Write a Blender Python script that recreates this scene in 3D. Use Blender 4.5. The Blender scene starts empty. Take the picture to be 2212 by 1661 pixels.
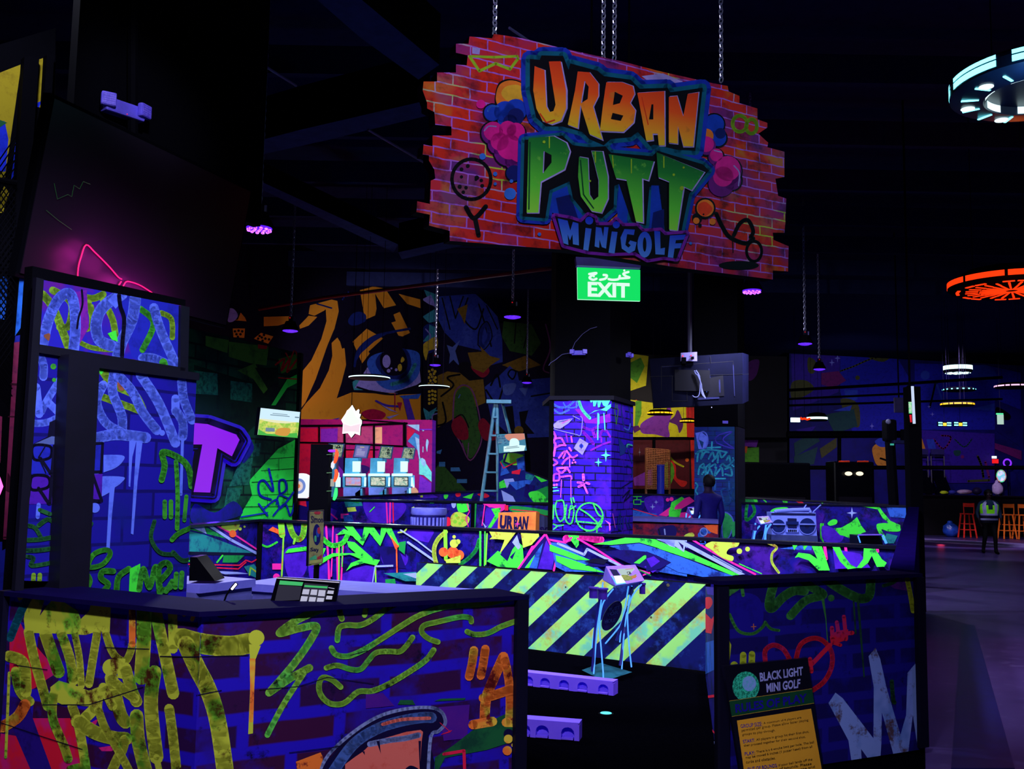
import bpy, bmesh, math, random
from mathutils import Vector, Matrix
from mathutils.geometry import tessellate_polygon
random.seed(7)
SC = bpy.context.scene
COL = SC.collection

# ------------------------------------------------------------------ camera
F = 2100.0; CX = 1106.0; CY = 830.5
EYE = Vector((0, 0, 1.62)); PITCH = math.radians(5.78); ROLL = 0.0167
_f = Vector((0, math.cos(PITCH), math.sin(PITCH)))
_r0 = Vector((1, 0, 0)); _u0 = Vector((0, -math.sin(PITCH), math.cos(PITCH)))
_r = _r0*math.cos(ROLL) + _u0*math.sin(ROLL)
_u = _u0*math.cos(ROLL) - _r0*math.sin(ROLL)
cd = bpy.data.cameras.new('camera'); cam = bpy.data.objects.new('camera', cd); COL.objects.link(cam)
cd.sensor_width = 36; cd.lens = F/2212*36; cd.clip_end = 200; cd.clip_start = 0.05
m = Matrix((_r, _u, -_f)).transposed().to_4x4(); m.translation = EYE; cam.matrix_world = m
SC.camera = cam

# ------------------------------------------------------------------ world, view, lights
SC.view_settings.view_transform = 'Standard'; SC.view_settings.look = 'None'
SC.view_settings.gamma = 1; SC.view_settings.use_curve_mapping = False; SC.view_settings.exposure = 0
W = bpy.data.worlds.new('world'); SC.world = W; W.use_nodes = True
W.node_tree.nodes['Background'].inputs[0].default_value = (0.0035, 0.005, 0.024, 1)
W.node_tree.nodes['Background'].inputs[1].default_value = 1.0

def spot(name, loc, target, power, size=120, blend=0.6, col=(0.86, 0.88, 1.0), r=0.12):
    l = bpy.data.lights.new(name, 'SPOT'); l.energy = power; l.spot_size = math.radians(size); l.spot_blend = blend
    l.color = col; l.shadow_soft_size = r
    o = bpy.data.objects.new(name, l); COL.objects.link(o); o.location = loc
    o.rotation_euler = (Vector(target)-Vector(loc)).to_track_quat('-Z', 'Y').to_euler()
    return o
def point(name, loc, power, col, r=0.1):
    l = bpy.data.lights.new(name, 'POINT'); l.energy = power; l.color = col; l.shadow_soft_size = r
    o = bpy.data.objects.new(name, l); COL.objects.link(o); o.location = loc; return o
spot('uv_light_counter', (-.3, 1.2, 4.2), (-.8, 4.0, .6), 860, 80)
spot('uv_fill_booth', (-.6, 2.4, 4.3), (-2.1, 5.0, 1.5), 430, 46)  # added off-frame spot that brightens the booth panels
spot('uv_fill_bulkhead', (-.4, 1.6, 4.5), (-2.13, 5.3, 3.72), 600, 14, .9)  # narrow spot added so the emergency light does not stay dark
spot('uv_light_side', (2.2, 2.2, 4.2), (1.9, 5.6, .6), 120, 70)
spot('uv_light_sign', (.4, 2.4, 5.0), (.7, 6.0, 3.6), 300, 56, .5)
spot('uv_fill_hazard', (.6, 6.9, 4.3), (.7, 9.6, .6), 800, 110)  # unseen spot hidden behind the sign, added for the hazard stripes
spot('uv_fill_lane', (-2.45, 9.6, 4.15), (-1.5, 11.6, .5), 760, 110)  # extra spot beside a chain lamp, added for the left course wall
spot('uv_fill_lane2', (1.75, 7.2, 4.1), (3.0, 10.2, .7), 680, 110)  # no fixture: unseen spot tucked behind the sign for the right course wall
spot('uv_fill_eye', (-.1, 15.6, 4.2), (-3.0, 24.0, 3.4), 1150, 52, col=(.95, .85, .9))  # dedicated extra spot added to lift the eye mural
spot('uv_fill_hall', (3.2, 13.0, 4.1), (4.7, 17.4, .8), 620, 110)  # extra spot near a chain lamp, added for the boombox area
spot('uv_light_far', (10, 29, 5.5), (13, 37.5, 2.4), 700, 76)  # added spot without a fixture, lights the navy mural
spot('uv_fill_bar', (12, 26, 5.5), (15, 33, 0), 1900, 84, col=(.9, .7, 1))  # fixtureless spot added to brighten the bar
spot('uv_light_walk', (4.8, 5.5, 5.5), (5.2, 9.5, 0), 260, 100, col=(.5, .36, 1))
spot('pink_light_walk', (9.5, 11.0, 3.0), (5.0, 9.5, 0), 420, 40, .9, col=(1, .1, .45))
spot('shop_light', (3.3, 22.5, 4.2), (3.3, 25.2, 2.4), 260, 90, col=(1, .85, .6))
spot('uv_fill_vest', (11.3, 21.2, 5), (12.3, 25.0, 1.0), 420, 60, col=(.9, .85, 1))  # unseen off-frame spot added for the worker's vest
spot('uv_fill_left_mural', (-2.75, 4.9, 4.9), (-3.35, 6.4, 2.2), 130, 130)  # added spot in the gap by the bulkhead, brightens the yellow mural
point('red_glow', (13.0, 29.6, .12), 1.2, (1, .05, .15))
spot('uv_fill_left_mural', (-2.95, 5.2, 3.2), (-3.35, 6.4, 1.5), 70, 150)  # second added spot, lower down, for the dim mural strip


# ------------------------------------------------------------------ picture geometry: rays, depths, planes
def ray(px, py): return _f + _r*((px-CX)/F) - _u*((py-CY)/F)
def D(px, py, d):
    v = ray(px, py); return EYE + v*(d/v.y)
def Z(px, py, z):
    v = ray(px, py); return EYE + v*((z-EYE.z)/v.z)
def proj(p):
    q = Vector(p)-EYE; k = q.dot(_f); return (CX + F*q.dot(_r)/k, CY - F*q.dot(_u)/k)
def hgt(px, py, d): return D(px, py, d).z
class Plane:
    def __init__(s, a, b, up=(0, 0, 1)):
        s.o = Vector(a); s.u = (Vector(b)-s.o).normalized(); s.v = Vector(up)
        if abs(s.u.dot(s.v)) > 1e-6: s.v = (s.v - s.u*s.u.dot(s.v)).normalized()
        s.n = s.u.cross(s.v).normalized()
        if s.n.dot(EYE-s.o) < 0: s.n = -s.n
    def hit(s, px, py):
        v = ray(px, py); return EYE + v*((s.o-EYE).dot(s.n)/v.dot(s.n))
    def uv(s, p):
        q = Vector(p)-s.o; return (q.dot(s.u), q.dot(s.v))
    def off(s, k):
        t = Plane.__new__(Plane); t.o = s.o+s.n*k; t.u = s.u; t.v = s.v; t.n = s.n; return t

# ------------------------------------------------------------------ materials
def lin(c):
    def f(x):
        x /= 255.0
        return x/12.92 if x <= 0.04045 else ((x+0.055)/1.055)**2.4
    return (f(c[0]), f(c[1]), f(c[2]), 1)
MATS = {}
def base(name):
    mt = bpy.data.materials.new(name); mt.use_nodes = True
    nt = mt.node_tree; b = nt.nodes['Principled BSDF']; b.inputs['Roughness'].default_value = 0.6
    b.inputs['Specular IOR Level'].default_value = 0.12
    return mt, nt, b
def N(nt, t, **k):
    n = nt.nodes.new(t)
    for a, v in k.items():
        if a.startswith('i_'): n.inputs[a[2:].replace('_', ' ')].default_value = v
        else: setattr(n, a, v)
    return n
def mixc(nt, fac, a, b):
    n = nt.nodes.new('ShaderNodeMix'); n.data_type = 'RGBA'
    for i, v in ((0, fac), (6, a), (7, b)):
        if hasattr(v, 'is_output'): nt.links.new(v, n.inputs[i])
        else: n.inputs[i].default_value = v
    return n.outputs[2]
def noisefac(nt, scale, lo, hi, coord='UV', detail=6.0, rough=0.65, dist=0.0):
    tc = N(nt, 'ShaderNodeTexCoord'); ns = N(nt, 'ShaderNodeTexNoise')
    ns.inputs['Scale'].default_value = scale; ns.inputs['Detail'].default_value = detail
    ns.inputs['Roughness'].default_value = rough; ns.inputs['Distortion'].default_value = dist
    nt.links.new(tc.outputs[coord], ns.inputs['Vector'])
    mr = N(nt, 'ShaderNodeMapRange'); mr.inputs[1].default_value = lo; mr.inputs[2].default_value = hi
    nt.links.new(ns.outputs[0], mr.inputs[0]); return mr.outputs[0]
def plain(name, c, rough=0.6, spec=0.12, metal=0.0, c2=None, scale=6, coord='Object'):
    if name in MATS: return MATS[name]
    mt, nt, b = base(name)
    b.inputs['Roughness'].default_value = rough; b.inputs['Specular IOR Level'].default_value = spec
    b.inputs['Metallic'].default_value = metal
    if c2 is None: c2 = tuple(x*0.8 for x in c)
    nt.links.new(mixc(nt, noisefac(nt, scale, 0.35, 0.7, coord), lin(c), lin(c2)), b.inputs['Base Color'])
    MATS[name] = mt; return mt
def paint(name, c, c2, lo=0.5, hi=0.62, scale=9.0, c3=None, s3=2.5, lo3=0.5, hi3=0.6):
    """graffiti paint: colour c worn through to c2 in speckles, c3 in larger clouds"""
    if name in MATS: return MATS[name]
    mt, nt, b = base(name); col = lin(c)
    if c3 is not None: col = mixc(nt, noisefac(nt, s3, lo3, hi3, 'UV', 3), lin(c), lin(c3))
    nt.links.new(mixc(nt, noisefac(nt, scale, lo, hi, 'UV', 9, 0.72), col, lin(c2)), b.inputs['Base Color'])
    MATS[name] = mt; return mt
def brickm(name, b1, b2, mortar, bw, rh, ms, cloud=None, crack=None, dist=0.05):
    if name in MATS: return MATS[name]
    mt, nt, b = base(name)
    tc = N(nt, 'ShaderNodeTexCoord'); ns = N(nt, 'ShaderNodeTexNoise'); ns.inputs['Scale'].default_value = 2.2/rh*0.12; ns.inputs['Detail'].default_value = 4
    nt.links.new(tc.outputs['UV'], ns.inputs['Vector'])
    sc = N(nt, 'ShaderNodeVectorMath', operation='SCALE'); sc.inputs[3].default_value = dist*rh*2
    nt.links.new(ns.outputs['Color'], sc.inputs[0])
    ad = N(nt, 'ShaderNodeVectorMath', operation='ADD'); nt.links.new(tc.outputs['UV'], ad.inputs[0]); nt.links.new(sc.outputs[0], ad.inputs[1])
    br = N(nt, 'ShaderNodeTexBrick'); br.inputs['Scale'].default_value = 1
    br.inputs['Brick Width'].default_value = bw; br.inputs['Row Height'].default_value = rh; br.inputs['Mortar Size'].default_value = ms
    br.inputs['Mortar Smooth'].default_value = 0.35
    br.inputs['Color1'].default_value = lin(b1); br.inputs['Color2'].default_value = lin(b2); br.inputs['Mortar'].default_value = lin(mortar)
    nt.links.new(ad.outputs[0], br.inputs['Vector']); col = br.outputs['Color']
    if cloud: col = mixc(nt, noisefac(nt, cloud[1], cloud[2], cloud[3], 'UV', 5), col, lin(cloud[0]))
    if crack: col = mixc(nt, noisefac(nt, crack[1], crack[2], crack[3], 'UV', 9, 0.75), col, lin(crack[0]))
    nt.links.new(col, b.inputs['Base Color']); MATS[name] = mt; return mt
def grad(name, stops, z0, z1, wear=None):
    """printed gradient along v of the panel"""
    mt, nt, b = base(name); tc = N(nt, 'ShaderNodeTexCoord'); sx = N(nt, 'ShaderNodeSeparateXYZ'); nt.links.new(tc.outputs['UV'], sx.inputs[0])
    mr = N(nt, 'ShaderNodeMapRange'); mr.inputs[1].default_value = z0; mr.inputs[2].default_value = z1; nt.links.new(sx.outputs[1], mr.inputs[0])
    cr = N(nt, 'ShaderNodeValToRGB'); nt.links.new(mr.outputs[0], cr.inputs[0]); el = cr.color_ramp.elements
    while len(el) < len(stops): el.new(0.5)
    for e, (p, c) in zip(el, stops): e.position = p; e.color = lin(c)
    col = cr.outputs[0]
    if wear: col = mixc(nt, noisefac(nt, 9, 0.58, 0.7, 'UV', 8), col, lin(wear))
    nt.links.new(col, b.inputs['Base Color']); MATS[name] = mt; return mt
def glow(name, c, strength, c2=None, scale=40):
    if name in MATS: return MATS[name]
    mt, nt, b = base(name); b.inputs['Base Color'].default_value = (0.02, 0.02, 0.02, 1)
    b.inputs['Emission Color'].default_value = lin(c); b.inputs['Emission Strength'].default_value = strength
    if c2: nt.links.new(mixc(nt, noisefac(nt, scale, 0.42, 0.58, 'Object', 2), lin(c), lin(c2)), b.inputs['Emission Color'])
    MATS[name] = mt; return mt

# ------------------------------------------------------------------ mesh builder
class MB:
    def __init__(s): s.v = []; s.f = []; s.m = []; s.mats = []; s.uvs = {}
    def mi(s, mt):
        if mt not in s.mats: s.mats.append(mt)
        return s.mats.index(mt)
    def face(s, pts, mt, uv=None):
        i = len(s.v); s.v += [Vector(p) for p in pts]; s.f.append(list(range(i, i+len(pts)))); s.m.append(s.mi(mt))
        if uv: 
            for k, p in enumerate(pts): s.uvs[i+k] = uv(p)
    def poly_faces(s, vs, fs, mt, uv=None):
        i = len(s.v); s.v += [Vector(p) for p in vs]; k = s.mi(mt)
        for f in fs: s.f.append([i+j for j in f]); s.m.append(k)
        if uv:
            for j, p in enumerate(vs): s.uvs[i+j] = uv(p)
    def hexa(s, p, mt, uv=None):
        """8 points: 4 of one face in order, 4 of the opposite face"""
        s.poly_faces(p, [(3, 2, 1, 0), (4, 5, 6, 7), (0, 1, 5, 4), (1, 2, 6, 5), (2, 3, 7, 6), (3, 0, 4, 7)], mt, uv)
    def box(s, c, sz, mt, ax=None, bev=0):
        c = Vector(c); X, Y, ZZ = ax if ax else (Vector((1, 0, 0)), Vector((0, 1, 0)), Vector((0, 0, 1)))
        a, b, h = sz[0]/2, sz[1]/2, sz[2]/2
        if bev:
            k = min(bev, a*.9, b*.9, h*.9); bm = bmesh.new(); bmesh.ops.create_cube(bm, size=1)
            for q in bm.verts: q.co = Vector((q.co.x*2*a, q.co.y*2*b, q.co.z*2*h))
            bmesh.ops.bevel(bm, geom=bm.edges[:], offset=k, segments=2, affect='EDGES', profile=0.6)
            bm.verts.index_update()
            s.poly_faces([c+X*q.co.x+Y*q.co.y+ZZ*q.co.z for q in bm.verts], [[q.index for q in f.verts] for f in bm.faces], mt); bm.free(); return
        P = [c+X*i*a+Y*j*b+ZZ*k*h for k in (-1, 1) for i, j in ((-1, -1), (1, -1), (1, 1), (-1, 1))]
        s.hexa(P, mt)
    def prism(s, poly, vec, mt, mside=None, uv=None):
        """front polygon (3D, planar) extruded by vec"""
        poly = [Vector(p) for p in poly]; vec = Vector(vec); n = len(poly)
        tr = tessellate_polygon([poly])
        s.poly_faces(poly, [list(t) for t in tr], mt, uv)
        bk = [p+vec for p in poly]; s.poly_faces(bk, [list(t)[::-1] for t in tr], mside or mt, uv)
        s.poly_faces(poly+bk, [(i, (i+1) % n, n+(i+1) % n, n+i) for i in range(n)], mside or mt, uv)
    def tube(s, pts, r, mt, seg=8, caps=True, closed=False):
        pts = [Vector(p) for p in pts]; n = len(pts); rs = r if isinstance(r, (list, tuple)) else [r]*n
        vs = []; prev = None
        for i, p in enumerate(pts):
            if closed: t = pts[(i+1) % n]-pts[i-1]
            else: t = pts[min(i+1, n-1)]-pts[max(i-1, 0)]
            t = t.normalized() if t.length > 1e-9 else Vector((0, 0, 1))
            a = prev if prev is not None else (Vector((0, 0, 1)) if abs(t.z) < 0.9 else Vector((1, 0, 0)))
            a = (a - t*a.dot(t)); a = a.normalized() if a.length > 1e-6 else t.orthogonal().normalized(); prev = a; b = t.cross(a)
            for k in range(seg):
                w = 2*math.pi*k/seg; vs.append(p + (a*math.cos(w)+b*math.sin(w))*rs[i])
        fs = []
        for i in range(n if closed else n-1):
            j = (i+1) % n
            for k in range(seg): fs.append((i*seg+k, i*seg+(k+1) % seg, j*seg+(k+1) % seg, j*seg+k))
        if caps and not closed: fs.append(tuple(range(seg))[::-1]); fs.append(tuple((n-1)*seg+k for k in range(seg)))
        s.poly_faces(vs, fs, mt)
    def lathe(s, c, prof, mt, seg=24, ax=Vector((0, 0, 1)), sx=1, sy=1):
        c = Vector(c); ax = Vector(ax).normalized(); a = Vector((1, 0, 0)) if abs(ax.x) < .9 else Vector((0, 1, 0)); a = (a-ax*a.dot(ax)).normalized(); b = ax.cross(a)
        vs = []; n = len(prof)
        for r, h in prof:
            for k in range(seg):
                w = 2*math.pi*k/seg; vs.append(c+ax*h+(a*math.cos(w)*sx+b*math.sin(w)*sy)*max(r, 1e-4))
        fs = [(i*seg+k, i*seg+(k+1) % seg, (i+1)*seg+(k+1) % seg, (i+1)*seg+k) for i in range(n-1) for k in range(seg)]
        fs.append(tuple(range(seg))[::-1]); fs.append(tuple((n-1)*seg+k for k in range(seg)))
        s.poly_faces(vs, fs, mt)
    def blob(s, c, r, mt, sub=2, jit=0.0, seed=1):
        bm = bmesh.new(); bmesh.ops.create_icosphere(bm, subdivisions=sub, radius=1); rn = random.Random(seed); c = Vector(c)
        bm.verts.index_update(); vs = []
        for q in bm.verts:
            k = 1+rn.uniform(-jit, jit); vs.append(c+Vector((q.co.x*r[0]*k, q.co.y*r[1]*k, q.co.z*r[2]*k)))
        s.poly_faces(vs, [[q.index for q in f.verts] for f in bm.faces], mt); bm.free()
    def build(s, name, parent=None, origin=None, smooth=False, fixn=True):
        if origin is None:
            if parent is not None: origin = parent['_o']
            else:
                lo = [min(p[i] for p in s.v) for i in range(3)]; hi = [max(p[i] for p in s.v) for i in range(3)]
                origin = ((lo[0]+hi[0])/2, (lo[1]+hi[1])/2, lo[2])
        og = Vector(origin)
        me = bpy.data.meshes.new(name); me.from_pydata([p-og for p in s.v], [], s.f)
        for mt in s.mats: me.materials.append(mt)
        me.polygons.foreach_set('material_index', s.m)
        if s.uvs:
            ul = me.uv_layers.new(name='UVMap')
            for lp in me.loops: ul.data[lp.index].uv = s.uvs.get(lp.vertex_index, (0, 0))
        me.validate(clean_customdata=False)
        if smooth: me.polygons.foreach_set('use_smooth', [True]*len(me.polygons)); 
        o = bpy.data.objects.new(name, me); COL.objects.link(o)
        if smooth:
            try: me.set_sharp_from_angle(angle=math.radians(40))
            except Exception: pass
        if parent is not None:
            o.parent = parent; o.location = og-Vector(parent['_o']); o['_o'] = tuple(og)
        else: o.location = og; o['_o'] = tuple(og)
        return o
def tag(o, label, cat, group=None, kind=None):
    o['label'] = label; o['category'] = cat
    if group: o['group'] = group
    if kind: o['kind'] = kind
    return o
def struct(o): o['kind'] = 'structure'; return o
def empty(name, loc, label, cat, group=None):
    o = bpy.data.objects.new(name, None); COL.objects.link(o); o.location = loc; o['_o'] = tuple(loc); o.empty_display_size = .1
    return tag(o, label, cat, group)
def dup(root, delta, label=None):
    """copy a thing with its parts and sub-parts, moved by delta"""
    def cp(o, par):
        c = o.copy(); COL.objects.link(c)
        if par: c.parent = par
        for ch in list(o.children): cp(ch, c)
        return c
    c = cp(root, None); c.location = root.location+Vector(delta); c['_o'] = tuple(Vector(root['_o'])+Vector(delta))
    if label: c['label'] = label
    return c

# ------------------------------------------------------------------ painted pictures: strokes in picture coordinates thrown onto a wall plane
def catmull(P, closed=False, k=5):
    if len(P) < 3: return P
    n = len(P); out = []
    for i in range(n if closed else n-1):
        p0 = P[i-1] if (closed or i > 0) else P[0]; p1 = P[i]; p2 = P[(i+1) % n]
        p3 = P[(i+2) % n] if (closed or i+2 < n) else P[-1]
        for j in range(k):
            t = j/k; t2 = t*t; t3 = t2*t
            out.append(tuple(0.5*((2*p1[a])+(-p0[a]+p2[a])*t+(2*p0[a]-5*p1[a]+4*p2[a]-p3[a])*t2+(-p0[a]+3*p1[a]-3*p2[a]+p3[a])*t3) for a in (0, 1)))
    if not closed: out.append(P[-1])
    return out
def circ(x, y, rx, ry=None, n=20):
    ry = ry or rx; return [(x+rx*math.cos(2*math.pi*i/n), y+ry*math.sin(2*math.pi*i/n)) for i in range(n)]
def stroke(P, w, closed=False, cap=True):
    out = []; n = len(P); h = w/2
    for i in range(n if closed else n-1):
        a = P[i]; b = P[(i+1) % n]; dx, dy = b[0]-a[0], b[1]-a[1]; L = math.hypot(dx, dy)
        if L < 1e-6: continue
        nx, ny = -dy/L*h, dx/L*h
        out.append([(a[0]+nx, a[1]+ny), (b[0]+nx, b[1]+ny), (b[0]-nx, b[1]-ny), (a[0]-nx, a[1]-ny)])
    for i, p in enumerate(P):
        if cap or closed or 0 < i < n-1: out.append(circ(p[0], p[1], h, h, 10))
    return out
def tess(P):
    t = tessellate_polygon([[Vector((p[0], p[1], 0)) for p in P]])
    return [[P[i] for i in q] for q in t]
def area(P): return sum(P[i][0]*P[(i+1) % len(P)][1]-P[(i+1) % len(P)][0]*P[i][1] for i in range(len(P)))/2
def clip(P, C):
    if area(C) < 0: C = C[::-1]
    for i in range(len(C)):
        a = C[i]; b = C[(i+1) % len(C)]
        side = lambda p: (b[0]-a[0])*(p[1]-a[1])-(b[1]-a[1])*(p[0]-a[0])
        out = []
        for j in range(len(P)):
            p = P[j]; q = P[(j+1) % len(P)]; sp, sq = side(p), side(q)
            if sp >= 0: out.append(p)
            if (sp >= 0) != (sq >= 0):
                t = sp/(sp-sq); out.append((p[0]+(q[0]-p[0])*t, p[1]+(q[1]-p[1])*t))
        P = out
        if len(P) < 3: return []
    return P
_GL = {}
def glyphs(txt, bold=0.0, align='LEFT', space=1.0):
    k = (txt, bold, align, space)
    if k in _GL: return _GL[k]
    cu = bpy.data.curves.new('t', 'FONT'); cu.body = txt; cu.offset = bold; cu.align_x = align; cu.resolution_u = 3; cu.space_character = space
    o = bpy.data.objects.new('t', cu); COL.objects.link(o); bpy.context.view_layer.update()
    me = bpy.data.meshes.new_from_object(o.evaluated_get(bpy.context.evaluated_depsgraph_get()))
    xs = [v.co.x for v in me.vertices]; ys = [v.co.y for v in me.vertices]; x0, x1, y0, y1 = min(xs), max(xs), min(ys), max(ys)
    T = [[((me.vertices[i].co.x-x0)/(x1-x0), (me.vertices[i].co.y-y0)/(y1-y0)) for i in f.vertices] for f in me.polygons]
    bpy.data.objects.remove(o); bpy.data.curves.remove(cu); bpy.data.meshes.remove(me)
    _GL[k] = T; return T
def quadmap(q):
    """unit square (0,0 bottom-left) to TL,TR,BR,BL"""
    tl, tr, br, bl = q
    def f(p):
        s, t = p
        return tuple(bl[i]*(1-s)*(1-t)+br[i]*s*(1-t)+tr[i]*s*t+tl[i]*(1-s)*t for i in (0, 1))
    return f
def art_pieces(art, crop=(0, 0, 1)):
    """lines: 'mat kind[width] x,y x,y ...' ; kinds s smooth stroke, S closed smooth stroke, l line, L closed line, p polygon, P smooth polygon, c discs x,y,r, e ellipses x,y,rx,ry, r rings,
    t text in a quad (TL TR BR BL) with the words after |"""
    x0, y0, sc = crop; res = []
    for ln in art.strip().split('\n'):
        ln = ln.strip()
        if not ln or ln[0] == '#': continue
        txt = None
        if '|' in ln: ln, txt = ln.split('|', 1)
        tk = ln.split(); mt = tk[0]; kd = tk[1][0]; w = float(tk[1][1:] or 0)
        P = [tuple(float(a) for a in t.split(',')) for t in tk[2:]]; pcs = []
        if kd == 's': pcs = stroke(catmull(P), w)
        elif kd == 'S': pcs = stroke(catmull(P, True), w, True)
        elif kd == 'l': pcs = stroke(P, w)
        elif kd == 'L': pcs = stroke(P, w, True)
        elif kd == 'p': pcs = tess(P)
        elif kd == 'P': pcs = tess(catmull(P, True))
        elif kd == 'c': pcs = [circ(p[0], p[1], p[2]) for p in P]
        elif kd == 'e': pcs = [circ(p[0], p[1], p[2], p[3]) for p in P]
        elif kd == 'r':
            for p in P: pcs += stroke(circ(p[0], p[1], p[2], p[3], 28), w, True)
        elif kd == 't':
            g = quadmap(P); pcs = [[g(q) for q in t] for t in glyphs(txt.strip(), w/1000)]
        elif kd == '*':
            for x, y, rx, ry in P: pcs += tess([(x, y-ry), (x+rx*.18, y-ry*.18), (x+rx, y), (x+rx*.18, y+ry*.18), (x, y+ry), (x-rx*.18, y+ry*.18), (x-rx, y), (x-rx*.18, y-ry*.18)])
        res.append((mt, [[(x0+p[0]/sc, y0+p[1]/sc) for p in q] for q in pcs]))
    return res
def add_art(mb, pl, pieces, pal, clippx=None, eps=None, k0=1, fromd=None):
    d = (pl.o-EYE).length; e = eps or 0.00005*d; k = k0
    for mt, pcs in pieces:
        o = pl.n*(e*k); k += 1
        for q in pcs:
            if clippx: q = clip(q, clippx)
            if len(q) < 3: continue
            w = [pl.hit(*p)+o for p in q]
            a = sum(((w[i]-w[0]).cross(w[i+1]-w[0]) for i in range(1, len(w)-1)), Vector())
            if a.length < 1e-9: continue
            if a.dot(pl.n) < 0: w = w[::-1]
            mb.face(w, pal[mt], pl.uv)
    return k
def slab(mb, pl, quad, th, mt, side=None):
    """quad: 3D points on the plane, thickness going back"""
    mb.prism(quad, pl.n*(-th), mt, side or mt, pl.uv)
def wallquad(a, b, z1, z0=0):
    return [Vector((a.x, a.y, z1)), Vector((b.x, b.y, z1)), Vector((b.x, b.y, z0)), Vector((a.x, a.y, z0))]

# ------------------------------------------------------------------ shared materials
BLK = plain('black_paint', (3, 3, 10), 0.8, 0.03)
BLKG = plain('black_gloss', (4, 4, 11), 0.25, 0.12)
CAP = plain('counter_cap', (11, 5, 54), 0.7, 0.02, c2=(9, 4, 46))
TRIM = plain('dark_trim', (8, 6, 32), 0.6, 0.1)
VIO = plain('violet_plastic', (105, 75, 250), 0.45, 0.3, c2=(95, 65, 240))
LILAC = plain('lilac_white', (130, 120, 235), 0.45, 0.3)
CHAINM = plain('chain_steel', (190, 190, 235), 0.3, 0.5, 0.8)
CARPET = plain('black_carpet', (2.5, 2.5, 7), 0.95, 0.0, c2=(1.5, 1.5, 4), scale=60)
CEILM = plain('ceiling_paint', (38, 46, 96), 0.9, 0.02, c2=(32, 38, 84))
DUCTM = plain('duct_paint', (44, 62, 122), 0.8, 0.03)
DEEP = paint('deep_navy', (14, 10, 60), (8, 6, 34))

# ------------------------------------------------------------------ floor, ceiling
mt, nt, b = base('polished_concrete'); b.inputs['Roughness'].default_value = 0.38; b.inputs['Specular IOR Level'].default_value = 0.35
c = mixc(nt, noisefac(nt, 0.5, 0.35, 0.65, 'Object', 6), lin((66, 52, 112)), lin((48, 38, 88)))
nt.links.new(mixc(nt, noisefac(nt, 6, 0.55, 0.75, 'Object', 8), c, lin((86, 74, 132))), b.inputs['Base Color']); CONC = mt
mb = MB(); mb.box((0, 18, -.05), (44, 46, .1), CONC); struct(mb.build('floor', origin=(0, 18, 0)))
# dark guide strip painted along the walkway
mb = MB(); a, b2 = Z(2055, 1661, 0), Z(2192, 1661, 0); c1, d1 = Z(2078, 1350, 0), Z(2105, 1350, 0)
STRIPM = plain('walkway_strip', (22, 24, 92), 0.35, 0.35)
mb.prism([Vector((p.x, p.y, .006)) for p in (a, b2, d1, c1)], (0, 0, -.005), STRIPM); struct(mb.build('floor_strip'))
mb = MB(); q = [Z(-300, 1900, 0), Z(1999, 1661, 0), Z(1992, 1180, 0), Vector((-12, 22, 0)), Vector((-12, 2, 0))]
mb.prism([Vector((p.x, p.y, .012)) for p in q], (0, 0, -.011), CARPET); struct(mb.build('floor_carpet'))
mb = MB(); q = [Z(1988, 1164, 0), Z(2230, 1177, 0), Z(2230, 1184, 0), Z(1988, 1170, 0)]; mb.prism([Vector((p.x, p.y, .03)) for p in q], (0, 0, -.029), plain('kerb_grey', (120, 110, 170), .7, .05)); struct(mb.build('floor_kerb'))
mb = MB(); mb.box((0, 18, 7.05), (44, 46, .1), CEILM); struct(mb.build('ceiling'))
def duct(name, pxs, z, h):
    P = [Z(x, y, z) for x, y in pxs]; mb = MB(); mb.prism(P, (0, 0, h), DUCTM, BLK); struct(mb.build(name))
duct('ceiling_duct', [(640, -40), (770, -10), (949, 140), (904, 172), (778, 81)], 5.5, .5)
duct('ceiling_duct', [(505, 318), (646, 281), (922, 217), (927, 249), (705, 303), (533, 341)], 5.4, .5)
duct('ceiling_duct', [(860, 545), (1040, 505), (1045, 520), (868, 560)], 5.4, .5)
duct('ceiling_duct', [(430, 345), (450, 340), (860, 528), (850, 545)], 5.9, .3)
for k in range(9):      # joists
    y = 7+k*2.1
    mb = MB(); mb.box((0, y, 6.6), (40, .12, .35), CEILM); struct(mb.build('ceiling_joist'))
mb = MB(); RED = plain('sprinkler_red', (120, 20, 40), 0.4, .3)
mb.tube([Z(560, 668, 5.2), Z(700, 643, 5.2), Z(1250, 572, 5.2)], .035, RED); struct(mb.build('ceiling_pipe'))
for (x0, y0, x1, y1, r) in ((415, 45, 640, 185, .012), (795, 280, 940, 365, .012), (1100, 60, 1500, 330, .01)):
    mb = MB(); mb.tube([Z(x0, y0, 5.0), Z(x1, y1, 5.0)], r, plain('conduit_grey', (95, 90, 150), .4, .3)); struct(mb.build('ceiling_conduit'))

# ------------------------------------------------------------------ room walls far behind
NAVYW = plain('far_wall_navy', (2, 2, 8), .9, .02)
mb = MB(); mb.box((0, 40.5, 3.5), (44, .2, 7), NAVYW); struct(mb.build('wall_back'))
mb = MB(); mb.box((21.5, 18, 3.5), (.2, 46, 7), NAVYW); struct(mb.build('wall_right'))
mb = MB(); mb.box((-21.5, 18, 3.5), (.2, 46, 7), NAVYW); struct(mb.build('wall_left'))
mb = MB(); mb.box((0, -4.9, 3.5), (44, .2, 7), NAVYW); struct(mb.build('wall_front'))

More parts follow.
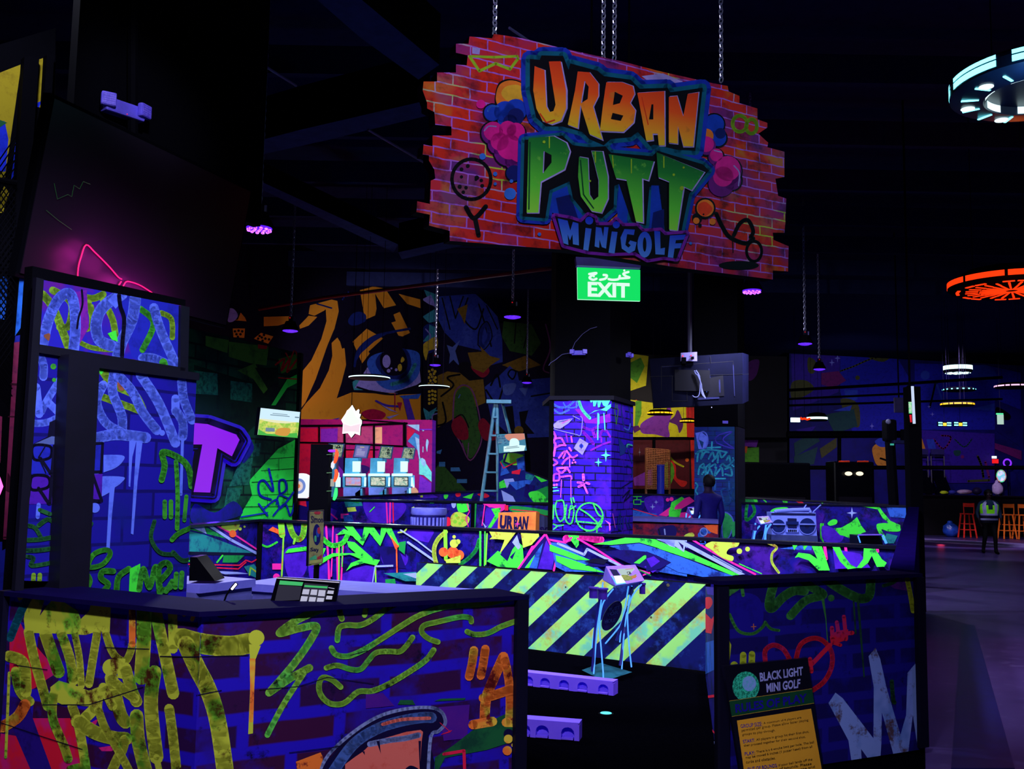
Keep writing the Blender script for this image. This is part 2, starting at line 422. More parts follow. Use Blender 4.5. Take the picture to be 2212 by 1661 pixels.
# ------------------------------------------------------------------ eye mural wall and dark lettering wall (corner at px 940)
OR = paint('mural_amber', (215, 140, 40), (190, 112, 30), .55, .75, 3)
pal = dict(o=OR, n=paint('mural_ink', (16, 10, 36), (10, 7, 26)), w=paint('mural_lilac', (150, 140, 235), (120, 115, 215)),
           b=paint('mural_blue', (50, 95, 215), (36, 70, 180)), d=paint('mural_dark_blue', (24, 38, 120), (20, 30, 100)), t=paint('mural_teal', (60, 150, 175), (36, 110, 150)),
           y=paint('mural_yellow', (200, 170, 50), (160, 140, 40)), v=paint('mural_violet', (80, 50, 190), (66, 40, 170)), r=paint('mural_crimson', (170, 20, 70), (140, 14, 60)))
cor = D(940, 985, 28.0); lf = D(560, 985, 21.0)
EW = Plane(Vector((lf.x, lf.y, 0)), Vector((cor.x, cor.y, 0)))
zt = EW.hit(940, 611).z
mb = MB(); slab(mb, EW, wallquad(EW.o-EW.u*6, cor, zt), .25, pal['n'], BLK)
cl = [(380, 550), (940, 609), (940, 1120), (380, 1120)]
A = art_pieces('''
o p 1010,150 1050,160 1060,230 1030,350 980,470 900,700 830,860 790,912 600,915 700,760 785,640 800,655 870,570 940,420 975,300 970,220 930,200
o p 1010,450 1050,412 1100,490 1110,600 1080,720 1045,832 1150,790 1350,800 1500,790 1625,770 1625,1500 600,1500 600,915 790,930 830,870 930,760 990,640 1015,540
o p 1205,85 1240,290 1310,260 1320,215 1310,110 1370,210 1455,190 1380,75 1300,60
o p 1400,270 1480,235 1550,380 1480,415
o p 1150,430 1250,350 1385,430 1290,500 1220,590
o p 860,190 1010,150 960,225 890,262 850,250
o p 785,330 850,262 910,270 850,330 790,352
o p 540,270 730,265 740,300 640,330 540,335
o p 1470,110 1620,150 1622,210 1530,180
o p 300,290 420,300 410,275 380,240 360,290
o p 325,350 410,350 405,415 330,410
o p 470,420 520,380 605,405 570,455
n c 340,370,9 365,365,9 390,370,9 350,390,9 378,390,9 360,408,9 500,420,9 525,412,9 550,420,9 575,425,9 530,435,9 510,402,9 540,395,9
d P 1120,300 1150,250 1200,235 1245,260 1230,310 1150,330
w P 292,220 330,215 360,260 330,300 290,300
n p 1060,420 1180,330 1420,215 1450,300 1350,330 1250,350 1120,470 1080,490
d s16 1165,610 1190,500 1290,410 1420,375 1545,352
d p 1200,480 1290,405 1400,380 1300,440 1210,520 1160,600
n p 1260,510 1360,420 1470,400 1610,430 1620,560 1440,520 1300,560
t p 1145,720 1200,690 1260,640 1260,775 1160,775
w p 1165,760 1250,620 1610,600 1622,720 1500,800 1380,792 1240,770
b P 1250,600 1300,530 1480,495 1590,508 1617,560 1600,680 1500,762 1400,772 1320,725
d P 1310,600 1350,520 1510,490 1555,600 1500,690 1390,690
n P 1340,590 1360,515 1480,480 1530,590 1485,665 1390,668
t s26 1420,735 1520,700 1580,600
w e 1383,577,28,45 1450,635,10,10
y P 1492,545 1508,565 1490,585 1480,575
y e 1475,620,15,26
w c 1397,642,13 1416,625,7
n s12 1180,755 1300,790 1420,805 1520,795
n p 1430,790 1620,730 1620,800 1500,805
v s14 1310,850 1380,880 1470,888
r s6 1440,800 1440,925
r p 1455,860 1490,860 1475,920
v p 1490,815 1530,815 1580,985 1530,985
b p 1470,815 1620,800 1600,835 1500,835
w p 1335,870 1460,930 1400,915
w p 1380,960 1470,940 1400,975
r P 1210,930 1290,905 1375,940 1330,985 1250,975
v p 790,1020 1060,965 1000,1010
d s10 900,180 950,195 1000,210
d c 1055,130,6 1075,120,6 1095,110,6 1115,100,6 1085,138,6 1105,128,6 1125,118,6 1075,150,6
''', (400, 600, 3.1946))
LEAF = art_pieces('''
n p 10,20 130,20 130,1300 10,1300
c p 30,80 110,90 110,200 60,150
w p 15,140 75,110 112,190 60,170
c p 20,250 100,200 112,280 60,290
b P 20,330 90,300 115,440 40,480
c p 60,300 112,320 100,400 20,410 60,360
w s8 40,330 70,370 60,410
y P 20,440 60,400 110,380 112,450 60,470 40,530
y c 60,600,9 82,590,9 100,600,9 70,620,9 92,615,9 60,640,9 82,635,9 102,640,9 70,660,9 92,655,9 60,680,9 102,665,9 82,680,9 62,730,9 82,725,9 100,730,9 62,755,9 82,750,9 100,755,9 62,780,9 84,775,9 100,780,9 62,805,9 84,800,9
c p 20,830 60,860 110,830 80,900 40,910
c s8 60,910 70,860 112,850
w s7 80,905 85,880 112,870
''', (900, 600, 2.966))
add_art(mb, EW, A, pal, cl); add_art(mb, EW, LEAF, dict(n=pal['n'], c=pal['t'], y=pal['y'], w=pal['w'], b=pal['d']), [(908, 609), (939.5, 605), (939.5, 1000), (908, 1000)], k0=80); struct(mb.build('wall_mural_eye', origin=EW.o))
# trim column at the right end of the eye mural
DW = Plane(Vector((cor.x, cor.y, 0)), Vector((cor.x+.906*9, cor.y-.42*9, 0)))
pal2 = dict(n=paint('dim_ink', (12, 8, 40), (8, 6, 30)), b=paint('dim_blue', (34, 50, 150), (28, 42, 128), c3=(44, 62, 160)), k=plain('dim_outline', (8, 7, 24)), o=paint('dim_olive', (108, 84, 30), (84, 66, 26)),
            g=paint('dim_green', (44, 84, 40), (32, 62, 34)), r=paint('dim_red', (120, 16, 44), (96, 12, 40)), w=paint('dim_star', (70, 90, 175), (60, 78, 160)), c=paint('leaf_teal', (60, 120, 190), (44, 100, 165)),
            y=paint('comb_yellow', (190, 165, 50), (150, 130, 40)), p=paint('dim_pink', (110, 60, 120), (90, 50, 100)))
mb = MB(); slab(mb, DW, wallquad(cor, DW.o+DW.u*4.2, 6.1), .25, pal2['n'], BLK)
A = art_pieces('''
c p 30,80 110,90 110,200 60,150
c p 20,250 100,200 110,280 60,290
c p 60,300 110,320 100,400 20,410 60,360
y P 20,440 60,400 110,380 112,450 60,470 40,530
y c 60,600,9 82,590,9 100,600,9 70,620,9 92,615,9 60,640,9 82,635,9 102,640,9 70,660,9 92,655,9 60,680,9 102,665,9 62,730,9 82,725,9 100,730,9 62,755,9 82,750,9 100,755,9 62,780,9 84,775,9 100,780,9 62,805,9 84,800,9
c p 20,830 60,860 110,830 80,900 40,910
c s8 60,910 70,860 112,850
b p 120,50 200,60 260,90 380,105 450,170 520,250 550,400 552,540 480,560 430,470 260,430 180,350 130,250
k l9 165,130 215,330
k l9 215,120 250,260 300,120
k s10 330,130 300,250 380,330 430,200
k s10 400,170 440,300 480,440
k l8 450,180 520,330
b s26 410,420 420,330 455,300 465,380 430,440 410,420
k s7 395,430 405,330 455,282 485,380 435,460 395,430
o p 260,200 330,170 310,300 290,250
w p 195,430 232,445 282,398 250,470 278,568 238,525 210,552 216,492
k P 270,560 330,540 430,590 420,650 300,640
r P 350,570 430,540 470,600 420,640
o p 330,480 420,475 410,440 470,500 540,520 480,560 430,610 360,580
o p 110,640 200,600 280,610 340,660 430,650 445,800 330,850 140,960 105,930
k s12 160,760 240,690 200,640 280,620
k s12 170,800 190,920 130,950
g p 560,280 740,300 800,420 740,500 600,470 550,380
k s8 640,280 630,420
k s8 720,320 690,450
o p 550,560 700,500 800,560 660,600
p s9 830,300 860,450 815,580 850,610
b p 440,700 520,640 600,565 650,610 660,660 862,640 862,1020 620,1030 480,900
k S10 590,620 610,590 640,605 620,650
k s12 480,690 520,620 540,700
k l12 450,720 520,830 560,700
k p 560,830 620,820 640,1010 590,1010
k p 660,860 720,850 700,930 760,1000 680,1000
k l10 740,760 860,740
w P 560,690 640,680 620,740 570,750
w p 660,710 720,700 700,760
o c 660,980,30
g P 250,800 265,730 310,698 360,740 400,900 412,1050 350,1160 300,1060 250,960
p S8 243,800 258,722 310,688 368,735 410,900 420,1050 350,1170 290,1065 243,960
r P 228,950 270,880 325,935 335,1030 270,1030
r P 400,950 430,900 480,950 520,1030 440,1040
k s8 250,900 300,880 340,960
w s6 275,770 285,750
g p 160,1180 330,1370 110,1370 100,1260
c p 150,1180 190,1180 190,1210 150,1210
c p 225,1215 280,1215 290,1240 225,1240
c p 265,1290 330,1290 330,1315 265,1315
c p 110,1120 170,1100 160,1130
p s6 300,1060 330,1150 340,1060
''', (900, 600, 2.966))
add_art(mb, DW, A, pal2, [(938, 560), (1400, 560), (1400, 1130), (938, 1130)]); struct(mb.build('wall_mural_lettering', origin=DW.o))

# ------------------------------------------------------------------ green brick mural wall
ga, gb = D(380, 1100, 12.6), D(640, 1100, 15.1)
GW = Plane(Vector((ga.x, ga.y, 0)), Vector((gb.x, gb.y, 0)))
gz = GW.hit(640, 761).z
pal3 = dict(l=paint('brick_lime', (40, 215, 70), (18, 120, 46), .54, .68, 5), o=paint('brick_olive', (70, 130, 40), (38, 84, 34), .5, .65, 4), k=paint('brick_dark', (8, 34, 24), (5, 20, 18), .5, .6, 3),  # k: dark green areas and brick lines
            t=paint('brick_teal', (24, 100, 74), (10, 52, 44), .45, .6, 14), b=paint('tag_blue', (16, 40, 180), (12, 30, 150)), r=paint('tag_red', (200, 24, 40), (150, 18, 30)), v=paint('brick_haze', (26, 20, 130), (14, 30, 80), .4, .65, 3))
GBG = brickm('green_brick', (18, 84, 50), (12, 58, 40), (6, 26, 22), .46, .2, .018, cloud=((6, 22, 26), 1.6, .42, .6))
mb = MB(); slab(mb, GW, wallquad(GW.o-GW.u*1.5, gb, gz), .2, GBG, BLK)
A = art_pieces('''
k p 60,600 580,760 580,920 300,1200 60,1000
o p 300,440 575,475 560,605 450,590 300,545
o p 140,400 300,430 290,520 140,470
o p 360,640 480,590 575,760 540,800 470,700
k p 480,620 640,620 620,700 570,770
l p 440,1400 640,1180 770,1110 770,1700 360,1700 400,1600 460,1500
t p 60,640 220,660 225,810 60,800
t p 310,710 460,730 460,860 310,840
t p 400,1150 520,1140 510,1230 420,1240
t p 380,1250 465,1240 440,1430 300,1440
t p 290,1450 390,1450 360,1560 260,1600
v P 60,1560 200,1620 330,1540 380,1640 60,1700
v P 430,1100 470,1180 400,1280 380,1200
l p 590,880 700,700 780,660 780,720 700,760 620,880
o p 640,560 780,520 780,620 660,660
r s13 620,600 680,560 660,640 720,560 700,650 770,560
r s9 690,520 720,560 750,500 770,540
r l7 640,690 770,700
k l3 560,1250 770,1235
k l3 520,1330 770,1315
k l4 455,1410 770,1395
k l3 440,1500 770,1490
k l4 400,1580 770,1575
k l3 640,1250 640,1330
k l3 700,1410 702,1495
k l3 560,1500 560,1580
r p 495,460 560,470 555,492 495,488
b s16 585,1530 510,1500 500,1420 540,1400 600,1470 570,1320
b s16 640,1450 645,1400 680,1400 690,1460 650,1490 640,1450
b s13 500,1560 560,1640
b s13 530,1600 620,1530 650,1590 740,1480
b s13 600,1640 680,1560 720,1640 760,1500
b s11 620,1560 640,1500 700,1520
b l9 375,1650 560,1620
''', (400, 600, 3.1946))
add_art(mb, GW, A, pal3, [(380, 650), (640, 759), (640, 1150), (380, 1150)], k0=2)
struct(mb.build('wall_mural_green', origin=GW.o))
# dark post closing the green wall
mb = MB(); p = GW.hit(637, 1100); mb.box((p.x+.0, p.y, gz/2), (.05, .14, gz), BLK); struct(mb.build('trim_1'))

# ------------------------------------------------------------------ bright course walls
LIME = paint('neon_lime', (66, 240, 70), (16, 100, 60), .54, .63, 7)
LIMEO = paint('neon_lime_rust', (130, 220, 60), (220, 110, 40), .55, .64, 8)
YEL = paint('neon_yellow', (190, 220, 80), (170, 90, 50), .53, .63, 7)
PINK = paint('neon_pink', (240, 40, 170), (200, 30, 120), .6, .7, 8)
RUST = paint('neon_orange', (240, 100, 50), (220, 60, 40), .5, .6, 8)
REDN = paint('neon_red', (240, 30, 70), (210, 20, 60))
CYAN = paint('cyan_blue', (44, 96, 215), (18, 36, 120), .5, .62, 5)
TEAL = paint('wall_teal', (30, 130, 140), (20, 60, 110), .5, .64, 6)
GRN = paint('mid_green', (24, 150, 70), (14, 90, 60), .5, .64, 6)
LIL = paint('pale_lilac', (150, 165, 250), (110, 120, 230), .55, .7, 6)
NVY = paint('wall_navy', (18, 8, 100), (12, 6, 70), .5, .64, 4)
VLT = paint('wall_violet', (74, 26, 200), (50, 16, 160), .45, .65, 5)
MUR = paint('wall_ultramarine', (20, 10, 136), (7, 4, 62), .45, .6, 6, c3=(62, 18, 150), s3=1.6, lo3=.52, hi3=.62)
CRK = plain('crack_dark', (12, 10, 50))
PAL = dict(l=LIME, o=LIMEO, y=YEL, p=PINK, r=RUST, R=REDN, c=CYAN, t=TEAL, g=GRN, w=LIL, n=NVY, v=VLT, u=MUR, k=CRK)
RAIL = plain('black_rail', (10, 10, 34), .25, .5)
H = 1.1
j = Z(561, 1121, H); e = Z(1938, 1179.4, H); l0 = Z(395, 1135, H)
def g0(p): return Vector((p.x, p.y, 0))
ML = Plane(g0(l0), g0(j)); MM = Plane(g0(j), g0(e))
main_art = (art_pieces('''
v P 900,560 1080,540 1060,760 930,790
v P 1100,640 1230,600 1240,840 1120,850
v P 1380,760 1620,690 1640,850 1400,850
v P 1700,560 1900,600 1880,700 1720,690
v P 1900,400 2100,380 2120,500 1960,470
n p 1660,530 1830,540 1900,720 2100,740 1720,700
n p 2150,380 2212,400 2212,800 2100,720 2050,560
y s18 655,325 670,380 665,440 680,480
l s16 705,518 760,537 835,500
r p 765,400 800,372 860,400 900,450 890,470 840,430
o l52 868,325 878,440
o l14 890,450 885,560 875,780
o s48 935,335 965,430 1010,475 1050,440 1062,335
o l18 985,470 975,510
l p 900,592 930,555 1070,535 1240,550 1215,610 1130,615 1070,570
p l16 1240,340 1270,800
p l12 1300,350 1285,780
p l18 1330,440 1340,845
p l14 1385,480 1365,850
p l9 1260,600 1262,820
p p 800,675 872,675 872,725 800,725
p c 835,785,28
l s40 1215,470 1290,525 1380,505 1425,430
l p 1330,440 1390,390 1510,440 1500,465 1410,430
l p 1380,350 1450,350 1540,470 1560,355 1625,358 1690,450 1700,350 1770,355 1835,500 1850,525 1818,532 1740,410 1690,532 1600,420 1545,527 1480,470 1440,420
r p 1770,440 1830,520 1850,530 1815,560
l p 1415,490 1480,500 1560,570 1640,640 1688,645 1660,692 1560,670 1460,700 1408,737 1450,670 1530,640 1440,600 1300,620 1220,670 1138,718 1190,640 1300,590 1420,590 1490,590 1430,540
o l12 1352,520 1350,850
l l9 1377,540 1378,700
r l12 1825,540 1830,780
o l12 1652,690 1655,850
y s12 1840,420 1890,410 1915,375
w l12 1860,400 2000,490 2130,590
w l18 1920,500 2150,660
w p 1655,690 1800,685 1800,700 1655,705
w l9 1650,700 1630,830
t p 1720,755 2110,738 2120,820 1900,820
w p 1880,760 2110,740 2110,800 2040,815
g p 1735,805 1815,800 1822,850 1740,885
g p 1850,500 1905,490 1895,600 1845,560
c p 2110,760 2212,700 2212,860 2130,900
''', (380, 1040, 3.8138)) + art_pieces('''
y s35 250,415 190,470 155,550 165,650 200,740
g s30 525,480 500,560 440,630 370,680
o l30 246,385 252,640
r c 232,580,38 310,585,48 360,605,42
y c 320,510,35 352,495,20 320,455,14
y p 250,645 375,605 372,670 255,670
l l16 536,390 536,690
l l10 575,400 570,690
o l12 592,430 580,680
y p 600,390 660,410 740,400 740,480 640,470
y p 720,405 840,405 690,605 740,470 612,475 660,430
l p 590,655 680,570 740,600 830,480 885,530 900,715 680,700
n p 700,600 850,420 880,450 800,560 760,655
n p 780,620 830,570 800,640
y p 870,420 1015,415 1022,450 960,520 890,545
w p 800,500 840,440 870,540 850,560
n p 860,710 950,560 1075,430 1165,630 1145,730
p l17 852,715 955,570 1075,430 1167,630 1143,730
p p 920,600 960,530 1000,520 940,610
c p 905,705 1055,505 1005,715
v p 1082,480 1150,620 1128,725 1012,715
l p 992,598 940,710 905,710
c p 1120,500 1240,510 1420,640 1560,745 1240,740 1160,700
p s60 1245,470 1350,445 1460,468 1530,478
l p 1255,430 1350,430 1350,520 1330,545 1290,490
p l16 1108,478 1240,502 1290,462
p l16 1340,468 1500,560 1700,690 1930,752
p l12 1930,745 1880,768
l p 1112,515 1330,600 1445,645 1330,645 1112,570
l p 1160,605 1290,640 1400,680 1562,748 1290,718 1168,655
w l20 1180,510 1395,600 1420,555 1700,695
g l10 1800,705 1940,770
n p 1480,650 1600,680 1560,700 1400,690
l p 1470,515 1600,490 1760,455 1980,475 2240,590 2240,625 2000,545 1850,500 1620,520
c p 1600,530 1850,508 2000,550 2240,640 2240,780 2000,740 1880,590 1700,565
n p 1560,575 1720,560 1900,575 2112,660 2000,750 1760,670
l p 1805,668 1890,605 1932,608 1850,675
v p 1890,700 2000,640 2060,680 1960,750
w p 1960,462 2060,500 2140,560 2150,480 2240,545 2240,450
k p 1985,540 2050,610 2000,600 1990,640
k p 1390,660 1480,630 1600,640 1560,680 1450,665
''', (900, 1040, 3.8138)) + art_pieces('''
l p 100,635 300,690 500,780 745,888 680,892 450,800 280,740 100,680
c p 40,670 280,745 560,855 690,895 480,910 250,865 130,800
n p 0,700 100,740 200,790 110,840 0,860
v p 0,760 60,740 110,780 40,830
w p 70,590 220,660 240,600 292,690 300,620 560,760 792,882 740,887 310,660 300,707 230,662
n p 300,620 400,640 860,880 790,885
p l15 360,605 520,702 700,800 865,882
l l8 740,800 915,878
w l6 530,735 760,860
c s10 430,620 460,615 470,640 430,640
y P 470,650 560,615 725,615 727,660 660,680 640,720 692,742 680,778 600,750 520,690
y c 740,700,22 805,683,19
y s20 950,628 1035,668 1000,720 1000,790 1052,868
c p 1055,680 1320,640 1312,692
l p 1155,635 1175,692 1210,640
l p 1235,640 1255,692 1292,640
p l24 1415,650 1430,760
p l22 1580,650 1595,770
p l22 1828,660 1838,700
v p 1480,680 1700,720 1780,830 1500,840
l p 1180,752 1210,710 1300,722 1360,762 1308,645 1388,640 1458,852 1370,852 1290,772 1210,745
l p 1470,650 1530,650 1560,722 1620,802 1672,832 1600,842 1540,782
l p 1728,660 1802,660 1872,765 1908,790 1890,822 1830,824 1790,735 1760,792 1710,832 1670,832 1722,760
''', (1400, 1000, 3.6867)))
mb = MB(); q = wallquad(MM.o, e, H-.03); slab(mb, MM, q, .1, MUR, BLK)
add_art(mb, MM, main_art, PAL, [proj(p) for p in q])
th = tag(mb.build('course_wall', origin=MM.o), 'long waist high course wall painted with lime and blue lightning graffiti, behind the hazard stripes', 'wall')
mb = MB(); mb.prism([Vector((p.x, p.y, H-.03)) for p in (MM.o+MM.n*.03, g0(e)+MM.n*.03, g0(e)-MM.n*.14, MM.o-MM.n*.14)], (0, 0, .03), RAIL)
mb.build('cap_rail', th)
for px in (1022, ):
    pass
la = art_pieces('''
g p 235,370 600,562 430,475 110,395 110,378
t p 110,410 240,440 560,560 650,590 110,582
k l26 110,590 660,602
w p 105,368 228,362 252,432
p l14 310,350 500,450 690,575
w l22 262,355 450,480 660,590
y P 370,370 430,335 520,340 510,390 470,412 420,402
r c 465,430,30
y c 525,390,14 562,372,9
g p 390,608 562,608 500,668 380,668
l s14 335,665 380,610
R l10 100,682 520,690 572,648 620,665 690,625
R l10 230,742 320,710 510,720 572,665
t p 555,700 640,680 740,830 600,770
o l13 600,770 610,708 690,770
w p 300,735 500,745 600,760 400,765
l s14 105,655 135,672 110,700
''', (380, 1040, 3.8138))
mb = MB(); q = wallquad(ML.o, j, H-.03); slab(mb, ML, q, .1, MUR, BLK); add_art(mb, ML, la, PAL, [proj(p) for p in q])
th = tag(mb.build('course_wall', origin=ML.o), 'short end of course wall with red zigzag line, beside the ticket booth', 'wall')
mb = MB(); mb.prism([Vector((p.x, p.y, H-.03)) for p in (ML.o+ML.n*.03, g0(j)+ML.n*.03, g0(j)-ML.n*.14, ML.o-ML.n*.14)], (0, 0, .03), RAIL); mb.build('cap_rail', th)
mb = MB(); mb.box((j.x+.02, j.y-.04, (H-.04)/2), (.07, .05, H-.04), BLK); mb.build('corner_post', th)

# hazard barrier
HZ = .77
ha, hb = Z(900, 1215, HZ), Z(1524, 1262, HZ); HP = Plane(g0(ha), g0(hb))
HY = paint('hazard_yellow', (150, 225, 120), (180, 150, 60), .52, .66, 3.2, c3=(110, 200, 170), s3=4)
HN = paint('hazard_navy', (10, 18, 92), (36, 70, 170), .52, .72, 5, c3=(6, 10, 56), s3=3)
HK = paint('hazard_rust', (84, 78, 60), (14, 14, 50), .46, .56, 12)
mb = MB(); q = wallquad(HP.o, hb, HZ, .03); slab(mb, HP, q, .12, HN, BLK)
L = [780, 855, 928, 1002, 1076, 1152, 1228, 1311, 1398, 1487, 1580, 1675]
for i in range(len(L)-1):
    x = L[i]; w = (L[i+1]-L[i])*.5; y = 1200+(x-940)*.075
    for t in clip([(x+14, y), (x+w+14, y), (x+w-286, y+280), (x-286, y+280)], [proj(p) for p in q]) and [clip([(x+14, y), (x+w+14, y), (x+w-286, y+280), (x-286, y+280)], [proj(p) for p in q])]:
        mb.face([HP.hit(*p)+HP.n*.0006 for p in t][::-1], HY, HP.uv)
add_art(mb, HP, art_pieces('x c 1140,260,13 1010,505,8 360,275,6 1250,430,7', (1120, 1190, 3.526)), dict(x=HK), [proj(p) for p in q], k0=4)
th = tag(mb.build('hazard_barrier', origin=HP.o), 'low barrier with worn yellow and navy hazard stripes', 'barrier')
mb = MB(); mb.prism([Vector((p.x, p.y, .03)) for p in (HP.o+HP.n*.012, g0(hb)+HP.n*.012, g0(hb)-HP.n*.1, HP.o-HP.n*.1)], (0, 0, -.018), BLK); mb.build('kickboard', th)

# ------------------------------------------------------------------ ticket counter (two panels meeting at a corner)
H1 = 1.1
ca, cb, cc = Z(22, 1276, H1), Z(436, 1319, H1), Z(1116, 1285, H1)
TB = brickm('counter_brick', (52, 9, 52), (34, 8, 66), (32, 14, 180), .40, .137, .03, cloud=((36, 14, 140), 2.6, .48, .64), crack=((12, 4, 40), 6, .56, .66), dist=.12)
CP = dict(Y=paint('worn_yellow', (182, 188, 56), (80, 40, 20), .53, .62, 8, c3=(112, 178, 46), s3=4, lo3=.52, hi3=.58), O=paint('worn_orange', (226, 110, 44), (110, 26, 30), .53, .6, 9, c3=(215, 180, 60), s3=5),
          r=paint('spray_red', (205, 20, 50), (170, 20, 90), .48, .66, 3, c3=(190, 24, 110), s3=4), m=paint('spray_magenta', (220, 30, 130), (180, 20, 100)), t=paint('spray_teal', (14, 84, 108), (10, 60, 90)),
          g=paint('spray_dark_green', (22, 84, 50), (14, 56, 44), .5, .64, 7), l=paint('spray_olive_lime', (124, 176, 58), (36, 46, 36), .56, .63, 9, c3=(86, 184, 74), s3=5), n=paint('spray_indigo', (34, 12, 120), (24, 8, 88)),
          v=paint('spray_violet', (78, 20, 130), (54, 14, 130), .4, .65, 3), w=paint('worn_lilac', (120, 130, 190), (60, 70, 120), .5, .62, 10), s=paint('worn_steel', (64, 92, 170), (60, 70, 110), .5, .64, 9),
          k=plain('ink_navy', (14, 6, 54)), p=paint('worn_salmon', (205, 96, 90), (190, 70, 60), .5, .64, 8), R=paint('line_red', (215, 24, 70), (180, 20, 60)), c=plain('crack_line', (16, 6, 40)))
counter_art = art_pieces('''
v p 210,130 300,130 260,270
r p 60,440 110,300 160,400 260,520 330,600 342,660 280,700 220,745 150,775 60,660
r p 190,935 442,935 522,1130 510,1300 0,1300 0,1030 120,1050
n p 80,1000 190,850 205,930 340,1300 210,1300
m p 560,970 622,935 600,978
m p 620,1120 850,1085 700,1142 640,1142
Y p 80,120 240,120 160,250 150,310 160,398 330,402 540,412 600,392 690,392 702,130 590,150 560,262 508,312 490,262 350,170 300,222 250,292 290,150 215,140 120,200
t s52 195,140 130,270 65,430
Y s62 180,390 215,560 260,720 300,860
Y s78 285,400 325,520 370,645
Y s62 385,400 440,560 462,700
Y s44 470,400 500,560 512,730
Y s52 612,395 585,560 560,720
Y s48 665,400 700,505 740,558 790,575 820,520 832,470
O l42 832,200 832,470
Y s92 905,210 905,430 890,680
Y s76 965,200 1030,500 1090,780
Y l58 1085,230 1090,500
Y s130 1140,432 1280,468 1450,482 1570,462
Y c 1612,430,50
Y p 1565,470 1640,480 1604,570 1595,760 1590,1030 1560,1035 1572,760 1572,570
O p 1568,560 1606,560 1598,760 1592,960 1566,960 1573,760
Y s108 1170,470 1240,620 1310,760 1370,960 1420,1300
Y c 700,617,55
Y p 740,560 790,560 780,690 740,680
Y s82 700,680 755,900 790,960
Y s74 790,620 830,760 860,830
Y s60 690,680 780,760 850,810
Y s88 972,645 950,850 985,1180
Y s40 985,1180 1010,1300
Y s86 860,920 872,1080 925,1300
Y s62 1065,875 1090,1060 1115,1300
Y p 318,740 372,698 480,730 560,762 622,738 652,790 640,905 600,880 560,860 480,852 400,852 350,830 325,872
Y s58 340,780 332,930 400,1100 430,1190
Y s60 455,860 500,1000 550,1300
Y s70 540,930 600,872
Y s88 490,955 600,1025 720,1060 790,1065
Y s62 785,1070 772,1130 740,1190 690,1300
Y s52 620,880 655,980 700,1060 770,1180 830,1300
Y s58 650,740 710,860
Y s60 100,640 125,760 190,830
Y s72 60,545 150,590 165,770
O s72 160,850 110,930 15,990
Y s18 60,650 50,900 38,1180
Y s44 440,1254 520,1240 480,1300
O s30 1165,250 1160,282
O s26 1228,262 1210,315
g c 1395,258,48 1520,252,48
l s48 2045,240 1880,310 1755,400 1870,372 1985,355 1960,430 1850,590 1690,775
l s48 1690,775 1830,680 1945,618
l s36 1910,650 1780,850 1680,1040
c l5 270,850 560,850 900,740
c l6 1010,545 1180,550 1560,540
c l6 1240,790 1390,760
c l5 0,960 300,1060 520,1130
c l5 660,490 940,500
c l5 90,600 300,630
''', (0, 1230, 2.9105)) + art_pieces('''
v p 820,960 950,950 1040,1050 820,1070
v p 1380,1060 1620,1040 1600,1300 1420,1320
g p 1640,1240 1780,1165 1970,1080 1970,1320 1750,1390 1430,1450 1350,1600 1350,1450 1500,1350
g p 1065,1040 1085,1005 1180,1005 1200,1042
g p 1345,1015 1400,995 1590,990 1580,1005
l s45 610,270 622,340 635,380
l s42 830,262 810,352
l s44 600,545 615,450 680,428 780,428 880,378 1000,290 1130,240
l s44 555,605 590,655 680,668 800,620 950,528 1100,430 1250,345 1450,285 1700,268 1850,242 1970,212
l s42 1632,402 1620,372 1540,366 1380,402 1270,430 1250,480 1300,530 1375,558
l s42 515,758 600,738 700,768 780,768 840,700 900,640 1000,630 1080,632 1130,590 1180,522
l s44 625,905 560,850 490,832 460,880 470,960 540,1030 650,1030 760,942 870,935 1000,880 1150,790 1280,700 1342,620
l s42 1600,478 1660,500 1760,490 1860,440 1970,400
O s66 1652,622 1638,720 1615,825
O s66 1740,612 1726,710 1706,818
O s78 1880,672 1800,850 1745,1000 1735,1170
O s66 1888,680 1920,850 1930,1010 1925,1180
O s74 1725,990 1830,960 1945,918
O s74 1645,1195 1795,1170
O s70 1900,1178 1975,1178
k P 480,1600 560,1430 700,1290 900,1160 1100,1090 1300,1075 1400,1110 1420,1190 1350,1260 1300,1290 1290,1600
w s26 440,1600 530,1430 700,1270 900,1140 1100,1078 1300,1062 1400,1095 1432,1180 1380,1245 1320,1290 1298,1600
s s84 560,1570 720,1350 900,1230 1080,1170 1250,1140 1325,1140
p s26 950,1192 1100,1155 1310,1145
p p 660,1600 660,1500 740,1440 800,1400 850,1350 960,1300 1130,1250 1240,1235 1260,1250 1250,1320 1230,1600
w s44 850,1345 1000,1315 1120,1300 1225,1275
k p 900,1320 925,1320 935,1420
k p 1225,1320 1245,1320 1235,1560
k p 790,1400 810,1400 812,1430
k P 1120,1560 1160,1510 1230,1540 1240,1600
R l24 1420,1422 1575,1396 1582,1600
R l5 1390,1180 1470,1250 1400,1270 1480,1240
O p 280,1480 470,1408 492,1452 440,1600 300,1600
k c 1918,1265,38
O c 1916,1305,34 1908,1395,36 1956,1352,16
c l5 0,925 300,900 520,830 880,880
c l5 700,660 830,625
c l6 230,1410 560,1370 660,1350
''', (560, 1230, 3.5677))
th = empty('ticket_counter', (cb.x, cb.y, 0), 'ticket counter wrapped in yellow and lime graffiti over purple bricks', 'counter')
def front(a, b, art, name):
    pl = Plane(g0(a), g0(b)); mb = MB(); q = wallquad(pl.o, b, H1-.02, 0.02); slab(mb, pl, q, .06, TB, BLK)
    add_art(mb, pl, art, CP, [proj(p) for p in q], eps=.00004); return mb.build(name, th), pl
_, PA = front(ca, cb, counter_art, 'front_panel'); _, PB = front(cb, cc, counter_art, 'front_panel')
def back(p, pl, k): return g0(p)-pl.n*k
